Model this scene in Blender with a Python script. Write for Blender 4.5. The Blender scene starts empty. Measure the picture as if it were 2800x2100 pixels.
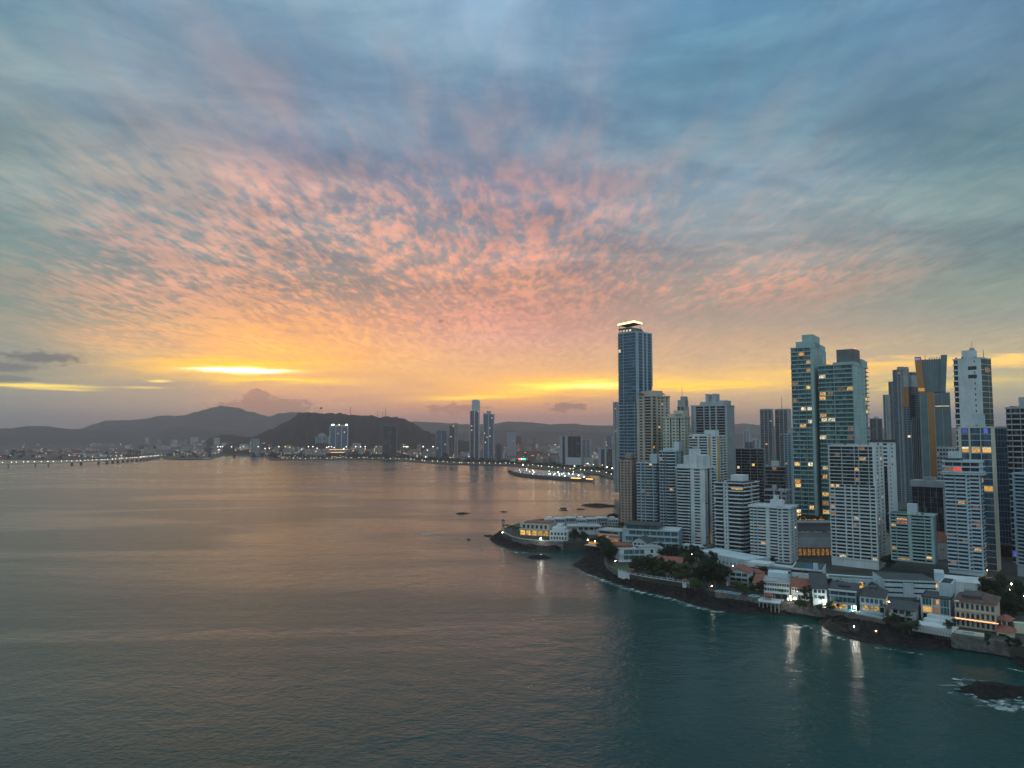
import bpy, bmesh, math, random
from mathutils import Vector, geometry, noise as mnoise

# ------------------------------------------------------------------ camera
SC = bpy.context.scene
COL = SC.collection
F = 1944.0                      # focal length in pixels of the 2800 x 2100 photograph
H = 110.0                       # height of the camera over the sea
TH = math.atan(135.0 / F)       # the camera looks up a little: horizon below the middle
CT, ST = math.cos(TH), math.sin(TH)
cam_d = bpy.data.cameras.new('camera')
cam = bpy.data.objects.new('camera', cam_d)
COL.objects.link(cam)
cam_d.sensor_width = 36.0
cam_d.lens = 36.0 * F / 2800.0
cam_d.clip_start = 1.0
cam_d.clip_end = 40000.0
cam.location = (0, 0, H)
cam.rotation_euler = (math.pi / 2 + TH, 0, 0)
SC.camera = cam
SC.view_settings.view_transform = 'Standard'
SC.view_settings.look = 'None'
SC.view_settings.exposure = 0.0
SC.view_settings.gamma = 1.0
SC.view_settings.use_curve_mapping = False
SC.cycles.use_denoising = True
SC.cycles.max_bounces = 6
SC.cycles.diffuse_bounces = 2
SC.cycles.glossy_bounces = 3
SC.cycles.transparent_max_bounces = 12
SC.cycles.volume_bounces = 0
SC.cycles.sample_clamp_indirect = 4.0
SC.cycles.caustics_reflective = False
SC.cycles.caustics_refractive = False


def el_of(x, y):
    """elevation (radians) of the viewing ray through a photo position"""
    u, v = (x - 1400.0) / F, (1050.0 - y) / F
    d = Vector((u, CT - v * ST, ST + v * CT)).normalized()
    return math.asin(d.z)


def az_of(x, y):
    u, v = (x - 1400.0) / F, (1050.0 - y) / F
    return math.atan2(u, CT - v * ST)


def gp(x, y, z=0.0):
    """where the ray through (x, y) meets the level z"""
    u, v = (x - 1400.0) / F, (1050.0 - y) / F
    dz = ST + v * CT
    t = (z - H) / dz
    return Vector((u * t, (CT - v * ST) * t, z))


def at(x, y, Y):
    """the point on the ray through (x, y) that lies Y metres ahead"""
    u, v = (x - 1400.0) / F, (1050.0 - y) / F
    t = Y / (CT - v * ST)
    return Vector((u * t, Y, H + (ST + v * CT) * t))


def lin(c):
    return tuple(((x / 255.0) / 12.92 if x <= 10 else (((x / 255.0) + 0.055) / 1.055) ** 2.4) for x in c)


# ------------------------------------------------------------------ node helpers
class NT:
    def __init__(s, tree):
        s.t = tree
        s.n = tree.nodes
        s.l = tree.links

    def node(s, typ, **kw):
        nd = s.n.new(typ)
        for k, v in kw.items():
            setattr(nd, k, v)
        return nd

    def put(s, sock, v):
        if hasattr(v, 'links'):
            s.l.new(v, sock)
        else:
            if sock.type == 'RGBA' and not isinstance(v, (int, float)) and len(v) == 3:
                v = (*v, 1.0)
            sock.default_value = v

    def m(s, op, a, b=0.0, c=None, clamp=False):
        nd = s.n.new('ShaderNodeMath')
        nd.operation = op
        nd.use_clamp = clamp
        s.put(nd.inputs[0], a)
        s.put(nd.inputs[1], b)
        if c is not None:
            s.put(nd.inputs[2], c)
        return nd.outputs[0]

    def smooth(s, v, a, b, lo=0.0, hi=1.0):
        nd = s.n.new('ShaderNodeMapRange')
        nd.interpolation_type = 'SMOOTHSTEP'
        s.put(nd.inputs[0], v)
        nd.inputs[1].default_value = a
        nd.inputs[2].default_value = b
        nd.inputs[3].default_value = lo
        nd.inputs[4].default_value = hi
        return nd.outputs[0]

    def linmap(s, v, a, b, lo=0.0, hi=1.0):
        nd = s.n.new('ShaderNodeMapRange')
        s.put(nd.inputs[0], v)
        nd.inputs[1].default_value = a
        nd.inputs[2].default_value = b
        nd.inputs[3].default_value = lo
        nd.inputs[4].default_value = hi
        return nd.outputs[0]

    def mix(s, f, a, b, blend='MIX'):
        nd = s.n.new('ShaderNodeMix')
        nd.data_type = 'RGBA'
        nd.blend_type = blend
        s.put(nd.inputs[0], f)
        s.put(nd.inputs[6], a)
        s.put(nd.inputs[7], b)
        return nd.outputs[2]

    def comb(s, x, y, z):
        nd = s.n.new('ShaderNodeCombineXYZ')
        s.put(nd.inputs[0], x)
        s.put(nd.inputs[1], y)
        s.put(nd.inputs[2], z)
        return nd.outputs[0]

    def sep(s, v):
        nd = s.n.new('ShaderNodeSeparateXYZ')
        s.l.new(v, nd.inputs[0])
        return nd.outputs

    def noise(s, vec, scale, detail=3.0, rough=0.5, dist=0.0):
        nd = s.n.new('ShaderNodeTexNoise')
        if vec is not None:
            s.l.new(vec, nd.inputs['Vector'])
        nd.inputs['Scale'].default_value = scale
        nd.inputs['Detail'].default_value = detail
        nd.inputs['Roughness'].default_value = rough
        nd.inputs['Distortion'].default_value = dist
        return nd.outputs[0]

    def ramp(s, f, stops):
        nd = s.n.new('ShaderNodeValToRGB')
        cr = nd.color_ramp
        while len(cr.elements) > 1:
            cr.elements.remove(cr.elements[-1])
        cr.elements[0].position = stops[0][0]
        cr.elements[0].color = (*stops[0][1], 1)
        for p, c in stops[1:]:
            e = cr.elements.new(p)
            e.color = (*c, 1)
        s.put(nd.inputs[0], f)
        return nd.outputs[0]


# ------------------------------------------------------------------ sky
world = bpy.data.worlds.new('World')
SC.world = world
world.use_nodes = True
W = NT(world.node_tree)
W.n.clear()
SUN_AZ, SUN_EL = -20.5, 2.0
ROWS = [0, 200, 400, 500, 650, 780, 870, 930, 980, 1030, 1080, 1130, 1180]
SHADE = {
    0: [(110, 146, 166), (128, 156, 166), (112, 138, 145), (134, 152, 153), (120, 142, 142), (122, 140, 136), (132, 140, 128), (130, 135, 125), (120, 128, 122), (130, 132, 118), (122, 128, 122), (115, 125, 122), (105, 115, 115)],
    400: [(122, 156, 176), (136, 156, 170), (110, 131, 147), (138, 153, 160), (123, 143, 148), (138, 137, 132), (150, 145, 130), (170, 148, 124), (150, 142, 124), (150, 138, 118), (150, 138, 120), (140, 130, 122), (120, 115, 112)],
    800: [(132, 164, 184), (124, 150, 172), (118, 136, 160), (132, 140, 156), (136, 142, 146), (155, 140, 132), (200, 148, 120), (206, 152, 116), (215, 155, 100), (198, 150, 108), (182, 142, 116), (180, 138, 115), (150, 118, 108)],
    1400: [(136, 170, 196), (108, 142, 168), (122, 142, 164), (132, 138, 156), (144, 146, 154), (182, 145, 134), (202, 146, 130), (204, 152, 134), (212, 158, 120), (215, 160, 108), (205, 150, 105), (188, 134, 114), (165, 125, 116)],
    2000: [(100, 145, 175), (100, 142, 166), (110, 145, 165), (128, 152, 170), (142, 150, 156), (165, 150, 140), (172, 155, 138), (190, 158, 130), (192, 160, 126), (200, 164, 115), (185, 155, 120), (180, 145, 115), (145, 125, 118)],
    2800: [(95, 132, 162), (98, 130, 150), (108, 140, 148), (118, 146, 150), (118, 140, 142), (130, 145, 136), (145, 148, 135), (165, 155, 130), (165, 155, 128), (158, 154, 124), (160, 152, 125), (140, 140, 135), (125, 130, 130)]}
LIT = {
    0: [(127, 154, 166), (147, 160, 163), (129, 144, 145), (149, 162, 158), (140, 148, 142), (152, 146, 134), (148, 146, 131), (140, 138, 125), (130, 133, 121), (149, 145, 114), (128, 130, 121), (118, 126, 122), (106, 115, 115)],
    400: [(149, 162, 177), (158, 162, 169), (158, 152, 152), (184, 170, 161), (196, 160, 150), (220, 166, 142), (218, 167, 128), (218, 169, 123), (186, 160, 123), (164, 148, 118), (154, 140, 120), (141, 130, 121), (120, 115, 112)],
    800: [(153, 168, 183), (164, 158, 167), (169, 153, 160), (223, 171, 156), (228, 171, 149), (239, 171, 134), (246, 174, 116), (247, 183, 105), (236, 179, 105), (218, 166, 108), (201, 151, 112), (187, 141, 115), (148, 119, 109)],
    1400: [(150, 172, 198), (141, 154, 174), (171, 156, 162), (211, 159, 152), (224, 161, 145), (245, 169, 135), (234, 162, 138), (226, 164, 136), (222, 171, 125), (228, 173, 111), (221, 161, 106), (196, 141, 115), (166, 127, 118)],
    2000: [(113, 151, 179), (107, 139, 162), (139, 150, 159), (149, 158, 167), (160, 155, 154), (221, 161, 138), (183, 155, 137), (197, 163, 131), (203, 168, 124), (223, 180, 114), (202, 168, 119), (187, 149, 115), (144, 125, 119)],
    2800: [(97, 130, 159), (110, 137, 153), (120, 147, 153), (127, 149, 153), (131, 148, 146), (137, 148, 138), (155, 152, 136), (179, 162, 128), (188, 168, 124), (179, 166, 122), (174, 160, 123), (145, 142, 133), (125, 130, 130)]}
EMIN, EMAX = -2.0, 38.0


def build_sky():
    tc = W.node('ShaderNodeTexCoord')
    D = W.node('ShaderNodeVectorMath', operation='NORMALIZE')
    W.l.new(tc.outputs['Generated'], D.inputs[0])
    Dv = D.outputs[0]
    dx, dy, dz = W.sep(Dv)
    az = W.m('MULTIPLY', W.m('ARCTAN2', dx, dy), 180 / math.pi)
    el = W.m('MULTIPLY', W.m('ARCSINE', dz), 180 / math.pi)
    # altocumulus sheet: the direction projected on a level layer
    k = W.m('ADD', W.m('MAXIMUM', dz, 0.0), 0.045)
    px = W.m('DIVIDE', dx, k)
    py = W.m('DIVIDE', dy, k)
    P = W.comb(px, W.m("MULTIPLY", py, 0.30), 0.0)
    wv = W.node('ShaderNodeTexNoise', noise_dimensions='2D')
    W.l.new(P, wv.inputs['Vector'])
    wv.inputs['Scale'].default_value = 1.6
    wv.inputs['Detail'].default_value = 2.0
    wadd = W.node('ShaderNodeVectorMath', operation='MULTIPLY_ADD')
    W.l.new(wv.outputs[1], wadd.inputs[0])
    wadd.inputs[1].default_value = (0.16, 0.16, 0)
    W.l.new(P, wadd.inputs[2])
    Pw = wadd.outputs[0]
    n1 = W.noise(Pw, 15.0, 4.0, 0.55, 0.15)
    n2 = W.noise(Pw, 34.0, 2.0, 0.5, 0.1)
    big = W.noise(P, 1.25, 4.0, 0.55, 0.4)
    # long streaks low in the sky and broad dark bands high up
    A = W.comb(az, el, 0.0)
    st = W.node('ShaderNodeMapping')
    W.l.new(A, st.inputs[0])
    st.inputs['Rotation'].default_value = (0, 0, math.radians(-4))
    st.inputs['Scale'].default_value = (0.075, 0.75, 1)
    streak = W.noise(st.outputs[0], 1.0, 5.0, 0.58, 0.5)
    b2 = W.node('ShaderNodeMapping')
    W.l.new(A, b2.inputs[0])
    b2.inputs['Rotation'].default_value = (0, 0, math.radians(-9))
    b2.inputs['Scale'].default_value = (0.045, 0.20, 1)
    band = W.noise(b2.outputs[0], 1.0, 4.0, 0.55, 0.4)
    mott = W.m('ADD', W.m('MULTIPLY', n1, 0.68), W.m('MULTIPLY', n2, 0.32))
    mott = W.m('ADD', mott, W.m('MULTIPLY', W.m('SUBTRACT', big, 0.5), 0.55))
    M = W.smooth(mott, 0.38, 0.64)
    # higher up the patches are larger and softer
    soft = W.smooth(W.m('ADD', W.m('MULTIPLY', W.noise(P, 6.5, 4.0, 0.5, 0.3), 0.55), W.m('MULTIPLY', big, 0.45)), 0.42, 0.66)
    M = W.mix(W.smooth(el, 16.0, 24.0), M, soft)
    # towards the horizon the sheet becomes streaks
    M = W.mix(W.smooth(el, 6.5, 3.0), M, W.smooth(streak, 0.38, 0.62))

    def table(T):
        fac = W.linmap(el, EMIN, EMAX)
        cols = []
        for x, cs in T.items():
            stops = []
            for y, c in zip(ROWS, cs):
                e = math.degrees(el_of(x, y))
                stops.append(((e - EMIN) / (EMAX - EMIN), lin(c)))
            stops.sort()
            cols.append((math.degrees(az_of(x, 700)), W.ramp(fac, stops)))
        out = cols[0][1]
        for (a0, _), (a1, c1) in zip(cols, cols[1:]):
            out = W.mix(W.smooth(az, a0, a1), out, c1)
        return out
    sh, li = table(SHADE), table(LIT)
    col = W.mix(M, sh, li)
    # broad light and dark bands of the veil above the sheet
    bandf = W.mix(W.smooth(el, 4.0, 14.0), (1, 1, 1), W.mix(W.smooth(band, 0.36, 0.64), (0.80, 0.85, 0.90), (1.13, 1.11, 1.07)))
    col = W.mix(1.0, col, bandf, 'MULTIPLY')
    # thin wind-drawn wisps across the blue part of the sheet
    wm = W.node('ShaderNodeMapping')
    W.l.new(P, wm.inputs[0])
    wm.inputs['Rotation'].default_value = (0, 0, math.radians(24))
    wm.inputs['Scale'].default_value = (2.2, 9.0, 1)
    wisp = W.noise(wm.outputs[0], 1.0, 6.0, 0.62, 0.9)
    wf = W.mix(W.smooth(el, 6.0, 14.0), (1, 1, 1), W.mix(W.smooth(wisp, 0.32, 0.68), (0.88, 0.91, 0.93), (1.12, 1.10, 1.08)))
    col = W.mix(1.0, col, wf, 'MULTIPLY')
    fine = W.noise(P, 9.0, 5.0, 0.62, 0.6)
    col = W.mix(1.0, col, W.mix(W.smooth(fine, 0.3, 0.7), (0.95, 0.955, 0.96), (1.05, 1.05, 1.045)), 'MULTIPLY')

    # the low sky is seen through kilometres of haze
    boost = W.smooth(el, 0.8, 12.0, 1.70, 1.04)
    col = W.mix(1.0, col, W.comb(boost, boost, boost), 'MULTIPLY')

    # breaks in the cloud where the evening light comes through
    wob = W.m('MULTIPLY', W.m('SUBTRACT', W.noise(st.outputs[0], 3.0, 4.0, 0.6, 0.3), 0.5), 1.0)

    tm = W.node('ShaderNodeMapping')
    W.l.new(A, tm.inputs[0])
    tm.inputs['Rotation'].default_value = (0, 0, math.radians(-3))
    tm.inputs['Scale'].default_value = (0.10, 1.5, 1)
    torn = W.noise(tm.outputs[0], 1.0, 5.0, 0.6, 0.6)

    def gap(x, y, w, h, tilt, c, strength, sharp=1.0, wobble=1.0, tear=0.0):
        """a soft slit centred on a photo position, w and h half sizes in degrees"""
        nonlocal col
        a0, e0 = math.degrees(az_of(x, y)), math.degrees(el_of(x, y))
        da = W.m('SUBTRACT', az, a0)
        de = W.m('SUBTRACT', W.m('SUBTRACT', el, e0), W.m('MULTIPLY', da, tilt))
        de = W.m('ADD', de, W.m('MULTIPLY', wob, wobble))
        r = W.m('ADD', W.m('POWER', W.m('ABSOLUTE', W.m('DIVIDE', da, w)), 2.0),
                W.m('POWER', W.m('ABSOLUTE', W.m('DIVIDE', de, h)), 2.0))
        g = W.m('EXPONENT', W.m('MULTIPLY', W.m('POWER', r, sharp), -1.0))
        if tear:
            g = W.m('MULTIPLY', g, W.smooth(torn, 0.40, 0.56, 1.0 - tear, 1.0))
        c = tuple(1.80 * x for x in c)
        col = W.mix(W.m('MULTIPLY', g, strength, clamp=True), col, c)
    # a broad orange glow, then yellow, then the white slit
    gap(720, 945, 9.5, 1.5, 0.0, lin((255, 172, 70)), 0.46, 1.0, 1.2, 0.5)
    gap(650, 1003, 7.0, 0.75, 0.0, lin((255, 188, 36)), 0.95, 1.0, 1.2, 0.5)
    gap(760, 1040, 4.6, 0.22, 0.005, lin((255, 205, 40)), 0.85, 1.0, 0.9)
    gap(660, 1013, 3.7, 0.26, 0.012, (1.25, 1.02, 0.42), 1.0, 1.6, 0.7)
    gap(655, 1013, 2.9, 0.17, 0.010, (1.6, 1.5, 1.2), 1.0, 2.0, 0.8)
    gap(1480, 1064, 8.5, 0.95, 0.045, lin((255, 184, 56)), 0.98, 1.0, 1.2, 0.35)
    gap(1590, 1056, 5.6, 0.46, 0.030, (1.15, 0.84, 0.10), 1.0, 1.3, 1.1, 0.5)
    gap(1640, 1054, 2.8, 0.20, 0.020, (1.25, 1.06, 0.36), 0.9, 1.4, 0.5)
    gap(1290, 1086, 3.4, 0.20, 0.030, (1.05, 0.66, 0.06), 0.85, 1.3, 0.6)
    gap(1900, 1052, 7.0, 0.42, -0.010, lin((255, 200, 60)), 1.0, 1.2, 1.4, 0.4)
    gap(2300, 1010, 6.0, 0.40, 0.02, lin((240, 186, 80)), 0.95, 1.0, 1.6, 0.5)
    gap(2740, 985, 5.0, 0.36, -0.02, lin((236, 188, 96)), 0.95, 1.2, 1.6, 0.5)
    gap(2480, 1050, 6.0, 0.35, 0.0, lin((224, 190, 86)), 0.85, 1.2, 1.8, 0.6)
    gap(90, 1054, 3.6, 0.13, 0.014, lin((246, 214, 92)), 0.95, 1.4, 0.35)
    gap(160, 1064, 2.2, 0.09, 0.005, lin((236, 204, 96)), 0.85, 1.4, 0.3)
    gap(435, 1042, 0.7, 0.10, 0.02, lin((250, 215, 105)), 0.9, 1.4, 0.2)
    gap(390, 1060, 1.3, 0.08, 0.0, lin((228, 190, 100)), 0.7, 1.4, 0.2)

    # low dark clouds in front of the glow
    cl = W.node('ShaderNodeMapping')
    W.l.new(A, cl.inputs[0])
    cl.inputs['Scale'].default_value = (0.9, 2.0, 1)
    puff = W.m('SUBTRACT', W.noise(cl.outputs[0], 1.5, 5.0, 0.55, 0.2), 0.5)

    def cloud(x, y, w, h, c, strength, soft_=0.35, amp=1.6):
        nonlocal col
        a0, e0 = math.degrees(az_of(x, y)), math.degrees(el_of(x, y))
        da = W.m('DIVIDE', W.m('SUBTRACT', az, a0), w)
        de = W.m('DIVIDE', W.m('SUBTRACT', el, e0), h)
        r = W.m('SQRT', W.m('ADD', W.m('MULTIPLY', da, da), W.m('MULTIPLY', de, de)))
        r = W.m('ADD', r, W.m('MULTIPLY', puff, -amp))
        g = W.smooth(r, 1.0, 1.0 - soft_)
        col = W.mix(W.m('MULTIPLY', g, strength), col, c)
    cloud(120, 978, 3.2, 0.55, lin((104, 112, 116)), 0.85, 0.7, 1.8)
    cloud(20, 1004, 2.4, 0.45, lin((106, 116, 118)), 0.8, 0.6, 0.8)
    cloud(20, 1035, 2.0, 0.3, lin((112, 122, 120)), 0.7, 0.6, 0.8)
    cloud(700, 1092, 1.1, 0.9, lin((190, 146, 126)), 0.95, 0.2, 1.6)
    cloud(730, 1118, 3.9, 1.0, lin((186, 142, 124)), 0.95, 0.25, 2.0)
    cloud(1555, 1112, 2.0, 0.42, lin((190, 138, 112)), 0.85, 0.4, 3.0)
    cloud(1250, 1118, 3.0, 0.5, lin((196, 136, 112)), 0.7, 0.6, 3.0)
    cloud(1205, 878, 0.26, 0.16, lin((178, 118, 108)), 0.8, 0.5, 0.8)

    # overhead and behind the camera the sky is brightened as fill for the facades
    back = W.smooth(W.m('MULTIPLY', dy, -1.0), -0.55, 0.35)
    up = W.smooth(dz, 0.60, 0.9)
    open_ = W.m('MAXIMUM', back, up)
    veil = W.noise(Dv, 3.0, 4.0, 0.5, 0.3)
    fill_sky = W.mix(veil, (0.40, 0.66, 0.78), (0.72, 0.90, 0.98))
    col = W.mix(W.m('MULTIPLY', open_, W.smooth(dz, -0.05, 0.12)), col, fill_sky)
    # under the horizon (never seen: the sea covers it)
    col = W.mix(W.smooth(dz, -0.01, -0.08), col, (0.05, 0.07, 0.08))
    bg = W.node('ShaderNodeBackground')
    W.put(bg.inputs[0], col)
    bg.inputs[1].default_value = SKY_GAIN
    sky = W.node('ShaderNodeTexSky', sky_type='NISHITA')
    sky.sun_disc = False
    sky.sun_elevation = math.radians(SUN_EL)
    sky.sun_rotation = math.radians(SUN_AZ)
    bg2 = W.node('ShaderNodeBackground')
    W.l.new(sky.outputs[0], bg2.inputs[0])
    bg2.inputs[1].default_value = 0.004
    add = W.node('ShaderNodeAddShader')
    W.l.new(bg.outputs[0], add.inputs[0])
    W.l.new(bg2.outputs[0], add.inputs[1])
    out = W.node('ShaderNodeOutputWorld')
    W.l.new(add.outputs[0], out.inputs[0])


SKY_GAIN = 1.04
build_sky()
sun_d = bpy.data.lights.new('sun', 'SUN')
sun_d.energy = 0.10
sun_d.angle = math.radians(50)
sun_d.color = (1.0, 0.72, 0.48)
sun = bpy.data.objects.new('sun', sun_d)
COL.objects.link(sun)
_s = Vector((math.sin(math.radians(SUN_AZ)), math.cos(math.radians(SUN_AZ)), math.tan(math.radians(8))))
sun.rotation_euler = _s.to_track_quat('Z', 'Y').to_euler()

# ------------------------------------------------------------------ materials
MATS = {}
OBJC = {}


def mat(name, color, rough=0.7, metal=0.0, emit=None, estr=0.0, var=0.0, vscale=0.3, spec=0.5, sample=True, streaks=0.0):
    if name in MATS:
        return MATS[name]
    m = bpy.data.materials.new(name)
    m.use_nodes = True
    t = NT(m.node_tree)
    b = t.n['Principled BSDF']
    c = (*color, 1.0)
    b.inputs['Base Color'].default_value = c
    b.inputs['Roughness'].default_value = rough
    b.inputs['Metallic'].default_value = metal
    b.inputs['Specular IOR Level'].default_value = spec
    if var or streaks:
        tc = t.node('ShaderNodeTexCoord')
        f = t.smooth(t.noise(tc.outputs['Object'], vscale, 4.0, 0.6), 0.3, 0.7, 1.0 - var, 1.0 + var * 0.5)
        if streaks:                                  # rain stains that run down a wall
            mp = t.node('ShaderNodeMapping')
            t.l.new(tc.outputs['Object'], mp.inputs[0])
            mp.inputs['Scale'].default_value = (0.9, 0.9, 0.06)
            f = t.m('MULTIPLY', f, t.smooth(t.noise(mp.outputs[0], 1.0, 3.0, 0.6), 0.35, 0.65, 1.0 - streaks, 1.0))
        oi = t.node('ShaderNodeObjectInfo')
        f = t.m('MULTIPLY', f, t.linmap(oi.outputs['Random'], 0, 1, 1 - var * 0.4, 1 + var * 0.4))
        col = t.mix(1.0, c, t.comb(f, f, f), 'MULTIPLY')
        t.l.new(col, b.inputs['Base Color'])
    if emit is not None:
        b.inputs['Emission Color'].default_value = (*emit, 1.0)
        b.inputs['Emission Strength'].default_value = estr
        if not sample:
            m.cycles.emission_sampling = 'NONE'
    MATS[name] = m
    return m


def glass_mat(name, dark, pale, share, rough=0.12, panes=3.0, spec=0.28):
    """window panes: dark glass, some panes with a curtain or blind behind them"""
    if name in MATS:
        return MATS[name]
    m = bpy.data.materials.new(name)
    m.use_nodes = True
    t = NT(m.node_tree)
    b = t.n['Principled BSDF']
    tc = t.node('ShaderNodeTexCoord')
    oi = t.node('ShaderNodeObjectInfo')
    g = t.sep(tc.outputs['Object'])
    pos = t.sep(oi.outputs['Location'])
    xs = t.m('MULTIPLY', g[0], panes)
    cell = t.m('FLOOR', xs)
    wn = t.node('ShaderNodeTexWhiteNoise', noise_dimensions='2D')
    t.l.new(t.comb(cell, t.m('MULTIPLY', oi.outputs['Random'], 97.0), 0.0), wn.inputs[0])
    cur = t.m('LESS_THAN', wn.outputs[0], share)
    c1 = t.mix(t.m('MULTIPLY', wn.outputs[0], 1.0 / max(share, .01), clamp=True), pale, tuple(0.45 * x + 0.55 * y for x, y in zip(pale, dark)))
    col = t.mix(cur, t.mix(t.m('FRACT', t.m('MULTIPLY', wn.outputs[0], 7.3)), dark, tuple(x * 1.9 for x in dark)), c1)
    fr = t.m('FRACT', xs)
    bar = t.m('GREATER_THAN', t.m('ABSOLUTE', t.m('SUBTRACT', fr, 0.5)), 0.455)
    col = t.mix(t.m('MULTIPLY', bar, 0.7), col, pale)
    t.l.new(col, b.inputs['Base Color'])
    b.inputs['Roughness'].default_value = rough
    b.inputs['Specular IOR Level'].default_value = spec
    MATS[name] = m
    return m


def lit_mat(name, color, strength, sc=1.0):
    """a room with its lights on seen through the window: brighter and darker patches"""
    m = bpy.data.materials.new(name)
    m.use_nodes = True
    m.cycles.emission_sampling = 'NONE'
    t = NT(m.node_tree)
    b = t.n['Principled BSDF']
    b.inputs['Base Color'].default_value = (0.1, 0.07, 0.04, 1)
    b.inputs['Roughness'].default_value = 0.25
    tc = t.node('ShaderNodeTexCoord')
    oi = t.node('ShaderNodeObjectInfo')
    r = t.m('MULTIPLY', oi.outputs['Random'], 50.0)
    g = t.sep(tc.outputs['Object'])
    v = t.comb(t.m('ADD', t.m('MULTIPLY', g[0], 5.0 * sc), r), t.m('ADD', r, t.m('MULTIPLY', g[1], sc)), t.m('MULTIPLY', g[2], 2.2 * max(sc, .4)))
    n = t.smooth(t.noise(v, 1.0, 3.0, 0.6), 0.36, 0.66, 0.18, 1.25)
    t.put(b.inputs['Emission Color'], color)
    n = t.m('MULTIPLY', n, t.linmap(oi.outputs['Random'], 0, 1, 0.35, 1.15))
    t.l.new(t.m('MULTIPLY', n, strength), b.inputs['Emission Strength'])
    MATS[name] = m
    return m


# ------------------------------------------------------------------ mesh helpers
class MB:
    def __init__(s):
        s.v, s.f, s.mi, s.cur = [], [], [], 0

    def quad(s, a, b, c, d):
        i = len(s.v)
        s.v += [tuple(a), tuple(b), tuple(c), tuple(d)]
        s.f.append((i, i + 1, i + 2, i + 3))
        s.mi.append(s.cur)

    def tri(s, a, b, c):
        i = len(s.v)
        s.v += [tuple(a), tuple(b), tuple(c)]
        s.f.append((i, i + 1, i + 2))
        s.mi.append(s.cur)

    def hexa(s, p):
        i = len(s.v)
        s.v += [tuple(q) for q in p]
        for f in ((3, 2, 1, 0), (4, 5, 6, 7), (0, 1, 5, 4), (1, 2, 6, 5), (2, 3, 7, 6), (3, 0, 4, 7)):
            s.f.append(tuple(i + k for k in f))
            s.mi.append(s.cur)

    def box(s, x0, x1, y0, y1, z0, z1):
        s.hexa([(x0, y0, z0), (x1, y0, z0), (x1, y1, z0), (x0, y1, z0), (x0, y0, z1), (x1, y0, z1), (x1, y1, z1), (x0, y1, z1)])

    def prism(s, poly, z0, z1, top=True, bottom=True):
        n, i = len(poly), len(s.v)
        s.v += [(p[0], p[1], z0) for p in poly] + [(p[0], p[1], z1) for p in poly]
        for k in range(n):
            j = (k + 1) % n
            s.f.append((i + k, i + j, i + n + j, i + n + k))
            s.mi.append(s.cur)
        if top:
            s.f.append(tuple(i + n + k for k in range(n)))
            s.mi.append(s.cur)
        if bottom:
            s.f.append(tuple(i + k for k in reversed(range(n))))
            s.mi.append(s.cur)

    def tube(s, a, b, r0, r1=None, n=6):
        r1 = r0 if r1 is None else r1
        a, b = Vector(a), Vector(b)
        d = (b - a).normalized()
        u = d.orthogonal().normalized()
        w = d.cross(u)
        i = len(s.v)
        for p, r in ((a, r0), (b, r1)):
            for k in range(n):
                t = 2 * math.pi * k / n
                s.v.append(tuple(p + (u * math.cos(t) + w * math.sin(t)) * r))
        for k in range(n):
            j = (k + 1) % n
            s.f.append((i + k, i + j, i + n + j, i + n + k))
            s.mi.append(s.cur)
        s.f.append(tuple(i + k for k in reversed(range(n))))
        s.f.append(tuple(i + n + k for k in range(n)))
        s.mi += [s.cur, s.cur]

    def ball(s, c, r, n=6, m=4, sz=1.0):
        c = Vector(c)
        rings = []
        i = len(s.v)
        s.v.append((c.x, c.y, c.z - r * sz))
        for a in range(1, m):
            t = -math.pi / 2 + math.pi * a / m
            for k in range(n):
                p = 2 * math.pi * k / n
                s.v.append((c.x + r * math.cos(t) * math.cos(p), c.y + r * math.cos(t) * math.sin(p), c.z + r * sz * math.sin(t)))
        s.v.append((c.x, c.y, c.z + r * sz))
        top = len(s.v) - 1
        for k in range(n):
            j = (k + 1) % n
            s.f.append((i, i + 1 + j, i + 1 + k))
            s.mi.append(s.cur)
            for a in range(m - 2):
                b0 = i + 1 + a * n
                s.f.append((b0 + k, b0 + j, b0 + n + j, b0 + n + k))
                s.mi.append(s.cur)
            b0 = i + 1 + (m - 2) * n
            s.f.append((b0 + k, b0 + j, top))
            s.mi.append(s.cur)

    def mesh(s, name, mats, smooth=False):
        me = bpy.data.meshes.new(name)
        me.from_pydata(s.v, [], s.f)
        for m_ in (mats if isinstance(mats, (list, tuple)) else [mats]):
            me.materials.append(m_)
        if any(s.mi):
            me.polygons.foreach_set('material_index', s.mi)
        if smooth:
            me.polygons.foreach_set('use_smooth', [True] * len(s.f))
        me.update()
        return me

    def build(s, name, mats, parent=None, smooth=False, loc=None):
        o = bpy.data.objects.new(name, s.mesh(name, mats, smooth))
        COL.objects.link(o)
        if parent is not None:
            o.parent = parent
        if loc is not None:
            o.location = loc
        return o


def link(name, me, parent=None, loc=(0, 0, 0), rz=0.0, scale=None):
    o = bpy.data.objects.new(name, me)
    COL.objects.link(o)
    if parent is not None:
        o.parent = parent
    o.location = loc
    if rz:
        o.rotation_euler = (0, 0, rz)
    if scale is not None:
        o.scale = scale
    return o


def tag(o, label=None, cat=None, group=None, kind=None):
    if label:
        o['label'] = label
    if cat:
        o['category'] = cat
    if group:
        o['group'] = group
    if kind:
        o['kind'] = kind
    return o


def empty(name, loc, rz=0.0, label=None, cat=None, group=None):
    o = bpy.data.objects.new(name, None)
    COL.objects.link(o)
    o.location = loc
    o.rotation_euler = (0, 0, rz)
    o.empty_display_size = 0.5
    return tag(o, label, cat, group)


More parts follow.
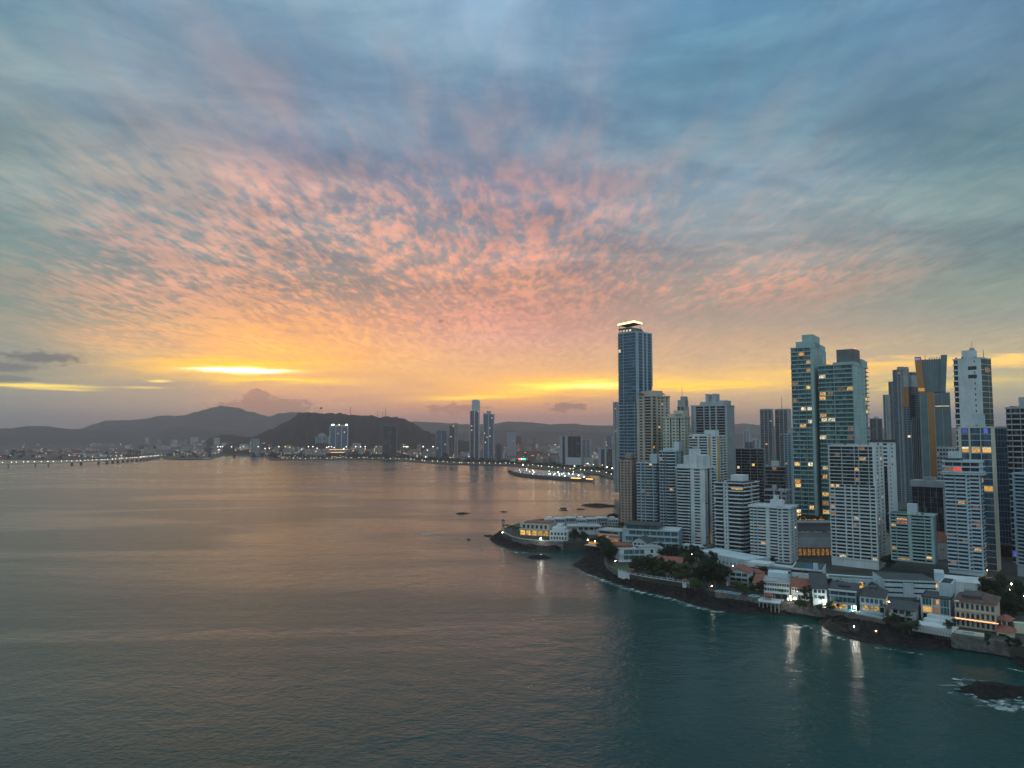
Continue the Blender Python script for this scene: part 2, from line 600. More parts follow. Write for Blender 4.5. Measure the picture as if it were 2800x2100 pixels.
def copy_tree(o, loc, rz, scale=1.0, label=None, group=None):
    r = o.copy()
    COL.objects.link(r)
    r.location = loc
    r.rotation_euler = (0, 0, rz)
    r.scale = (scale, scale, scale) if isinstance(scale, (int, float)) else scale
    if label:
        r['label'] = label
    if group:
        r['group'] = group
    for ch in list(o.children):
        c = ch.copy()
        COL.objects.link(c)
        c.parent = r
        for g in list(ch.children):
            d = g.copy()
            COL.objects.link(d)
            d.parent = c
    return r


def dense(pts, step):
    out = []
    for a, b in zip(pts, pts[1:]):
        a, b = Vector(a), Vector(b)
        n = max(1, int((b - a).length / step))
        for k in range(n):
            out.append(a.lerp(b, k / n))
    out.append(Vector(pts[-1]))
    return out


def sheet(name, pts, z, m, parent=None, skirt=None):
    """a level sheet with the outline pts, with a side wall down to skirt"""
    mb = MB()
    poly = [Vector((p[0], p[1], 0)) for p in pts]
    tris = geometry.tessellate_polygon([poly])
    mb.v = [(p[0], p[1], z) for p in pts]
    for t in tris:
        a, b, c = (poly[i] for i in t)
        if (b - a).cross(c - a).z < 0:
            t = (t[0], t[2], t[1])
        mb.f.append(tuple(t))
        mb.mi.append(0)
    if skirt is not None:
        n = len(pts)
        mb.v += [(p[0], p[1], skirt) for p in pts]
        for k in range(n):
            j = (k + 1) % n
            mb.f.append((k, j, n + j, n + k))
            mb.mi.append(0)
    return mb.build(name, m, parent)


# ------------------------------------------------------------------ sea
def sea_material():
    m = bpy.data.materials.new('sea')
    m.use_nodes = True
    t = NT(m.node_tree)
    b = t.n['Principled BSDF']
    geo = t.node('ShaderNodeNewGeometry')
    P = geo.outputs['Position']
    x, y, z = t.sep(P)
    # clear deep green water, sandier far out in the bay
    n = t.noise(t.comb(t.m('MULTIPLY', x, 0.004), t.m('MULTIPLY', y, 0.002), 0.0), 1.0, 3.0, 0.5)
    col = t.mix(t.smooth(n, 0.3, 0.7), SEA_A, SEA_B)
    t.l.new(col, b.inputs['Base Color'])
    b.inputs['IOR'].default_value = 1.33
    b.inputs['Specular IOR Level'].default_value = 0.36
    mp = t.node('ShaderNodeMapping')
    t.l.new(P, mp.inputs[0])
    mp.inputs['Rotation'].default_value = (0, 0, math.radians(16))
    mp.inputs['Scale'].default_value = (0.8, 1.0, 1)
    v = mp.outputs[0]
    w1 = t.noise(v, 0.075, 3.0, 0.55, 0.3)          # swell, about 15 m
    w2 = t.noise(v, 0.42, 4.0, 0.6, 0.4)            # waves of a few metres
    w3 = t.noise(v, 1.5, 2.0, 0.55, 0.2)            # ripples
    # slicks: long calm patches where the ripples die down
    sl = t.node('ShaderNodeMapping')
    t.l.new(P, sl.inputs[0])
    sl.inputs['Rotation'].default_value = (0, 0, math.radians(-12))
    sl.inputs['Scale'].default_value = (0.0016, 0.006, 1)
    calm = t.smooth(t.noise(sl.outputs[0], 1.0, 4.0, 0.55, 0.8), 0.44, 0.56, 0.40, 1.0)
    h = t.m('ADD', t.m('MULTIPLY', w1, 1.5), t.m('MULTIPLY', t.m('ADD', t.m('MULTIPLY', w2, 1.0), t.m('MULTIPLY', w3, 0.24)), calm))
    bp = t.node('ShaderNodeBump')
    bp.inputs['Strength'].default_value = 1.0
    bp.inputs['Distance'].default_value = SEA_WAVE
    t.l.new(h, bp.inputs['Height'])
    t.l.new(bp.outputs[0], b.inputs['Normal'])
    t.l.new(t.linmap(calm, 0.4, 1.0, 0.09, 0.17), b.inputs['Roughness'])
    return m


SEA_A, SEA_B, SEA_WAVE = (0.001, 0.036, 0.033), (0.003, 0.040, 0.036), 0.56
XB, Y0B, Y1B = 13000.0, -1500.0, 15000.0
mb = MB()
mb.quad((-XB + 100, Y0B + 100, 0), (XB - 100, Y0B + 100, 0), (XB - 100, Y1B - 100, 0), (-XB + 100, Y1B - 100, 0))
tag(mb.build('sea', sea_material()), kind='structure')

# ------------------------------------------------------------------ land
M_GROUND = mat('ground', (0.034, 0.038, 0.030), 0.9, var=0.5, vscale=0.05)
M_FARG = mat('far_ground', (0.045, 0.045, 0.035), 0.95, var=0.5, vscale=0.004)
M_ROCK = mat('rock', (0.010, 0.0078, 0.0070), 0.85, var=0.85, vscale=0.35, spec=0.22)
M_GRASS = mat('lawn', (0.05, 0.09, 0.02), 0.9, var=0.4, vscale=0.3)
M_ASPH = mat('asphalt', (0.05, 0.05, 0.05), 0.85, var=0.3, vscale=0.2)

ZL = 7.0
# the waterline of the near headland, from the far side of its tip round to the lower frame edge
WATER = [(1690, 1419), (1600, 1414), (1500, 1422), (1430, 1430), (1380, 1444), (1352, 1462), (1340, 1471), (1338, 1478), (1352, 1486), (1362, 1493), (1392, 1496), (1420, 1503), (1470, 1508), (1530, 1505),
         (1575, 1497), (1600, 1502), (1612, 1515), (1592, 1526), (1560, 1546), (1556, 1553), (1585, 1556), (1592, 1566), (1630, 1577), (1680, 1594), (1740, 1612), (1800, 1626),
         (1860, 1642), (1920, 1661), (1985, 1676), (2060, 1681), (2150, 1681), (2215, 1678), (2240, 1694), (2236, 1712), (2270, 1732), (2330, 1752), (2400, 1764), (2470, 1774), (2540, 1786),
         (2575, 1783), (2620, 1772), (2700, 1768), (2760, 1785), (2800, 1800), (2960, 1830)]
# the foot of the garden walls
WALL = [(1690, 1416), (1600, 1412), (1500, 1416), (1440, 1424), (1400, 1436), (1378, 1448), (1374, 1456), (1378, 1462), (1400, 1470), (1430, 1477), (1480, 1481), (1540, 1483), (1600, 1484), (1640, 1492),
        (1655, 1506), (1652, 1530), (1662, 1546), (1690, 1563), (1720, 1571), (1780, 1581), (1840, 1590), (1900, 1598), (1940, 1616), (1990, 1622), (2060, 1633), (2130, 1643), (2190, 1652),
        (2240, 1660), (2290, 1666), (2350, 1676), (2420, 1690), (2480, 1708), (2540, 1722), (2600, 1734), (2660, 1742), (2720, 1750), (2800, 1768), (2960, 1800)]
wline = [gp(x, y, 0) for x, y in WATER]
gline = [gp(x, y, ZL) for x, y in WALL]
far_edge = [Vector((900, 330, 0)), Vector((1800, 800, 0)), Vector((2500, 2600, 0)), Vector((360, 2500, 0)), gp(1700, 1312, 0), gp(1697, 1360, 0)]
tag(sheet('ground', [(p.x, p.y) for p in gline] + [(p.x, p.y) for p in far_edge], ZL, M_GROUND, skirt=-1.0), kind='structure')


def resample(pts, n):
    L = [0.0]
    for a, b in zip(pts, pts[1:]):
        L.append(L[-1] + (b - a).length)
    out, j = [], 0
    for k in range(n):
        d = L[-1] * k / (n - 1)
        while j < len(pts) - 2 and L[j + 1] < d:
            j += 1
        f = (d - L[j]) / max(1e-6, L[j + 1] - L[j])
        out.append(pts[j].lerp(pts[j + 1], f))
    return out


def shelf():
    """the dark rock shelf between the walls and the sea"""
    # match the two lines by their place along the coast
    n = 560
    a = resample(gline, n)
    best = resample(wline, 1600)
    b, j = [], 0
    for k in range(n):
        lo, hi = j, min(len(best), j + 60)
        tgt = best[int(k / (n - 1) * (len(best) - 1))]
        cand = min(range(len(best)), key=lambda i: (best[i] - a[k]).xy.length + 0.25 * abs(i - k / (n - 1) * 1599) * 0.35)
        j = max(j, cand)
        b.append(best[j])
    # smooth the pairing
    for _ in range(3):
        b = [b[0]] + [(b[i - 1] + b[i] * 2 + b[i + 1]) / 4 for i in range(1, n - 1)] + [b[-1]]
    m_ = 20
    mb = MB()
    for i in range(n):
        for q in range(m_ + 1):
            f = q / m_
            p = a[i].lerp(b[i], f)
            if q == m_:
                out = (b[i] - a[i])
                p = p + out.normalized() * 3.0 if out.length > 0.1 else p
                z = -1.2
            else:
                nz = mnoise.noise(Vector((p.x * 0.12, p.y * 0.12, 1.7))) * 1.8 + mnoise.noise(Vector((p.x * 0.33, p.y * 0.33, 5.1))) * 1.5
                lump = max(0.0, mnoise.noise(Vector((p.x * 0.7, p.y * 0.7, 2.2))) - 0.05) * 3.0
                nz += lump
                z = (1 - f) ** 0.8 * 3.4 + 0.4 + nz * (0.35 + 0.65 * math.sin(math.pi * min(1, f * 1.05)))
                if f > 0.75:
                    z = z * (1 - (f - 0.75) / 0.25 * 0.8) + mnoise.noise(Vector((p.x * 0.2, p.y * 0.2, 9.3))) * 0.7
            if q == 0:
                z = max(z, 2.5)
            mb.v.append((p.x, p.y, z))
    for i in range(n - 1):
        for q in range(m_):
            k = i * (m_ + 1) + q
            mb.f.append((k, k + 1, k + m_ + 2, k + m_ + 1))
            mb.mi.append(0)
    tag(mb.build('shore_rock', M_ROCK), kind='structure')


shelf()

# the far shore: one low sheet with the old town, the causeway strips and the bay front
FAR = [(-700, 1262), (-200, 1262), (0, 1257), (120, 1258), (230, 1257), (320, 1251), (345, 1243), (390, 1244), (440, 1249), (450, 1256), (500, 1258), (578, 1257), (590, 1251), (640, 1246), (720, 1249), (740, 1252), (735, 1257), (760, 1259),
       (860, 1258), (1000, 1257), (1080, 1259), (1160, 1266), (1220, 1270), (1300, 1272), (1400, 1275), (1470, 1283), (1560, 1292), (1640, 1300), (1690, 1316), (1712, 1316)]
fpts = [gp(x, y, 0) for x, y in FAR]
tag(sheet('far_ground', [(p.x, p.y) for p in fpts] + [(2500, 2600), (12500, 5000), (12500, 14500), (-12500, 14500), (-12500, 9000), (-5200, 8600)]
          + [(gp(x, y).x, gp(x, y).y) for x, y in ((-260, 1208), (60, 1205), (330, 1204), (345, 1214), (210, 1219), (-260, 1222), (-700, 1224))], 2.4, M_FARG, skirt=-1.0), kind='structure')
# narrow causeway strip far out
tag(sheet('causeway', [(gp(x, y).x, gp(x, y).y) for x, y in ((-300, 1217), (150, 1216), (240, 1215), (330, 1212), (300, 1207), (-300, 1209))], 3.2, M_FARG, skirt=-1.0), kind='structure')


# ------------------------------------------------------------------ hills
def forest_mat(name, c1, c2, sc):
    m = bpy.data.materials.new(name)
    m.use_nodes = True
    t = NT(m.node_tree)
    b = t.n['Principled BSDF']
    tc = t.node('ShaderNodeTexCoord')
    n = t.noise(tc.outputs['Object'], sc, 5.0, 0.65)
    t.l.new(t.mix(t.smooth(n, 0.3, 0.7), c1, c2), b.inputs['Base Color'])
    b.inputs['Roughness'].default_value = 1.0
    b.inputs['Specular IOR Level'].default_value = 0.1
    return m


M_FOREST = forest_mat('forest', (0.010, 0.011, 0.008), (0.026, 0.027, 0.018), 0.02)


M_HAZED_FOREST = forest_mat('hazed_forest', (0.035, 0.034, 0.028), (0.075, 0.068, 0.055), 0.006)  # lighter than the near forest: haze over the far ridges put into the colour


def hill(name, sil, Y, depth, base_z=2.0, nscale=0.004, amp=0.03, trees=0.0, seed=1.0):
    """a ridge whose crest follows sil (photo positions) at the distance Y; slopes fall off in front and behind"""
    xs = [p[0] for p in sil]
    n = max(40, int((xs[-1] - xs[0]) / 4))
    mb = MB()
    rows = 13
    for i in range(n + 1):
        x = xs[0] + (xs[-1] - xs[0]) * i / n
        j = max(k for k in range(len(sil) - 1) if sil[k][0] <= x)
        (xa, ya), (xb, yb) = sil[j], sil[j + 1]
        f = (x - xa) / (xb - xa)
        f = f * f * (3 - 2 * f) * 0.5 + f * 0.5
        crest = at(x, ya + (yb - ya) * f, Y)
        hz = max(1.0, crest.z - base_z)
        for q in range(rows):
            t = (q - (rows // 2)) / (rows // 2)           # -1 front foot .. 0 crest .. 1 back foot
            prof = (math.cos(math.pi * t) * 0.5 + 0.5) ** 0.85
            yy = Y + t * depth
            xx = crest.x * (yy / Y) if t < 0 else crest.x * (1 + 0.3 * t * depth / Y)
            nz = mnoise.noise(Vector((xx * nscale, yy * nscale, seed))) + 0.5 * mnoise.noise(Vector((xx * nscale * 2.7, yy * nscale * 2.7, seed + 3)))
            z = base_z + hz * prof * (1 + (0.18 * nz * abs(t) if q != rows // 2 else 0.0))
            z += amp * hz * mnoise.noise(Vector((xx * nscale * 9, yy * nscale * 9, seed + 7))) * prof
            if trees and 0 < q < rows - 1:
                z += trees * abs(mnoise.noise(Vector((xx * 0.045, yy * 0.045, seed)))) * 2.0 + trees * 0.7 * mnoise.noise(Vector((xx * 0.16, yy * 0.1, seed)))
            mb.v.append((xx, yy, z if 0 < q < rows - 1 else base_z - 3))
    for i in range(n):
        for q in range(rows - 1):
            k = i * rows + q
            mb.f.append((k, k + rows, k + rows + 1, k + 1))
            mb.mi.append(0)
    return tag(mb.build(name, M_HAZED_FOREST if Y > 6000 else M_FOREST, smooth=True), kind='structure')


hill('forest_hill', [(600, 1222), (690, 1196), (740, 1176), (790, 1150), (818, 1130), (850, 1129), (880, 1132), (920, 1131), (975, 1136), (1010, 1138), (1035, 1143), (1060, 1140), (1100, 1145),
                     (1130, 1158), (1160, 1178), (1190, 1190), (1230, 1200), (1300, 1212)], 4300, 650, trees=7.0, seed=2.0)
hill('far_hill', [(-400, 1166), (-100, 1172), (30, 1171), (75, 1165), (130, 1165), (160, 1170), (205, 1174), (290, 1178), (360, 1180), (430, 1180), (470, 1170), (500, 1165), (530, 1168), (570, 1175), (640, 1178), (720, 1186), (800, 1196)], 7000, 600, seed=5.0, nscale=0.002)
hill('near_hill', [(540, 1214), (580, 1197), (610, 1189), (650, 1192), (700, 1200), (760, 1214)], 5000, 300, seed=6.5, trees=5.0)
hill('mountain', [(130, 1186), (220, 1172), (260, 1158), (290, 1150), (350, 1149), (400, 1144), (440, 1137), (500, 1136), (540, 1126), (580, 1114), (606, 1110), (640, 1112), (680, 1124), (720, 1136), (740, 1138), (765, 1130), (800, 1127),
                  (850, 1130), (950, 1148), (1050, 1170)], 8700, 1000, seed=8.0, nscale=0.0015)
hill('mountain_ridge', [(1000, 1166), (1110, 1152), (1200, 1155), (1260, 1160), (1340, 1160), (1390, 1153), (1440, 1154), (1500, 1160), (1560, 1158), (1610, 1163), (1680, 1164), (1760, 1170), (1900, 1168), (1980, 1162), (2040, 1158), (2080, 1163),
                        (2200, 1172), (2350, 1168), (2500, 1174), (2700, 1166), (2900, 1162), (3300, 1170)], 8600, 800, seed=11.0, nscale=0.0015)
hill('low_ridge', [(1120, 1186), (1240, 1180), (1400, 1178), (1560, 1181), (1700, 1184), (1900, 1187), (2040, 1186), (2100, 1190), (2300, 1188), (2560, 1180), (2620, 1186), (2900, 1190), (3200, 1192)], 6600, 600, seed=14.0, nscale=0.002)

# ------------------------------------------------------------------ rocks that stand in the water
def rock(x0, x1, y0, y1, h, label, seed, name='rock'):
    """a flat reef rock whose waterline spans the given photo box"""
    a, b = gp(x0, (y0 + y1) / 2), gp(x1, (y0 + y1) / 2)
    c0, c1 = gp((x0 + x1) / 2, y1), gp((x0 + x1) / 2, y0)
    c = (a + b) / 2
    rx, ry = (b - a).length / 2, (c1 - c0).length / 2
    e = empty(name, (c.x, c.y, 0), math.atan2((b - a).y, (b - a).x))
    mb = MB()
    R, S = 16, 64
    for i in range(R + 1):
        f = i / R
        for k in range(S):
            t = 2 * math.pi * k / S
            w = 1 + 0.45 * mnoise.noise(Vector((math.cos(t) * 1.3 + seed, math.sin(t) * 1.3, seed))) + 0.22 * mnoise.noise(Vector((math.cos(t) * 4, math.sin(t) * 4 + seed, seed)))
            x, y = math.cos(t) * rx * f * w, math.sin(t) * ry * f * w
            z = h * (1 - f ** 2.2) * (0.7 + 0.6 * mnoise.noise(Vector((x * 0.25, y * 0.25, seed)))) + (0.55 * h * mnoise.noise(Vector((x * 0.45, y * 0.45, seed + 4))) + 0.4 * h * abs(mnoise.noise(Vector((x * 1.1, y * 1.1, seed + 9))))) * (1 - f * .8) - (0.6 if i == R else 0.0)
            mb.v.append((x, y, z))
    for i in range(R):
        for k in range(S):
            j = (k + 1) % S
            mb.f.append((i * S + k, (i + 1) * S + k, (i + 1) * S + j, i * S + j))
            mb.mi.append(0)
    o = mb.build(name, M_ROCK)
    o.location, o.rotation_euler = e.location, e.rotation_euler
    bpy.data.objects.remove(e)
    return tag(o, label, 'rock', 'reef rocks in the bay')


rock(1444, 1512, 1520, 1529, 2.6, 'flat dark rock alone in the water below the walled headland tip', 1.1)
rock(1590, 1680, 1378, 1388, 2.6, 'long dark reef far out beside the tan tower', 2.3)
rock(1530, 1552, 1388, 1392, 1.2, 'small reef rock west of the long far reef, farther of the pair', 3.1)
rock(1528, 1556, 1394, 1397, 1.0, 'thin reef rock west of the long far reef, nearer of the pair', 4.2)
rock(1576, 1600, 1391, 1394, 1.0, 'small low rock just below the long far reef', 9.2)
rock(1248, 1280, 1402, 1407, 1.6, 'lone dark rock in open water farthest from the headland', 5.7)
rock(1365, 1390, 1398, 1401, 1.0, 'thin dark rock awash behind the watchtower', 6.4)
rock(1276, 1288, 1474, 1477, 1.0, 'tiny rock in front of the headland tip', 7.9)
rock(1660, 1700, 1408, 1418, 4.0, 'humped rock with bushes beside the foot of the tan tower', 8.8)
rock(2612, 2870, 1872, 1912, 2.0, 'big dark rock in the nearest water with surf breaking on it', 10.3)
rock(2770, 2880, 1800, 1835, 3.0, 'black rock at the foot of the cliff by the garden steps', 12.9)
rock(1320, 1352, 1463, 1468, 1.0, 'low rock ledge at the very tip of the headland', 13.3)
rock(2268, 2292, 1706, 1712, 1.2, 'small rock where the lamp glitter meets the shelf', 14.6)


# ------------------------------------------------------------------ surf
def foam_mat():
    m = bpy.data.materials.new('foam')
    m.use_nodes = True
    t = NT(m.node_tree)
    b = t.n['Principled BSDF']
    b.inputs['Base Color'].default_value = (0.42, 0.50, 0.50, 1)
    b.inputs['Roughness'].default_value = 0.8
    tc = t.node('ShaderNodeTexCoord')
    uv = t.sep(tc.outputs['UV'])
    geo = t.node('ShaderNodeNewGeometry')
    mp = t.node('ShaderNodeMapping')
    t.l.new(geo.outputs['Position'], mp.inputs[0])
    mp.inputs['Scale'].default_value = (0.20, 0.28, 1)
    n = t.noise(mp.outputs[0], 1.0, 6.0, 0.68, 0.6)
    v = t.m('ABSOLUTE', t.m('SUBTRACT', uv[1], 0.5))
    a = t.m('SUBTRACT', n, t.m('MULTIPLY', v, 0.42))
    alpha = t.smooth(a, 0.40, 0.62)
    alpha = t.m('MULTIPLY', alpha, t.smooth(t.m('ABSOLUTE', t.m('SUBTRACT', uv[0], 0.5)), 0.5, 0.38))
    t.l.new(t.m('MULTIPLY', alpha, 0.75), b.inputs['Alpha'])
    return m


M_FOAM = foam_mat()


def surf(pts, w, z=0.12):
    p = [gp(x, y, 0) for x, y in pts]
    q = resample(p, max(8, len(p) * 6))
    w = w * 1.5
    mb = MB()
    uvs = []
    n = len(q)
    for i, c in enumerate(q):
        d = (q[min(n - 1, i + 1)] - q[max(0, i - 1)]).normalized()
        nn = Vector((-d.y, d.x, 0)) * w * (1 + 0.3 * math.sin(i * 1.7))
        for s in (-1, 1):
            mb.v.append((c.x + nn.x * s, c.y + nn.y * s, z))
            uvs.append((i / (n - 1), 0.5 + 0.5 * s))
    for i in range(n - 1):
        mb.f.append((2 * i, 2 * i + 2, 2 * i + 3, 2 * i + 1))
        mb.mi.append(0)
    o = mb.build('surf', M_FOAM)
    uv = o.data.uv_layers.new(name='u')
    for lp in o.data.loops:
        uv.data[lp.index].uv = uvs[lp.vertex_index]
    return tag(o, kind='stuff')


surf([(1586, 1560), (1630, 1580), (1680, 1599), (1740, 1617), (1800, 1630), (1850, 1642)], 4.5)
surf([(1700, 1606), (1760, 1621), (1790, 1628)], 4.0, 0.15)
surf([(1800, 1628), (1850, 1643), (1900, 1660), (1960, 1674), (1996, 1678)], 4.0, 0.14)
surf([(2130, 1710), (2180, 1714), (2240, 1712)], 4.0)
surf([(2225, 1724), (2270, 1738), (2322, 1754)], 3.2)
surf([(2385, 1770), (2450, 1778), (2530, 1792)], 1.8)
surf([(2600, 1862), (2650, 1878), (2700, 1896), (2750, 1908), (2800, 1918), (2850, 1925)], 7.0, 0.3)
surf([(2640, 1886), (2690, 1908), (2740, 1925), (2800, 1945)], 6.0, 0.2)
surf([(2595, 1860), (2640, 1858), (2700, 1866)], 2.0, 0.2)
surf([(2600, 1870), (2650, 1894), (2700, 1912), (2760, 1932), (2830, 1948)], 6.0, 0.25)
surf([(2660, 1905), (2720, 1930), (2780, 1950)], 5.0, 0.16)
surf([(2700, 1774), (2750, 1786), (2790, 1795)], 1.6)
surf([(2750, 1826), (2800, 1838), (2850, 1850)], 1.6)
surf([(1148, 1462), (1180, 1460), (1205, 1458)], 12.0)
surf([(1296, 1502), (1312, 1503), (1322, 1501)], 8.0)
surf([(1378, 1508), (1410, 1510), (1450, 1512)], 3.0)
surf([(1610, 1534), (1590, 1540), (1570, 1549)], 2.5)

# ------------------------------------------------------------------ towers
rnd = random.Random(7)
M_WHITE = mat('white_paint', (0.54, 0.58, 0.60), 0.65, var=0.14, vscale=0.08, streaks=0.12)
M_COOL = mat('cool_white_paint', (0.42, 0.51, 0.56), 0.65, var=0.14, vscale=0.08, streaks=0.12)
M_GREYW = mat('grey_white_paint', (0.36, 0.38, 0.40), 0.7, var=0.15, vscale=0.08, streaks=0.14)
M_GREY = mat('grey_concrete', (0.30, 0.31, 0.32), 0.75, var=0.18, vscale=0.08, streaks=0.14)
M_DKGREY = mat('dark_grey_concrete', (0.13, 0.135, 0.14), 0.75, var=0.2, vscale=0.1)
M_BEIGE = mat('beige_paint', (0.46, 0.40, 0.33), 0.7, var=0.14, vscale=0.08, streaks=0.14)
M_CREAM = mat('cream_paint', (0.50, 0.47, 0.38), 0.7, var=0.14, vscale=0.08, streaks=0.12)
M_TAN = mat('tan_concrete', (0.37, 0.29, 0.22), 0.75, var=0.16, vscale=0.08, streaks=0.17)
M_TEALW = mat('teal_white_paint', (0.27, 0.40, 0.40), 0.6, var=0.14, vscale=0.08, streaks=0.11)
M_BLUEW = mat('blue_white_paint', (0.27, 0.38, 0.46), 0.6, var=0.14, vscale=0.08, streaks=0.11)
M_YEL = mat('ochre_paint', (0.42, 0.30, 0.10), 0.7, var=0.1, streaks=0.11)
M_GREEN = mat('dark_green_glass', (0.012, 0.035, 0.030), 0.12)
M_GREEN2 = mat('green_end_glass', (0.016, 0.045, 0.036), .4, spec=.2)
M_BROWN = mat('brown_panel', (0.07, 0.045, 0.035), 0.5, var=0.2)
M_PEACH = mat('peach_paint', (0.52, 0.42, 0.31), 0.7, var=0.12, streaks=0.08)
M_TILE = mat('red_roof_tile', (0.22, 0.072, 0.045), 0.8, var=0.35, vscale=0.6)
M_DKROOF = mat('dark_roof', (0.04, 0.045, 0.05), 0.7, var=0.3, vscale=0.4)
M_METAL = mat('dark_metal', (0.05, 0.055, 0.06), 0.5, 0.3)
M_STEEL = mat('pale_metal', (0.45, 0.46, 0.47), 0.45, 0.4)
M_WOODPOLE = mat('weathered_wood', (0.10, 0.07, 0.05), 0.9, var=0.3)
M_GOLD = mat('copper_glass', (0.34, 0.16, 0.045), 0.25, 0.5, var=0.15)

G_DARK = glass_mat('dark_glass', (0.010, 0.016, 0.022), (0.11, 0.13, 0.15), 0.14)
G_NAVY = glass_mat('navy_glass', (0.012, 0.026, 0.048), (0.10, 0.14, 0.18), 0.12)
G_BLUE = glass_mat('blue_glass', (0.022, 0.055, 0.085), (0.09, 0.13, 0.17), 0.12)
G_TEAL = glass_mat('teal_glass', (0.020, 0.058, 0.062), (0.15, 0.25, 0.25), 0.26)
G_BLACK = glass_mat('black_glass', (0.006, 0.009, 0.011), (0.10, 0.12, 0.13), 0.10)
LIT_A = lit_mat('warm_room_light', (1.0, 0.55, 0.14), 1.3)
LIT_B = lit_mat('amber_room_light', (1.0, 0.44, 0.08), 0.9)
LIT_C = lit_mat('white_room_light', (1.0, 0.80, 0.50), 1.3)
LIT_D = lit_mat('dim_room_light', (0.9, 0.42, 0.16), 0.30)
LIT_R = lit_mat('red_room_light', (1.0, 0.06, 0.04), 1.0)
LIT_BL = lit_mat('blue_sign_light', (0.10, 0.16, 1.0), 0.7)
LIT_V = lit_mat('violet_sign_light', (0.35, 0.25, 1.0), 0.9)
M_LAMPW = mat('lamp_white', (1, 1, 1), 0.5, emit=(1.0, 0.93, 0.78), estr=9.0, sample=False)
M_LAMPY = mat('lamp_yellow', (1, 1, 1), 0.5, emit=(1.0, 0.80, 0.30), estr=8.0, sample=False)
M_LAMPR = mat('lamp_red', (1, 0.1, 0.1), 0.5, emit=(1.0, 0.12, 0.06), estr=5.0, sample=False)
M_LAMPG = mat('lamp_green', (0.1, 1, 0.3), 0.5, emit=(0.1, 1.0, 0.35), estr=3.0, sample=False)

_BOX = {}


def unit_pane(m):
    """a pane one metre wide and high, a few centimetres thick; its face looks to -y"""
    if m.name not in _BOX:
        mb = MB()
        mb.box(0, 1, 0, 1, 0, 1)
        _BOX[m.name] = mb.mesh('pane', m)
    return _BOX[m.name]


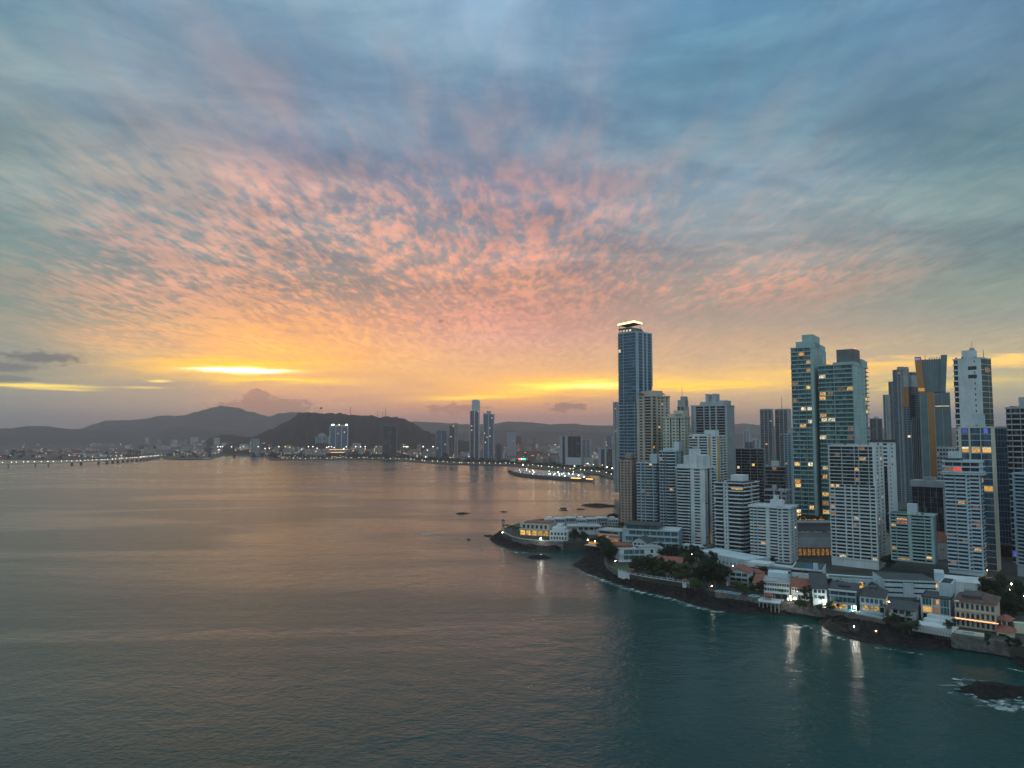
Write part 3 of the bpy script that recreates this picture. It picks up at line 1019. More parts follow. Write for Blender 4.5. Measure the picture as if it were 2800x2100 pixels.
class Tower:
    """local frame: x along the main face from its left end, y into the building, z up.
    The corner nearest the camera is at x = L, y = 0; the second visible face runs from there along +y."""

    def __init__(s, name, label, xl, xm, xr, ytop, d, beta, floors, wall, glass, z0=ZL, lit=0.05, litm=None, yref=None, depth=18.0, cap=100, group=None, cat='tower', ground=0.0, recess=1.4, seed=None, room=(2.4, 4.6)):
        # d: metres ahead of the camera of the near corner; beta: turn of the main face away from face-on
        yref = yref or ytop
        ym = (ytop + 1330) / 2 if ytop < 1330 else ytop + 40
        u = lambda x: (x - 1400.0) / F
        c = at(xm, ym, d)
        view = math.atan2(c.x, c.y)
        b = math.radians(beta)
        # direction of the main face going left from the corner: perpendicular to the view ray, then receding by beta
        a = view
        left = Vector((-math.cos(a), math.sin(a)))
        away = Vector((math.sin(a), math.cos(a)))
        dl = left * math.cos(b) + away * math.sin(b)
        dr = -left * math.sin(b) + away * math.cos(b)
        kk = CT + 0.0

        def reach(dirv, x):
            p = at(x, ym, 1000.0)
            k = p.x / p.y
            return (k * c.y - c.x) / (dirv.x - k * dirv.y)
        s.L = reach(dl, xl)
        s.D = reach(dr, xr) if xr - xm > 2 else depth
        s.ztop = at(xm, ytop, d).z
        s.z0 = z0
        s.hh = s.ztop - z0
        o = c.xy + dl * s.L
        s.rz = math.atan2(-dl.y, -dl.x)
        s.e = empty(name, (o.x, o.y, z0), s.rz, label, cat, group)
        s.floors, s.fh = floors, (s.hh - ground) / floors
        s.g0 = ground
        s.r = recess
        s.wall, s.glass = wall, glass
        s.rnd = random.Random(seed if seed is not None else len(label) * 131 + int(xl))
        s.body = MB()
        s.room = room
        s.near = d < 900
        s.panes = []           # (area weight, loc, rz, scale, material)
        s.rails = []           # (weight, mesh key, loc, rz)
        s.rail_mesh = {}
        s.lit, s.litm = lit, litm or [LIT_A, LIT_B, LIT_D, LIT_D, LIT_C]
        s.cap = cap
        s.more = []
        if ground:
            s.body.box(0.4, s.L - 0.4, 0.4, s.D - 0.4, 0, ground)

    # a face: 0 main, 1 the second face; local s along it, o outwards
    def P(s, face, a, o, z):
        return (a, -o, z) if face == 0 else (s.L + o, a, z)

    def bx(s, mb, face, a0, a1, o0, o1, z0, z1):
        if face == 0:
            mb.box(a0, a1, -o1, -o0, z0, z1)
        else:
            mb.box(s.L + o0, s.L + o1, a0, a1, z0, z1)

    def pane(s, face, a0, a1, o, z0, z1, m=None):
        if m is None:
            m = s.glass
            if s.rnd.random() < s.lit:
                m = s.rnd.choice(s.litm)
                if a1 - a0 > 4.2:                     # one room of the flat is lit, its neighbours dark
                    w_ = min(a1 - a0 - 1.0, s.rnd.uniform(*s.room))
                    st = a0 + s.rnd.random() * (a1 - a0 - w_)
                    if st - a0 > .4:
                        s.pane(face, a0, st, o, z0, z1, s.glass)
                    if a1 - st - w_ > .4:
                        s.pane(face, st + w_, a1, o, z0, z1, s.glass)
                    a0, a1 = st, st + w_
        w = 2.0 if face == 0 else 1.0
        if face == 0:
            s.panes.append((w * (a1 - a0) * (z1 - z0) + s.rnd.random() * .1, (a0, -o, z0), 0.0, (a1 - a0, 0.06, z1 - z0), m))
        else:
            s.panes.append((w * (a1 - a0) * (z1 - z0) * .8 + s.rnd.random() * .1, (s.L + o, a0, z0), math.pi / 2, (a1 - a0, 0.06, z1 - z0), m))

    def face(s, face, bays, kmin=0, kmax=None, zoff=0.0, p=1.1, para=0.8, wallm=None, rail=None):
        L = s.L if face == 0 else s.D - s.r
        a = 0.0 if face == 0 else s.r
        tot = sum(w for _, w in bays)
        kmax = s.floors if kmax is None else kmax
        fh, r = s.fh, s.r
        zb = s.g0
        for typ, w in bays:
            a0, a1 = a, a + L * w / tot
            a = a1
            z0, z1 = zb + kmin * fh, zb + kmax * fh
            if typ == 'W':
                s.bx(s.body, face, a0, a1, -r, 0, z0, z1)
                continue
            if typ == 'Y':                                  # coloured pier
                s.more.append((face, a0, a1, z0, z1))
                continue
            for k in range(kmin, kmax):
                z = zb + k * fh
                if typ in 'BCQ':                            # balcony in front of recessed glazing
                    key = (typ, round(a1 - a0, 2), face)
                    if key not in s.rail_mesh:
                        q = MB()
                        wd = a1 - a0
                        if typ == 'B':
                            q.box(0, wd, -p, r, 0, 0.28)
                            q.box(0.03, wd - 0.03, -p + 0.01, -p + 0.16, 0.28, 0.28 + para)
                            q.box(0.03, 0.15, -p + 0.16, 0.0, 0.28, 0.28 + para)
                            q.box(wd - 0.15, wd - 0.03, -p + 0.16, 0.0, 0.28, 0.28 + para)
                        elif typ == 'C':
                            n = 10
                            out = [(wd * i / n, -p * math.sin(math.pi * i / n) - 0.05) for i in range(n + 1)]
                            q.prism([(0, r)] + out + [(wd, r)], 0, 0.3)
                            inn = [(x + (0.15 if x < wd / 2 else -0.15) * (1 if abs(x - wd / 2) > wd * .45 else 0), y + 0.16) for x, y in out]
                            for i in range(n):
                                q.hexa([(*out[i], .3), (*out[i + 1], .3), (*inn[i + 1], .3), (*inn[i], .3),
                                        (*out[i], .3 + para), (*out[i + 1], .3 + para), (*inn[i + 1], .3 + para), (*inn[i], .3 + para)])
                        else:                               # angled prow
                            out = [(0, 0), (wd * .12, -p), (wd * .88, -p), (wd, 0)]
                            q.prism([(0, r)] + out + [(wd, r)], 0, 0.3)
                            for i in range(3):
                                A, B = Vector((*out[i], 0)), Vector((*out[i + 1], 0))
                                nn = Vector(((B - A).y, -(B - A).x, 0)).normalized() * -0.15
                                q.hexa([(A.x, A.y, .3), (B.x, B.y, .3), (B.x + nn.x, B.y + nn.y, .3), (A.x + nn.x, A.y + nn.y, .3),
                                        (A.x, A.y, .3 + para), (B.x, B.y, .3 + para), (B.x + nn.x, B.y + nn.y, .3 + para), (A.x + nn.x, A.y + nn.y, .3 + para)])
                        s.rail_mesh[key] = q.mesh('balcony', rail or wallm or s.wall)
                    loc = (a0, 0, z) if face == 0 else (s.L, a0, z)
                    s.rails.append(((a1 - a0) * (2 if face == 0 else 1), key, loc, 0.0 if face == 0 else math.pi / 2))
                    s.pane(face, a0 + .1, a1 - .1, -r + .08 if s.rnd.random() > .10 else p * .55 - .2 if typ == 'B' else -.25, z + .3 if True else z, z + fh - .02)
                elif typ == 'P':                            # strip window over a flush parapet
                    s.bx(s.body, face, a0, a1, -r, 0, z, z + min(para + .1, fh * .42))
                    s.pane(face, a0, a1, -.45, z + min(para + .1, fh * .42), z + fh)
                elif typ == 'N':                            # window set in the wall
                    j = (a1 - a0) * .14
                    s.bx(s.body, face, a0, a0 + j, -r, 0, z, z + fh)
                    s.bx(s.body, face, a1 - j, a1, -r, 0, z, z + fh)
                    s.bx(s.body, face, a0 + j, a1 - j, -r, 0, z, z + fh * .30)
                    s.bx(s.body, face, a0 + j, a1 - j, -r, 0, z + fh * .80, z + fh)
                    s.pane(face, a0 + j, a1 - j, -.4, z + fh * .30, z + fh * .80)
                elif typ == 'S':                            # small window in a plain wall
                    j = (a1 - a0) * .30
                    s.bx(s.body, face, a0, a0 + j, -r, 0, z, z + fh)
                    s.bx(s.body, face, a1 - j, a1, -r, 0, z, z + fh)
                    s.bx(s.body, face, a0 + j, a1 - j, -r, 0, z, z + fh * .34)
                    s.bx(s.body, face, a0 + j, a1 - j, -r, 0, z + fh * .74, z + fh)
                    s.pane(face, a0 + j, a1 - j, -.35, z + fh * .34, z + fh * .74)
                elif typ == 'G':                            # curtain glass between slab edges
                    s.bx(s.body, face, a0, a1, -r, 0, z, z + .42)
                    s.pane(face, a0, a1, -.12, z + .42, z + fh)
                elif typ == 'D':                            # recess backed by a black pane: dark glazing, and painted shade for open recesses
                    s.pane(face, a0, a1, -r + .1, z + .1, z + fh - .02, G_BLACK)

    def done(s, cap_h=1.2, over=0.0, roofm=None, left=True):
        b, r = s.body, s.r
        z1 = s.hh
        b.box(r, s.L - r, r, s.D, s.g0, z1)                         # core
        b.box(0, r, r, s.D, s.g0, z1)                               # far side wall
        wallo = b.build('wall', s.wall, s.e)
        # roof slab with a low parapet
        q = MB()
        o = over
        q.box(-o, s.L + o, -o, s.D + o, z1, z1 + .35)
        q.box(-o, s.L + o, -o, -o + .25, z1 + .35, z1 + cap_h)
        q.box(-o, s.L + o, s.D + o - .25, s.D + o, z1 + .35, z1 + cap_h)
        q.box(-o, -o + .25, -o + .25, s.D + o - .25, z1 + .35, z1 + cap_h)
        q.box(s.L + o - .25, s.L + o, -o + .25, s.D + o - .25, z1 + .35, z1 + cap_h)
        q.build('roof', roofm or s.wall, s.e)
        if s.near and s.L > 9 and s.D > 9:                        # plant on the roof
            for i in range(s.rnd.randint(3, 6)):
                q = MB()
                x, y = s.rnd.uniform(.04, .88) * s.L, s.rnd.uniform(.02, .10) * s.D + .6
                w, h = s.rnd.uniform(.8, 2.2), s.rnd.uniform(.8, 2.2)
                q.box(x, min(x + w, s.L - .4), y, y + w, z1 + .36, z1 + .36 + h)
                q.build('roof_unit', s.rnd.choice([M_GREY, M_STEEL, M_DKGREY]), s.e)
            q = MB()
            x, y = s.rnd.uniform(.1, .9) * s.L, s.D * .12
            q.tube((x, y, z1 + .3), (x, y, z1 + s.rnd.uniform(3.5, 6.5)), .14, .06, 4)
            q.build('antenna', M_METAL, s.e)
        for face, a0, a1, za, zb in s.more:
            q = MB()
            s.bx(q, face, a0, a1, -r, .05, za, zb)
            q.build('pier', M_YEL, s.e)
        s.rails.sort(key=lambda x: -x[0])
        for w, key, loc, rz in s.rails[:s.cap]:
            link('balcony', s.rail_mesh[key], s.e, loc, rz)
        if len(s.rails) > s.cap:
            q = MB()
            for w, key, loc, rz in s.rails[s.cap:]:
                me = s.rail_mesh[key]
                base = len(q.v)
                c, sn = math.cos(rz), math.sin(rz)
                for v in me.vertices:
                    x, y, z = v.co
                    q.v.append((x * c - y * sn + loc[0], x * sn + y * c + loc[1], z + loc[2]))
                for f in me.polygons:
                    q.f.append(tuple(base + i for i in f.vertices))
                    q.mi.append(0)
            tag(q.build('balcony_rows', s.rails and s.rail_mesh[s.rails[0][1]].materials[0], s.e), kind='stuff')
        s.panes.sort(key=lambda x: -(x[0] + (50 if x[4] not in (s.glass, G_BLACK) else 0)))
        for w, loc, rz, sc, m in s.panes[:s.cap]:
            link('window', unit_pane(m), s.e, loc, rz, sc)
        # the rest, with the strip windows of the side that faces away
        q = MB()
        for w, loc, rz, sc, m in s.panes[s.cap:]:
            if rz == 0:
                q.box(loc[0], loc[0] + sc[0], loc[1], loc[1] + .06, loc[2], loc[2] + sc[2])
            else:
                q.box(loc[0] - .06, loc[0], loc[1], loc[1] + sc[0], loc[2], loc[2] + sc[2])
        if left:
            for k in range(s.floors):
                z = s.g0 + k * s.fh
                q.box(-.04, 0.1, s.D * .2, s.D * .45, z + s.fh * .4, z + s.fh * .8)
                q.box(-.04, 0.1, s.D * .6, s.D * .85, z + s.fh * .4, z + s.fh * .8)
        if q.f:
            tag(q.build('window_rows', s.glass, s.e), kind='stuff')
        return s

    def block(s, x0, x1, y0, y1, h, m=None, name='roof_block', z=None, base=0.0):
        """a box on the roof, x and y as shares of the plan"""
        q = MB()
        zz = s.hh + .35 + base if z is None else z
        q.box(s.L * x0, s.L * x1, s.D * y0, s.D * y1, zz, zz + h)
        return q.build(name, m or s.wall, s.e)

    def mast(s, x, y, z, h, r=.25, name='antenna', lamp=False):
        q = MB()
        q.tube((s.L * x, s.D * y, z), (s.L * x, s.D * y, z + h), r, r * .4, 5)
        o = q.build(name, M_METAL, s.e)
        if lamp:
            q = MB()
            q.ball((s.L * x, s.D * y, z + h), .7)
            q.build('beacon', M_LAMPR, o)
        return o

    def put(s, x, y, z):
        """a local point in world coordinates"""
        c, sn = math.cos(s.rz), math.sin(s.rz)
        ex, ey, ez = s.e.location
        return Vector((ex + x * c - y * sn, ey + x * sn + y * c, ez + z))


B, C, Wd, P_, N_, S_, G_, D_, Q_, Y_ = 'BCWPNSGDQY'

# 1  tall blue glass tower with a lit crown
t = Tower('blue_glass_tower', 'tallest slim blue glass tower with a glowing golden canopy on its roof', 1692, 1741, 1786, 908, 868, 38, 58, M_BLUEW, G_BLUE, lit=.015, litm=[LIT_C, LIT_D, LIT_D], recess=.8)
kb = 36
t.face(0, [(G_, 1.2), (Wd, .12), (G_, 3), (Wd, .1)], kb, 58)
t.face(1, [(Wd, .7), (G_, 1.2), (Wd, .5), (G_, .7), (Wd, .5), (G_, 1.1), (Wd, .4)], kb, 58)
t.face(0, [(B, 1.2), (Wd, .1), (B, .8), (Wd, .1), (B, 1.7), (Wd, .15), (B, .5)], 0, kb, p=.8, para=.75)
t.face(1, [(Wd, 1.2), (N_, 1), (Wd, .6), (N_, 1), (Wd, .6)], 0, kb)
t.done(1.5)
q = MB()
for k in range(11, 58):                                         # small side balconies that notch the left edge
    z = t.g0 + k * t.fh
    if k % 7 != 3:
        q2 = MB()
        q2.box(-1.9, -.01, 1.0, 5.0, 0, .3)
        q2.box(-1.9, -1.75, 1.0, 5.0, .3, 1.1)
        if k == 11:
            side = q2.mesh('side_balcony', M_BLUEW)
        link('side_balcony', side, t.e, (0, 0, z))
t.block(.02, .98, .03, .5, 2.6, M_DKGREY, 'crown_screen', base=0)
t.block(.02, .80, .03, .62, 6.0, M_DKGREY, 'penthouse')
for i in range(4):
    q = MB()
    q.box(t.L * (.06 + .18 * i), t.L * (.06 + .18 * i + .12), t.D * .03 - .06, t.D * .03 + .1, t.hh + 2.2, t.hh + 4.6)
    q.build('lit_window', LIT_C, t.e)
q = MB()
q.box(0, t.L * .72, 0, t.D * .5, t.hh + 6.6, t.hh + 7.0)
cn = q.build('terrace_roof', M_DKGREY, t.e)
q = MB()
for x, y in ((.04, .05), (.7, .05), (.04, .6), (.7, .6)):
    q.box(t.L * x - .2, t.L * x + .2, t.D * y - .2, t.D * y + .2, t.hh + 7, t.hh + 10.4)
q.build('canopy_posts', M_METAL, t.e)
q = MB()
q.hexa([(0, .2, t.hh + 10.8), (t.L * .88, .2, t.hh + 12.0), (t.L * .88, t.D * .5, t.hh + 11.6), (0, t.D * .55, t.hh + 10.4),
        (0, .2, t.hh + 11.2), (t.L * .88, .2, t.hh + 12.4), (t.L * .88, t.D * .5, t.hh + 12.0), (0, t.D * .55, t.hh + 10.8)])
cp = q.build('canopy', M_DKGREY, t.e)
M_CROWN = mat('crown_light', (1, .9, .5), .5, emit=(1.0, .82, .30), estr=2.6, sample=False)
q = MB()
q.hexa([(-.3, -.1, t.hh + 11.1), (t.L * .90, -.1, t.hh + 12.3), (t.L * .90, .2, t.hh + 12.3), (-.3, .2, t.hh + 11.1),
        (-.3, -.1, t.hh + 13.2), (t.L * .90, -.1, t.hh + 14.6), (t.L * .90, .2, t.hh + 14.6), (-.3, .2, t.hh + 13.2)])
q.hexa([(t.L * .90, .2, t.hh + 12.3), (t.L * .91, .2, t.hh + 12.3), (t.L * .91, t.D * .5, t.hh + 11.8), (t.L * .90, t.D * .5, t.hh + 11.8),
        (t.L * .90, .2, t.hh + 14.6), (t.L * .91, .2, t.hh + 14.6), (t.L * .91, t.D * .5, t.hh + 13.8), (t.L * .90, t.D * .5, t.hh + 13.8)])
q.build('crown_light', M_CROWN, cp)

# 2  dark slab behind it
t = Tower('grey_slab_tower', 'narrow brown grey slab tower half hidden behind the tallest blue tower', 1677, 1690, 1700, 1101, 1250, 20, 52, M_GREY, G_DARK, cap=60, recess=.5)
t.face(0, [(Wd, 1), (N_, 1.2), (Wd, 1)])
t.face(1, [(Wd, 1)])
t.done()

# 3  beige tower; golden light on its lattice spire is put in as glow
t = Tower('beige_tower', 'beige apartment tower with a glowing lattice spire beside the tallest blue tower', 1742, 1784, 1833, 1084, 800, 42, 44, M_BEIGE, G_DARK, lit=.02)
t.face(0, [(Wd, .5), (N_, 1), (Wd, .4), (B, 1.5), (Wd, .3)], p=.6)
t.face(1, [(B, 1.1), (Wd, .5), (N_, 1), (Wd, .25), (N_, .9), (Wd, .7), (N_, .8), (Wd, .6)], p=.6)
t.done(1.4, .5)
t.block(.15, .98, .1, .62, 6.5)
t.block(.05, .4, .7, .95, 3.0)
for fx, fy in ((.25, .05), (.8, .75)):
    q = MB()
    x, y, z = t.L * fx, t.D * fy, t.hh + .4
    for sx, sy in ((-2, -2), (2, -2), (-2, 2), (2, 2)):
        q.tube((x + sx, y + sy, z), (x + sx, y + sy, z + 2.6), .14, n=4)
    for i in range(4):
        A = [(x - 3, y - 3), (x + 3, y - 3), (x + 3, y + 3), (x - 3, y + 3)]
        q.tri((*A[i], z + 2.6), (*A[(i + 1) % 4], z + 2.6), (x, y, z + 4.6))
    q.build('pergola', M_DKROOF, t.e)
M_SPIRE = mat('spire_light', (1, .55, .2), .5, emit=(1.0, .42, .06), estr=.9, sample=False)
q = MB()
sx, sy, sz, sh, sr = t.L * .80, t.D * .36, t.hh + 6.9, 17.0, 4.0
ring = [(sx + sr * math.cos(a_), sy + sr * math.sin(a_)) for a_ in [math.pi / 8 + i * math.pi / 4 for i in range(8)]]
for i in range(8):
    q.tube((*ring[i], sz), (sx, sy, sz + sh * .92), .22, .16, 4)
for lv in (0.02, .22, .42, .6):
    rr = [(sx + (x - sx) * (1 - lv / .92), sy + (y - sy) * (1 - lv / .92), sz + sh * lv) for x, y in ring]
    for i in range(8):
        q.tube(rr[i], rr[(i + 1) % 8], .15, n=4)
q.tube((sx, sy, sz + sh * .85), (sx, sy, sz + sh * 1.35), .2, .08, 4)
q.build('spire', M_SPIRE, t.e)

# 4  cream tower
t = Tower('cream_tower', 'cream apartment tower with stepped top between beige spire tower and big grid tower', 1813, 1872, 1889, 1142, 760, 16, 36, M_CREAM, G_TEAL, lit=.01)
t.face(0, [(N_, 1), (Wd, .2), (N_, 1), (Wd, .2), (D_, .45), (Wd, .2), (N_, 1), (Wd, .2), (N_, 1), (D_, .5), (Wd, .2), (N_, 1)])
t.face(1, [(Wd, .6), (N_, 1), (Wd, .5), (N_, 1), (Wd, .5)])
t.done(1.4, .4)
t.block(.2, .9, .1, .8, 4.0)
t.block(.5, .95, .1, .8, 7.5)

# 4b stepped grey tower behind
t = Tower('stepped_tower', 'far dark grey stepped tower with a thin red tipped mast behind the cream tower', 1853, 1874, 1886, 1112, 1300, 12, 52, M_GREY, G_DARK, cap=50, recess=.5)
t.face(0, [(Wd, .4), (G_, 1), (Wd, .4), (G_, 1), (Wd, .4)])
t.face(1, [(N_, 1), (Wd, .5), (N_, 1)])
t.done()
t.block(.02, .96, .1, .9, 12.0)
t.block(.35, .96, .2, .8, 19.0)
t.mast(.45, .4, t.hh + 12, 30, .5, lamp=True)

# 5  big grid tower
t = Tower('grid_tower', 'broad white tower with a grid of wide dark openings and twin roof blocks', 1891, 1990, 2010, 1110, 765, 16, 46, M_GREYW, G_BLACK, lit=.025, litm=[LIT_C, LIT_D, LIT_A])
t.face(0, [(Wd, .25), (N_, .3), (Wd, .5), (B, 1.6), (Wd, .2), (B, 1.0), (Wd, .3), (B, 1.0), (Wd, .3), (B, 1.7), (Wd, .45)], p=.1, para=.45)
t.face(1, [(Wd, .4), (S_, .5), (Wd, .3), (S_, .5), (Wd, .8), (S_, .5), (Wd, .4)])
t.done(1.4, .4)
t.block(.24, .92, .1, .7, 4.6)
for x0, x1, h in ((.37, .45, 13.5), (.55, .66, 13.5)):
    t.block(x0, x1, .2, .7, h)
t.block(.37, .66, .3, .6, 8.0)
t.block(.7, .95, .2, .8, 6.0)

# 6  white tower with ochre piers
t = Tower('ochre_striped_tower', 'white balcony tower with two ochre vertical strips in front of the grid tower', 1884, 1968, 1986, 1194, 705, 18, 38, M_WHITE, G_DARK, lit=.05)
t.face(0, [(C, 1.9), (Wd, .3), (C, 1.7), (Wd, .25), (Y_, .5), (Wd, .2), (N_, 1.0), (Wd, .15), (Y_, .45)], p=1.6)
t.face(1, [(Wd, .2), (B, 1.0), (Wd, .3), (B, 1)])
t.done(1.3, .3)
t.block(.48, .82, .2, .8, 6.0)
t.block(.02, .5, .1, .7, 2.4)

# 7  twin dark towers
for i, (xl, xm, xr, nm) in enumerate(((2080, 2113, 2117, 'a'), (2121, 2156, 2166, 'b'))):
    t = Tower('twin_tower', ['dark green ribbed twin tower without a mast far behind the low blocks', 'dark green ribbed twin tower with a tall thin mast on its roof'][i], xl, xm, xr, 1122, 1300, 8 if i == 0 else 18, 48, M_GREY, G_DARK, lit=.03, cap=100, recess=.5, group='twin dark towers')
    t.face(0, [(Wd, .2), (B, 1.2), (Wd, .3), (B, 1.2), (Wd, .3), (B, 1.2), (Wd, .2)], p=.3, para=.5)
    t.face(1, [(Wd, 1)])
    t.done(3.0)
    if i:
        t.mast(.45, .4, t.hh, 28, .6)

# 8  small far blocks between
t = Tower('pale_slim_tower', 'slim pale tower with a notched top far behind the striped office slab', 2033, 2051, 2055, 1178, 1700, 10, 40, M_GREYW, G_DARK, cap=40, recess=.5)
t.face(0, [(Wd, .4), (N_, 1), (Wd, .3), (N_, 1), (Wd, .4)])
t.done()
t.block(.55, .95, .2, .8, 9)
t = Tower('dark_low_block', 'dark block beside the slim pale tower far behind', 2038, 2060, 2062, 1210, 1500, 10, 26, M_DKGREY, G_BLACK, cap=40, recess=.5)
t.face(0, [(N_, 1), (N_, 1)])
t.done()
t = Tower('pale_far_block', 'pale block beside the twin towers with a flat top', 2056, 2080, 2081, 1203, 1650, 6, 34, M_GREYW, G_DARK, cap=40, recess=.5)
t.face(0, [(Wd, .3), (N_, 1), (Wd, .3), (N_, 1), (Wd, .3)])
t.done()
t.block(.1, .6, .2, .8, 4)

# 9  striped slab with open floors
t = Tower('striped_tower', 'dark tower striped by white open balcony slabs below the dark twin towers', 2012, 2088, 2092, 1229, 790, 8, 27, M_GREY, G_BLACK, lit=.02)
t.face(0, [(B, .9), (Wd, .08), (B, 1.4), (Wd, .08), (B, 1.1), (Wd, .08), (B, 1)], p=.9, para=.35)
t.done(1.2, .6)

# 10 dark brown slab and low white block before it
t = Tower('brown_block', 'dark brown apartment block with stacked balconies and white lift house', 2092, 2146, 2152, 1278, 745, 10, 18, M_BROWN, G_BLACK, lit=.03)
t.face(0, [(B, 1.5), (Wd, .1), (B, 1.5), (Wd, .1), (B, 1.2)], p=.8, para=.4, rail=M_GREY)
t.done(1.0, .5, M_GREY)
t.block(.3, .68, .2, .8, 6, M_WHITE)
t = Tower('white_low_block', 'low white block with deep dark balconies below the brown block', 2091, 2150, 2165, 1344, 690, 14, 10, M_GREYW, G_DARK, lit=.02)
t.face(0, [(B, 2), (Wd, .5), (B, 1.2), (Wd, .3), (N_, 1)], p=1.0)
t.face(1, [(N_, 1), (Wd, .4), (N_, 1)])
t.done(1.2, .4)
t.block(.3, .5, .2, .5, 5)
t.mast(.52, .4, t.hh + 1, 8, .9, 'flue')

# 11 narrow pale tower at the left of the condominium
t = Tower('narrow_pale_tower', 'narrow pale blue tower squeezed against the teal condominium', 2146, 2163, 2170, 1188, 820, 10, 38, M_BLUEW, G_DARK, lit=.02, cap=60)
t.face(0, [(N_, 1), (Wd, .4), (N_, .8)])
t.face(1, [(Wd, 1)])
t.done()

# 12 the tall teal condominium: two joined halves
t = Tower('teal_condominium', 'tall pale teal condominium with broad lit rooms and a stepped roof', 2166, 2228, 2280, 950, 690, 12, 45, M_TEALW, G_TEAL, lit=.16, litm=[LIT_A, LIT_A, LIT_B, LIT_D, LIT_C], depth=26, seed=5, room=(3.5, 8.0))
t.D = min(t.D, 60)
t.face(0, [(B, 1.5), (Wd, .08), (B, 1.5), (Wd, .08), (B, 1.2), (Wd, .6)], 0, 45, p=.5, para=.75)
t.face(1, [(Wd, 1.2), (S_, .4), (Wd, 1.6), (S_, .4), (Wd, .8)])
t.done(1.0, .2)
t.block(.25, .99, .0, .98, 6.0)
t.block(.5, .99, .05, .55, 13.0)
t = Tower('teal_condominium', 'broad pale teal condominium with a black roof cube and a roof garden', 2241, 2335, 2378, 997, 672, 14, 40, M_TEALW, G_TEAL, lit=.20, litm=[LIT_A, LIT_A, LIT_B, LIT_D, LIT_C], seed=11, room=(4.0, 9.0))
t.face(0, [(B, 1.4), (B, 1.5), (Wd, .10), (B, 2.0), (B, 1.3)], p=.5, para=.7)
t.face(1, [(Wd, 1.4), (S_, .35), (Wd, .9), (S_, .4), (Wd, .4), (B, 1.0)], p=.6)
t.done(1.2, .3)
t.block(.38, .99, .12, .5, 3.4)
t.block(.46, .98, .20, .55, 16.0, M_DKGREY, 'plant_room')
t.block(.55, .98, .56, .85, 8.0)
t.block(.99, 1.0, .60, .98, 7.0, M_TEALW, 'screen_wall')
t.mast(.9, .4, t.hh + 16, 1.6, .2, 'beacon_post', lamp=True)
T12 = t

# 13 black and white tower in front
t = Tower('black_white_tower', 'white framed tower with black balcony bands in front of the teal condominium', 2266, 2393, 2417, 1222, 545, 13, 32, M_WHITE, G_BLACK, lit=.085, litm=[LIT_A, LIT_B, LIT_D, LIT_C, LIT_D], ground=6.0, seed=3)
kb = 21
t.face(0, [(Wd, .12), (B, 1.6), (Wd, .05), (B, 1.6), (Wd, .05), (B, .5), (Wd, .05), (B, 1.2), (Wd, .06), (B, .5), (Wd, .3)], kb, 32, p=.3, para=.28)
t.face(0, [(Wd, .1), (B, .55), (Wd, .08), (B, 1.25), (Wd, .16), (B, .7), (Wd, .12), (B, .8), (Wd, .14), (B, 1.3), (Wd, .12), (B, .6), (Wd, .16)], 0, kb, p=.25, para=.85)
t.face(1, [(Wd, .3), (N_, .7), (Wd, .5), (N_, .7), (Wd, .4)])
t.done(1.2, .15)
for i in range(6):
    q = MB()
    q.box(t.L * i / 5.15, t.L * i / 5.15 + 1.0, .1, 1.1, 0, 6.0)
    q.build('column', M_WHITE, t.e)
t.pane(0, .5, t.L - 1, -1.2, .5, 5.0, LIT_D)

# 14 white tower with a dark glass strip behind it
t = Tower('white_strip_tower', 'plain white tower with one dark glass strip and a black roof edge', 2380, 2450, 2456, 1210, 610, 8, 28, M_WHITE, G_DARK, lit=.01)
t.face(0, [(Wd, 1.0), (S_, .9), (Wd, .25), (N_, 1.0), (Wd, .4), (S_, .6), (Wd, .3)], 22, 28)
t.face(0, [(Wd, 2.0), (D_, .9), (Wd, .3), (S_, .4), (Wd, .8)], 0, 22)
t.done(2.4, .1, M_DKROOF)

# 15 dark domed tower far behind
t = Tower('domed_tower', 'far dark tower with a small dome between condominium and the glass cluster', 2381, 2399, 2416, 1146, 1450, 35, 44, M_DKGREY, G_DARK, cap=50, recess=.5)
t.face(0, [(Wd, .3), (G_, 1), (Wd, .3), (G_, 1), (Wd, .3)])
t.face(1, [(Wd, .3), (G_, 1), (Wd, .3)])
t.done()
q = MB()
q.ball((t.L * .6, t.D * .4, t.hh + 1), 5.5, 12, 8)
q.build('dome', M_GREY, t.e, smooth=True)

# 16 the bluish cluster
t = Tower('pale_ribbed_tower', 'lowest slim ribbed tower at the outer edge of the glass cluster', 2418, 2424, 2438, 1081, 1180, 35, 50, M_GREYW, G_TEAL, cap=60, recess=.5)
t.face(0, [(B, 1)], p=.5, para=.6)
t.face(1, [(Wd, .4), (N_, .6), (Wd, .8)])
t.done()
t = Tower('dark_shaft_tower', 'plain dark shaft tower second from the outer edge of the glass cluster', 2434, 2445, 2450, 1045, 1220, 15, 58, M_DKGREY, G_DARK, cap=60, recess=.5)
t.face(0, [(N_, 1), (Wd, .3)])
t.done()
t = Tower('round_topped_tower', 'grey tower with a stepped curved top and a column of small dark balconies', 2446, 2469, 2492, 1012, 1080, 40, 60, M_GREY, G_BLUE, lit=.01, recess=.6)
t.face(0, [(G_, 1.4), (Wd, .3), (B, .8), (Wd, .3)], p=.4)
t.face(1, [(B, .7), (Wd, 1.6), (B, .5)], p=.4)
t.done(1.5)
t.block(.5, 1.0, .05, .95, 5.0)
t = Tower('blunt_tower', 'grey tower with a column of slots behind the copper topped glass slab', 2484, 2500, 2528, 1028, 1130, 35, 60, M_GREY, G_BLUE, cap=80, recess=.6)
t.face(0, [(G_, 1), (Wd, .3)])
t.face(1, [(Wd, 1), (N_, .8), (Wd, .5)])
t.done()
t.block(.0, .9, .05, .5, 6, M_GREEN)

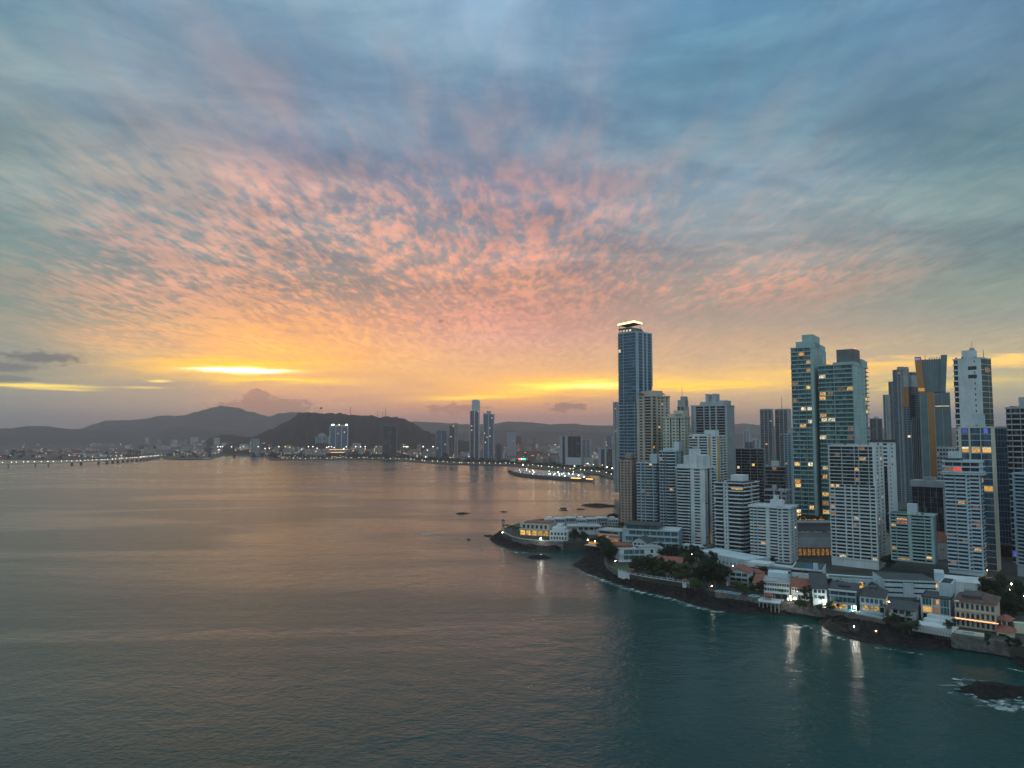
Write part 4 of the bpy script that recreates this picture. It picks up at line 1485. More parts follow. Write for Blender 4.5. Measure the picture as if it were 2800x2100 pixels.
t = Tower('copper_top_tower', 'dark blue glass slab with a copper corner top and white vertical fins', 2472, 2490, 2536, 1059, 930, 35, 52, M_GREY, G_BLUE, lit=.012, recess=.5)
t.face(0, [(Wd, .1), (G_, .8), (Wd, .1), (G_, .8)], 0, 52)
t.face(1, [(G_, 1), (Wd, .08), (G_, 1), (Wd, .08), (G_, 1)], 0, 52)
t.done(1.0)
for i in range(2):
    q = MB()
    q.box(t.L * (.04 + .5 * i), t.L * (.46 + .5 * i), -.3, .02, t.hh - 26, t.hh + .2)
    q.build('copper_panel', M_GOLD, t.e)
for i in range(6):
    q = MB()
    q.box(t.L + .02, t.L + .9, 1 + t.D * i / 9.5, 1.9 + t.D * i / 9.5, 0, t.hh * (.76 if i else .74))
    q.build('fin', M_GREYW, t.e)

# 17 flared tower with copper stripes
c = at(2562, 1150, 900)
view = math.atan2(c.x, c.y)
e = empty('flared_tower', (c.x, c.y, ZL), -view, 'blue glass tower flaring outward at the top with copper vertical stripes', 'tower')
SCL = 900 / math.cos(view) / F
zz = lambda y: at(2562, y, 900).z - ZL


def trap(x0t, x1t, x0b, x1b, yt, yb, d0, d1, m, name, parent=e):
    q = MB()
    X = lambda x: (x - 2562) * SCL
    q.hexa([(X(x0b), d0, zz(yb)), (X(x1b), d0, zz(yb)), (X(x1b), d1, zz(yb)), (X(x0b), d1, zz(yb)),
            (X(x0t), d0, zz(yt)), (X(x1t), d0, zz(yt)), (X(x1t), d1, zz(yt)), (X(x0t), d1, zz(yt))])
    return q.build(name, m, parent)


M_TGLASS = mat('slate_glass', (0.085, 0.145, 0.165), .35, var=.2, vscale=.08)
trap(2535, 2576, 2539, 2573, 982, 1072, 0, 26, M_TGLASS, 'upper_shaft')
trap(2521, 2534.6, 2526, 2540.5, 974, 1072, -2, 24, M_GOLD, 'copper_stripe')
trap(2575, 2588, 2571, 2582, 972, 1072, -2.2, 24, M_TGLASS, 'flared_wing')
trap(2529, 2545, 2530, 2545, 1072, 1420, -3, 30, M_TGLASS, 'lower_shaft')
trap(2545, 2557.5, 2546, 2558.5, 1072, 1420, -3.6, 30, M_GOLD, 'copper_stripe')
trap(2557.5, 2590, 2558.5, 2591, 1074, 1420, -3, 30, M_TGLASS, 'lower_shaft')
for x in (2529.5, 2544.3, 2558.2, 2574):
    trap(x - .5, x + .5, x, x + 1, 1074, 1420, -4.3, -2.8, M_GREYW, 'fin')
for i in range(7):
    x = 2540 + i * 4.8
    trap(x - .2, x + .4, x * .96 + 102.5, x * .96 + 103.1, 983, 1070, -.6, .1, M_GREY, 'mullion')
for i in range(5):
    trap(2551 + i * 5, 2553 + i * 5, 2551 + i * 5, 2553 + i * 5, 977, 983, .4, 2, M_GREYW, 'crown_post')
for k in range(40):
    y = 1080 + k * 8.4
    q = trap(2558.6, 2590, 2558.6, 2590, y, y + 1.2, -3.25, -2.9, M_DKGREY, 'floor_line')
trap(2521.5, 2532, 2522, 2532.4, 977, 983, -2.5, -2.1, LIT_V, 'lit_sign')
trap(2560, 2588, 2560, 2588, 1110, 1111.6, -3.5, -3.1, LIT_C, 'lit_floor')
trap(2526, 2539, 2527, 2540, 1060, 1069, -2.4, -2.05, LIT_B, 'lit_panel')
q = MB()
q.tube(((2543 - 2562) * SCL, 6, zz(983)), ((2543 - 2562) * SCL, 6, zz(968)), .5, .2, 5)
q.build('antenna', M_METAL, e)

# 18 white tower with curved balconies and a green glass end
t = Tower('white_green_tower', 'plain white tower with rounded balconies and a dark green glass end wall', 2612, 2688, 2718, 980, 585, 22, 36, M_WHITE, G_DARK, lit=.006)
t.face(0, [(C, .9), (Wd, 2.7), (S_, .55), (Wd, .8)], p=1.8)
t.glass = M_GREEN2
t.face(1, [(G_, 1), (G_, 1.1), (Wd, .06), (G_, 1)])
t.done(1.2, .1)
t.block(.30, .70, .1, .5, 7.5)
t.block(.30, .36, .05, .5, 2.0, M_DKROOF, 'roof_shed')
q = MB()
q.ball((t.L * .6, t.D * .3, t.hh + 8.2), 2.2, 10, 6)
q.build('water_tank', M_GREY, t.e, smooth=True)
t.mast(.6, .3, t.hh + 9, 7, .15)
t.mast(.97, .4, t.hh + 1, 7, .3, 'mast')
q = MB()
for k, (a0, a1, z) in enumerate(((.55, .86, t.hh - 9), (.55, .86, t.hh - 16))):
    q = MB()
    q.box(t.L * a0, t.L * a1, -.06, .1, z, z + 3.0)
    q.build('window', G_DARK, t.e)
q = MB()
q.box(t.L + .04, t.L + .16, t.r + (t.D - t.r) * .33, t.r + (t.D - t.r) * .80, t.hh - 11, t.hh - 7)
q.build('lit_window', LIT_D, t.e)

# 19 lit office tower with blue screens
t = Tower('lit_office_tower', 'cream framed office tower with two fully lit floors and blue lit panels on top', 2622, 2716, 2724, 1170, 540, 10, 22, M_CREAM, G_BLUE, lit=.03, litm=[LIT_A, LIT_B], seed=4)
t.face(0, [(Wd, .5), (G_, 1.1), (Wd, .3), (G_, 1.5), (Wd, .1), (G_, 1.5), (Wd, .2)], p=.3)
t.face(1, [(Wd, 1)])
for k, m in ((21, LIT_BL), (18, LIT_A), (18, LIT_C), (12, LIT_A)):
    z = t.g0 + k * t.fh
    segs = ((.105, .30), (.38, .64), (.70, .95)) if m is not LIT_BL else ((.12, .29), (.76, .88))
    for a0, a1 in segs:
        q = MB()
        zz0, zz1 = (z + .8, z + t.fh - .3) if m is not LIT_C else (z + t.fh * .72, z + t.fh - .1)
        q.box(t.L * a0, t.L * a1, -.04 - (.06 if m is LIT_C else 0), .13, zz0, zz1)
        q.build('lit_window', m, t.e)
t.done(1.2, .3)
t.block(.4, .75, .2, .8, 10, M_COOL)
t = Tower('blue_grid_tower', 'blue glass office slab with a fine pale grid beside the lit office tower', 2722, 2756, 2762, 1172, 600, 12, 20, M_BLUEW, G_BLUE, lit=.0, recess=.3)
t.face(0, [(G_, 1), (Wd, .06), (G_, 1), (Wd, .06), (G_, 1), (Wd, .06), (G_, 1)])
t.done()

# 20 tower cut by the frame edge, and the nearer one below it
t = Tower('rounded_balcony_tower', 'white tower with dark bands of balconies cut by the picture edge, upper one', 2754, 2850, 2870, 1116, 560, 12, 28, M_GREYW, G_BLACK, lit=.05, litm=[LIT_A, LIT_B, LIT_D, LIT_BL], seed=9)
t.e['label'] = 'tall white tower of dark curved balconies beside the blue grid slab'
t.face(0, [(C, 1.0), (Wd, .1), (C, 1.6), (Wd, .1), (C, 2.0), (Wd, .2), (C, 1.6)], p=1.2, para=.8)
t.done(1.4, .3)
t.block(.35, .8, .2, .8, 9)
t = Tower('blue_balcony_tower', 'blue white tower of close balcony rows nearest the street at the shore', 2768, 2900, 2920, 1302, 500, 15, 25, M_BLUEW, G_NAVY, lit=.02, ground=8)
t.face(0, [(Wd, .25), (B, 1.1), (Wd, .12), (B, 1.6), (Wd, .2), (B, 2)], p=.9, para=.8)
t.done(1.2, .2)

# 22 main white blue tower on the front row
t = Tower('crowned_tower', 'pale blue front row tower with an overhanging crown and a green glazed end', 2583, 2680, 2690, 1300, 505, 9, 25, M_COOL, G_NAVY, lit=.10, litm=[LIT_A, LIT_D, LIT_B, LIT_D], z0=10, ground=3, seed=8)
t.face(0, [(B, 1.6), (Wd, .10), (B, 1.6), (Wd, .2), (N_, .5), (B, 1.4), (Wd, .22)], p=.5, para=.95)
t.face(1, [(G_, 1), (Wd, .1), (G_, 1)])
t.done(1.0, 1.6)
q = MB()
q.box(-1.6, t.L + 1.2, -.8, t.D, t.hh + 1.4, t.hh + 2.6)
q.box(-1.6, t.L + 1.2, -.8, t.D, t.hh + 5.2, t.hh + 6.2)
q.box(-1.2, t.L + .8, -.4, t.D, t.hh + 8.8, t.hh + 10.2)
q.box(0, t.L, .8, t.D - .5, t.hh + .3, t.hh + 10.0)
q.build('crown', M_COOL, t.e)
for k in range(2):
    for i in range(4):
        q = MB()
        q.box(t.L * (.02 + i * .245), t.L * (.02 + i * .245 + .22), .6, .85, t.hh + 2.7 + 3.6 * k, t.hh + 5.1 + 3.6 * k)
        q.build('window', LIT_R if (k == 0 and i == 1) else (LIT_D if k == 0 and i == 0 else G_BLACK), t.e)
q = MB()
q.box(t.L * .1, t.L * .42, t.D * .2, t.D * .7, t.hh + 10.2, t.hh + 16.5)
q.build('roof_block', M_COOL, t.e)
t.block(.02, .45, .1, .8, 1.5, M_DKROOF, 'roof_deck', z=t.hh + 10.2)

# 23 dark teal block on the front row
t = Tower('teal_block', 'dark teal front row block with red lit balcony and pale lift house', 2434, 2553, 2562, 1412, 520, 8, 14, M_TEALW, G_BLACK, lit=.045, litm=[LIT_A, LIT_B], z0=16, seed=21)
t.face(0, [(Wd, .15), (B, .6), (Wd, .08), (B, 1.5), (Wd, .45), (B, 1.6), (Wd, .1), (B, .7), (Wd, .35)], p=.4, para=.8)
t.face(1, [(Wd, 1)])
t.pane(0, t.L * .165, t.L * .40, -.9, 11 * t.fh + .5, 12 * t.fh - .4, LIT_R)
t.pane(0, t.L * .165, t.L * .40, -.9, 12 * t.fh + 3.8 - 3.0, 13 * t.fh - .4, LIT_A)
t.pane(0, t.L * .165, t.L * .44, -.9, .5, t.fh - .4, LIT_A)
t.done(.8, 1.0)
t.block(.40, .62, .2, .6, 7.5, M_COOL)
t.block(.02, .35, .1, .8, .5, M_BROWN, 'roof_deck')

# 24 black curtain wall block behind
t = Tower('black_office_block', 'black office block with thin white columns and a pale flat crown', 2494, 2580, 2592, 1334, 640, 14, 12, M_GREYW, G_BLACK, lit=.03, litm=[LIT_D, LIT_C], recess=.6)
t.face(0, [(Wd, .04), (D_, 1), (Wd, .03), (D_, 1), (Wd, .03), (D_, 1), (Wd, .03), (D_, 1), (Wd, .03), (D_, 1), (Wd, .04)])
t.done(1.0, .3)
t.block(-.03, 1.02, -.04, 1.0, 5.5, M_GREYW, 'crown')
t.block(.35, .7, .2, .8, 3, M_GREY, base=5.5)

# 25 white grid block behind
t = Tower('white_lattice_block', 'pale block with a fine white lattice facade behind the crowned tower', 2562, 2596, 2620, 1226, 760, 20, 20, M_GREYW, G_NAVY, lit=.02, cap=80, recess=.6)
t.face(0, [(N_, 1), (N_, 1), (N_, 1), (N_, 1)])
t.face(1, [(N_, 1), (N_, 1), (N_, 1)])
t.done()

# 26 brown grid block on the street
t = Tower('brown_grid_block', 'dark brown office block gridded by thin pale lines beside the side street', 2688, 2766, 2775, 1492, 600, 6, 8, M_BROWN, G_BLACK, lit=.06, litm=[LIT_D], recess=.3)
t.face(0, [(Wd, .03), (D_, .5)] * 9 + [(Wd, .03)])
t.done(.6, .1, M_GREY)

# 30 tan tower
t = Tower('tan_tower', 'narrow tan tower with small square windows standing at the inlet', 1692, 1727, 1741, 1262, 790, 18, 24, M_TAN, G_DARK, lit=.0)
t.face(0, [(D_, .35), (Wd, .3), (N_, .9), (Wd, .25), (N_, .75), (Wd, .2), (N_, .9), (Wd, .35)])
t.face(1, [(Wd, .3), (N_, .8), (Wd, .3), (N_, .8), (Wd, .3)])
t.done(1.6, .8)
t.block(.1, .95, .1, .9, 3.0, M_BROWN)
t.block(.45, .9, .2, .7, 8.0)

# 31 white blue balcony tower
t = Tower('wavy_balcony_tower', 'white tower of narrow wavy balcony columns right beside the tan tower', 1741, 1795, 1812, 1268, 752, 15, 23, M_COOL, G_NAVY, lit=.025)
t.face(0, [(B, .9), (Wd, .25), (B, .8), (Wd, .15), (C, 1.9), (Wd, .15), (B, .8)], p=1.0, para=.9)
t.face(1, [(B, 1), (Wd, .2), (B, 1)], p=.8)
t.done(1.2, .5)
t.block(.6, .98, .2, .8, 9.5)

# 32 round balcony tower
t = Tower('drum_balcony_tower', 'white tower with one bulging drum of round balconies and a tall roof block', 1804, 1846, 1870, 1236, 715, 14, 28, M_COOL, G_DARK, lit=.03)
t.face(0, [(B, .55), (Wd, .12), (B, .5), (Wd, .1), (C, 2.2)], p=2.6, para=.78)
t.face(1, [(Wd, .2), (N_, .8), (Wd, .5), (N_, .8)])
t.done(1.2, .3)
t.block(.05, .95, .3, .9, 3)
t.block(.72, 1.05, .35, .9, 9.5, M_WHITE)

# 33 white tower with a plain middle
t = Tower('plain_centre_tower', 'bright white tower with rounded balconies and a plain windowed middle, tall roof pylon', 1850, 1927, 1956, 1282, 660, 20, 25, M_WHITE, G_DARK, lit=.03)
t.face(0, [(C, 2.3), (B, .35), (Wd, .55), (N_, 1.5), (Wd, .75)], p=2.6, para=.78)
t.face(1, [(B, .5), (Wd, .2), (D_, 1.0), (Wd, .4), (B, 1.2)], p=.5)
t.done(1.2, .9)
t.block(.2, .9, .15, .8, 11.5)
t.block(.42, .68, .1, .5, 17.5)
t.block(.0, .45, .05, .9, 3.0)
t.block(.55, .6, .1, .4, 2.5, M_GREYW, 'chimney', base=17.5)

# 34 ship like balcony tower
t = Tower('prow_balcony_tower', 'white tower of angular prow shaped balconies with a lit penthouse', 1954, 2032, 2074, 1324, 610, 22, 18, M_WHITE, G_DARK, lit=.02)
t.face(0, [(B, 1.1), (Wd, .15), (S_, .35), (Wd, .12), (Q_, 2.0)], p=1.8, para=.78)
t.face(1, [(Q_, 1.6), (Wd, .15), (Q_, 1.4)], p=1.4, para=.78)
t.pane(0, t.L * .56, t.L * .97, -1.2, 16 * t.fh + 1.5, 17 * t.fh - .2, LIT_A)
t.done(1.0, .9)
t.block(.52, .92, .1, .5, 7.0)
t.block(.4, .98, .05, .8, 1.8, M_DKROOF, 'roof_deck')

# 35 white apartments on the front row
t = Tower('white_apartment_block', 'white front row apartment block with a broad flat roof slab and central pier', 2051, 2160, 2180, 1392, 572, 14, 17, M_WHITE, G_NAVY, lit=.03)
t.face(0, [(B, .45), (Wd, .06), (B, .5), (Wd, .08), (C, 1.2), (Wd, .55), (C, 1.1), (Wd, .08), (N_, .55), (Wd, .15), (B, .8), (Wd, .2)], p=.7, para=.9)
t.face(1, [(Wd, .3), (N_, .7), (Wd, .3), (N_, .7), (Wd, .2)])
t.done(1.6, 1.2)
t.block(.46, .75, .3, .7, 5.5)
t.block(.55, .63, .32, .6, 4.0, base=5.5)
t.mast(.60, .4, t.hh + 9, 5, 1.0, 'water_tank')
T35 = t
FLOOD = 300.0
HAZE_C, HAZE_D, HAZE_G = (0.84, 0.74, 0.80), 9.0e-5, 0.5

# ------------------------------------------------------------------ houses and low buildings
M_BULB = mat('flood_lamp', (1, 1, 1), 0.5, emit=(1.0, 0.95, 0.80), estr=FLOOD)
M_BULB2 = mat('garden_lamp', (1, 1, 1), 0.5, emit=(1.0, 0.90, 0.68), estr=45.0)
M_BULBY = mat('amber_lamp', (1, 1, 1), 0.5, emit=(1.0, 0.50, 0.10), estr=60.0)
M_POOL = mat('pool_water', (0.03, 0.26, 0.38), 0.15)
M_PTILE = mat('pool_tile', (0.35, 0.38, 0.38), 0.6, var=.1)
LIT_OR = lit_mat('orange_terrace_light', (1.0, 0.36, 0.04), 1.2, .16)
LIT_YE = lit_mat('yellow_terrace_light', (1.0, 0.55, 0.10), 1.3, .16)


def frame(pl, pr, z):
    """left end, unit vector along the front, length, heading: the front foot runs between two photo positions at level z"""
    a, b = gp(*pl, z), gp(*pr, z)
    d = (b - a).xy
    return a, d.length, math.atan2(d.y, d.x)


def px(y0, y1, Y):
    return abs(y1 - y0) * Y / F


class House:
    def __init__(s, name, label, pl, pr, ytop, depth, z=8.0, wall=None, floors=2, group=None, cat='house'):
        s.a, s.L, s.rz = frame(pl, pr, z)
        mid = (gp(*pl, z) + gp(*pr, z)) / 2
        s.h = px((pl[1] + pr[1]) / 2, ytop, mid.y)
        s.D, s.z, s.wallm, s.n = depth, z, wall or M_WHITE, floors
        s.fh = s.h / floors
        s.e = empty(name, (s.a.x, s.a.y, z), s.rz, label, cat, group)
        q = MB()
        q.box(0, s.L, 0, depth, -3, s.h)
        s.w = q.build('wall', s.wallm, s.e)

    def win(s, x0, x1, k, m=None, lo=.25, hi=.85, out=.06, name='window', framed=True):
        z = k * s.fh
        q = MB()
        q.box(x0 * s.L, x1 * s.L, -out, .15, z + lo * s.fh, z + hi * s.fh)
        o = q.build(name, m or G_DARK, s.e)
        if framed:
            q = MB()
            X0, X1, Z0, Z1 = x0 * s.L, x1 * s.L, z + lo * s.fh, z + hi * s.fh
            q.box(X0 - .2, X1 + .2, -out - .12, -out + .02, Z1, Z1 + .2)
            q.box(X0 - .2, X1 + .2, -out - .12, -out + .02, Z0 - .2, Z0)
            q.build('window_frame', s.wallm, o)
        return o

    def row(s, k, n, m=None, x0=.05, x1=.95, gap=.3, lo=.25, hi=.85):
        w = (x1 - x0) / n
        for i in range(n):
            mm = m[i % len(m)] if isinstance(m, list) else m
            s.win(x0 + w * (i + gap / 2), x0 + w * (i + 1 - gap / 2), k, mm, lo, hi, framed=False)

    def sidewin(s, k, y0, y1, m=None, lo=.3, hi=.8):
        q = MB()
        z = k * s.fh
        q.box(s.L - .1, s.L + .06, y0 * s.D, y1 * s.D, z + lo * s.fh, z + hi * s.fh)
        q.build('window', m or G_DARK, s.e)

    def slab(s, k, out=1.6, x0=-.01, x1=1.01, m=None, rail=True, th=.3):
        z = k * s.fh
        q = MB()
        q.box(x0 * s.L, x1 * s.L, -out, -.01, z - th, z)
        o = q.build('balcony', m or s.wallm, s.e)
        if rail:
            q = MB()
            q.box(x0 * s.L, x1 * s.L, -out, -out + .08, z, z + .9)
            q.build('railing', M_STEEL, o)

    def roof(s, kind, m, rise=3.0, over=.7):
        q = MB()
        L, D, h, o = s.L, s.D, s.h, over
        if kind == 'flat':
            q.box(-o, L + o, -o, D + o, h, h + .35)
            q.box(-o, L + o, -o, -o + .2, h + .35, h + .9)
            q.box(-o, -o + .2, -o + .2, D + o, h + .35, h + .9)
            q.box(L + o - .2, L + o, -o + .2, D + o, h + .35, h + .9)
        elif kind == 'hip':
            r = min(L, D) * .42
            A = [(-o, -o, h), (L + o, -o, h), (L + o, D + o, h), (-o, D + o, h)]
            if L > D:
                R = [(r, D / 2, h + rise), (L - r, D / 2, h + rise)]
                q.quad(A[0], A[1], R[1], R[0])
                q.quad(A[2], A[3], R[0], R[1])
                q.tri(A[1], A[2], R[1])
                q.tri(A[3], A[0], R[0])
            else:
                R = [(L / 2, r, h + rise), (L / 2, D - r, h + rise)]
                q.quad(A[1], A[2], R[1], R[0])
                q.quad(A[3], A[0], R[0], R[1])
                q.tri(A[0], A[1], R[0])
                q.tri(A[2], A[3], R[1])
            q.quad((-o, -o, h - .02), (-o, D + o, h - .02), (L + o, D + o, h - .02), (L + o, -o, h - .02))
        elif kind == 'gable':                     # ridge along x
            q.hexa([(-o, -o, h), (L + o, -o, h), (L + o, D / 2, h + rise), (-o, D / 2, h + rise), (-o, -o, h + .25), (L + o, -o, h + .25), (L + o, D / 2, h + rise + .25), (-o, D / 2, h + rise + .25)])
            q.hexa([(-o, D / 2, h + rise), (L + o, D / 2, h + rise), (L + o, D + o, h), (-o, D + o, h), (-o, D / 2, h + rise + .25), (L + o, D / 2, h + rise + .25), (L + o, D + o, h + .25), (-o, D + o, h + .25)])
            for x in (0.02, L - .02):
                q.tri((x, 0, h), (x, D, h), (x, D / 2, h + rise))
        elif kind == 'gable_y':                   # ridge runs into the picture, gable to the sea
            q.hexa([(-o, -o, h), (L / 2, -o, h + rise), (L / 2, D + o, h + rise), (-o, D + o, h), (-o, -o, h + .25), (L / 2, -o, h + rise + .25), (L / 2, D + o, h + rise + .25), (-o, D + o, h + .25)])
            q.hexa([(L / 2, -o, h + rise), (L + o, -o, h), (L + o, D + o, h), (L / 2, D + o, h + rise), (L / 2, -o, h + rise + .25), (L + o, -o, h + .25), (L + o, D + o, h + .25), (L / 2, D + o, h + rise + .25)])
            g = MB()
            g.tri((0, 0, h), (L, 0, h), (L / 2, 0, h + rise))
            g.build('gable', s.wallm, s.e)
        elif kind == 'shed':                      # rises to the back
            q.hexa([(-o, -o, h), (L + o, -o, h), (L + o, D + o, h + rise), (-o, D + o, h + rise), (-o, -o, h + .3), (L + o, -o, h + .3), (L + o, D + o, h + rise + .3), (-o, D + o, h + rise + .3)])
            g = MB()
            for x in (0.01, L - .01):
                g.tri((x, 0, h), (x, D, h), (x, D, h + rise))
            g.build('gable', s.wallm, s.e)
        o_ = q.build('roof', m, s.e)
        return o_

    def box(s, x0, x1, y0, y1, z0, z1, m, name='roof_block'):
        q = MB()
        q.box(x0 * s.L, x1 * s.L, y0 * s.D, y1 * s.D, z0, z1)
        return q.build(name, m, s.e)


# --- the walled tip of the headland
a, L_, rz = frame((1371, 1455), (1382, 1455), ZL)
e = empty('watchtower', (a.x, a.y, ZL), rz, 'slender old watchtower standing on the headland tip beside palms', 'tower')
q = MB()
q.prism([(1.8 + 1.7 * math.cos(i * math.pi / 4 + .4), 1.8 + 1.7 * math.sin(i * math.pi / 4 + .4)) for i in range(8)], -2, 9.6)
q.build('shaft', M_TAN, e)
q = MB()
q.prism([(1.8 + 2.1 * math.cos(i * math.pi / 4 + .4), 1.8 + 2.1 * math.sin(i * math.pi / 4 + .4)) for i in range(8)], 9.6, 11.4)
q.build('lookout', M_TAN, e)
q = MB()
r8 = [(1.8 + 2.2 * math.cos(i * math.pi / 4 + .4), 1.8 + 2.2 * math.sin(i * math.pi / 4 + .4)) for i in range(8)]
for i in range(8):
    q.tri((*r8[i], 11.4), (*r8[(i + 1) % 8], 11.4), (1.8, 1.8, 13.8))
q.build('roof', M_BROWN, e)
q = MB()
q.box(1.3, 2.3, .05, .3, 6, 7.6)
q.build('window', G_BLACK, e)

h = House('sea_villa', 'cream villa on the headland tip with glowing yellow arcades and red awnings', (1422, 1463), (1503, 1467), 1434, 20, ZL, M_CREAM, 2)
h.row(1, 6, G_DARK, .06, .94, .5)
for i in range(5):
    h.win(.02 + i * .197, .17 + i * .197, 0, LIT_YE, .05, .95, name='lit_arcade', framed=False)
h.roof('flat', M_CREAM, over=.3)
h.box(.1, .98, .1, .9, h.h + .5, h.h + 1.6, M_TILE, 'awning')
h.slab(1, 2.4)
h = House('stepped_house', 'white stepped house with tiers of small windows at the seawall', (1503, 1477), (1552, 1479), 1455, 14, ZL, M_WHITE, 2)
h.row(0, 6, G_DARK, .03, .97, .4)
h.row(1, 5, G_DARK, .03, .97, .4)
h.roof('flat', M_WHITE, over=.2)
h.box(.1, .8, .3, 1.2, h.h + .4, h.h + 3.6, M_WHITE, 'upper_storey')
h.box(.3, .6, .5, 1.2, h.h + 3.6, h.h + 6.0, M_WHITE, 'upper_storey')
for i in range(7):
    x = 1490 + i * 29
    h = House('row_villa', 'white villa number from the row at the back of the headland', (x, 1441 - i * .7), (x + 27, 1441 - i * .7), 1422 - (i % 3) * 2, 14, ZL, [M_WHITE, M_COOL, M_GREYW][i % 3], 2, group='white villas along the back of the headland')
    h.e['label'] = ['white villa with a raised centre first behind the cream arcade villa', 'cool white villa second behind the cream arcade villa', 'grey white flat villa in the middle of the back row by the long hall', 'white villa with raised roof behind the long grey hall',
                    'cool white villa behind the dark headland tree', 'grey villa at the back shore beside the glowing terrace block', 'white villa at the far end of the back row beside the tan tower'][i]
    h.row(1, 4, G_DARK)
    h.row(0, 3, G_DARK)
    h.roof('flat', M_WHITE, over=.4)
    if i % 3 == 0:
        h.box(.2, .7, .2, .8, h.h + .35, h.h + 2.6, M_WHITE, 'upper_storey')
h = House('long_hall', 'long grey hall with a pale flat roof on the headland', (1556, 1463), (1641, 1463), 1441, 22, ZL, M_GREYW, 2, cat='building')
h.row(1, 4, G_DARK, .3, .98, .2)
h.win(.55, .8, 0, M_COOL)
h.roof('flat', M_GREYW, over=1.4)
h = House('terrace_block', 'grey building with glowing orange terraces at the inlet', (1634, 1478), (1696, 1484), 1453, 22, ZL, M_GREY, 3, cat='building')
for k in range(2):
    h.win(.03, .5, k, LIT_OR, .1, .8, name='lit_terrace', framed=False)
    h.win(.55, .9, k, LIT_OR if k == 0 else LIT_D, .1, .8, name='lit_terrace', framed=False)
    h.slab(k + 1, 2.0, m=M_GREYW)
h.win(.1, .9, 2, G_BLACK)
h.roof('flat', M_GREYW, over=1.0)
a, L_, rz = frame((1597, 1490), (1660, 1498), ZL)
e = empty('promenade_deck', (a.x, a.y, ZL + .1), rz, 'amber lit garden deck in front of the glowing terrace block', 'deck')
q = MB()
q.box(0, L_, 0, 9, -.6, .15)
q.build('deck', M_TAN, e)
q = MB()
q.box(0, L_ * .9, 7.0, 7.4, .5, 2.2)
q.build('lit_wall', LIT_OR, e)

# seawall of the tip
def seawall(pts, z0, z1, th, label, m=None, name='seawall'):
    P = [gp(x, y, ZL) for x, y in pts]
    q = MB()
    for a, b in zip(P, P[1:]):
        d = (b - a).xy.normalized()
        n = Vector((-d.y, d.x)) * th
        q.hexa([(a.x, a.y, z0), (b.x, b.y, z0), (b.x + n.x, b.y + n.y, z0), (a.x + n.x, a.y + n.y, z0), (a.x, a.y, z1), (b.x, b.y, z1), (b.x + n.x, b.y + n.y, z1), (a.x + n.x, a.y + n.y, z1)])
    return tag(q.build(name, m or M_GREYW), label, 'wall')


M_OLDWALL = mat('old_stone', (0.13, 0.12, 0.11), .9, var=.5, vscale=.4)
seawall([(1376, 1458), (1400, 1470), (1430, 1477.5), (1480, 1481.5), (1540, 1483.5)], -.5, 7.9, .5, 'old grey seawall round the headland tip with a white coping', M_OLDWALL)
seawall([(1376, 1457.6), (1400, 1469.6), (1430, 1477), (1480, 1481), (1540, 1483)], 7.9, 8.3, .7, 'pale coping walkway along the top of the old headland seawall', M_WHITE, 'coping')
seawall([(1652, 1531), (1662, 1546.5), (1690, 1563.5)], 1.0, 7.6, .5, 'tan garden wall beneath the teal glass villa lawn', M_OLDWALL, 'garden_wall')
seawall([(1690, 1564), (1720, 1572)], 2.0, 8.2, .5, 'white garden wall below the small red pavilion', M_WHITE, 'garden_wall')
seawall([(1955, 1620), (1990, 1623), (2060, 1634), (2130, 1644.5), (2190, 1653), (2240, 1661.5), (2290, 1667), (2350, 1677.5), (2420, 1691.5)], 1.5, 7.3, .5, 'long concrete seawall under the pools and lit villas', M_OLDWALL)
seawall([(2600, 1735.5), (2660, 1743.5), (2720, 1751.5), (2760, 1759)], .5, 7.2, 1.0, 'old stone retaining wall on the cliff below the peach mansion', M_OLDWALL, 'retaining_wall')

# the long white balustrade between garden and rocks
P = [gp(x, y, ZL) for x, y in ((1690, 1561), (1722, 1570), (1780, 1580), (1840, 1589), (1884, 1596))]
e = empty('balustrade', P[0], 0, 'long white balustrade on the low garden wall above the rocks', 'railing')
pts = dense(P, 4.0)
q = MB()
for a, b in zip(pts, pts[1:]):
    for z, r in ((1.5, .14), (.2, .3)):
        q.tube((a.x - P[0].x, a.y - P[0].y, z), (b.x - P[0].x, b.y - P[0].y, z), r, n=4)
q.build('rail', M_WHITE, e)
pm = MB()
pm.box(-.18, .18, -.18, .18, -3.0, 1.6)
pm = pm.mesh('post', M_WHITE)
for a in pts:
    link('post', pm, e, (a.x - P[0].x, a.y - P[0].y, 0))

# --- villas behind the first rocks
h = House('terraced_block', 'white terraced block of long teal window bands below the tan tower', (1702, 1496), (1856, 1504), 1452, 30, ZL, M_BLUEW, 3, cat='building')
for k in range(3):
    h.row(k, 9 - k, G_TEAL, .0 + k * .06, .99, .12, .25, .9)
    h.slab(k + 1, 1.6 - .2 * k, x0=k * .05, m=M_COOL)
h.roof('flat', M_COOL, over=.4)
h.box(.05, .62, .15, .9, h.h + .4, h.h + 3.6, G_TEAL, 'penthouse')
h.box(.02, .68, .08, 1.0, h.h + 3.6, h.h + 4.4, M_DKROOF, 'roof_slab')
h = House('gabled_house', 'grey white gabled house with a steep dark roof between villa and terraced block', (1728, 1505), (1768, 1509), 1484, 14, ZL, M_COOL, 2)
h.row(0, 3, G_DARK, .1, .6)
h.row(1, 3, G_DARK, .1, .9)
h.roof('gable_y', M_DKROOF, 4.5)
h = House('glass_villa', 'white modern villa with teal glass front and a brown roof terrace', (1694, 1532), (1812, 1530), 1502, 18, ZL + .5, M_WHITE, 2)
h.row(0, 4, G_TEAL, .10, .58, .08, .1, .9)
h.row(1, 4, G_TEAL, .10, .58, .08, .1, .85)
h.win(.72, .78, 1, G_DARK)
h.win(.88, .91, 0, LIT_A, .4, .7)
h.slab(1, 2.2, .02, .6)
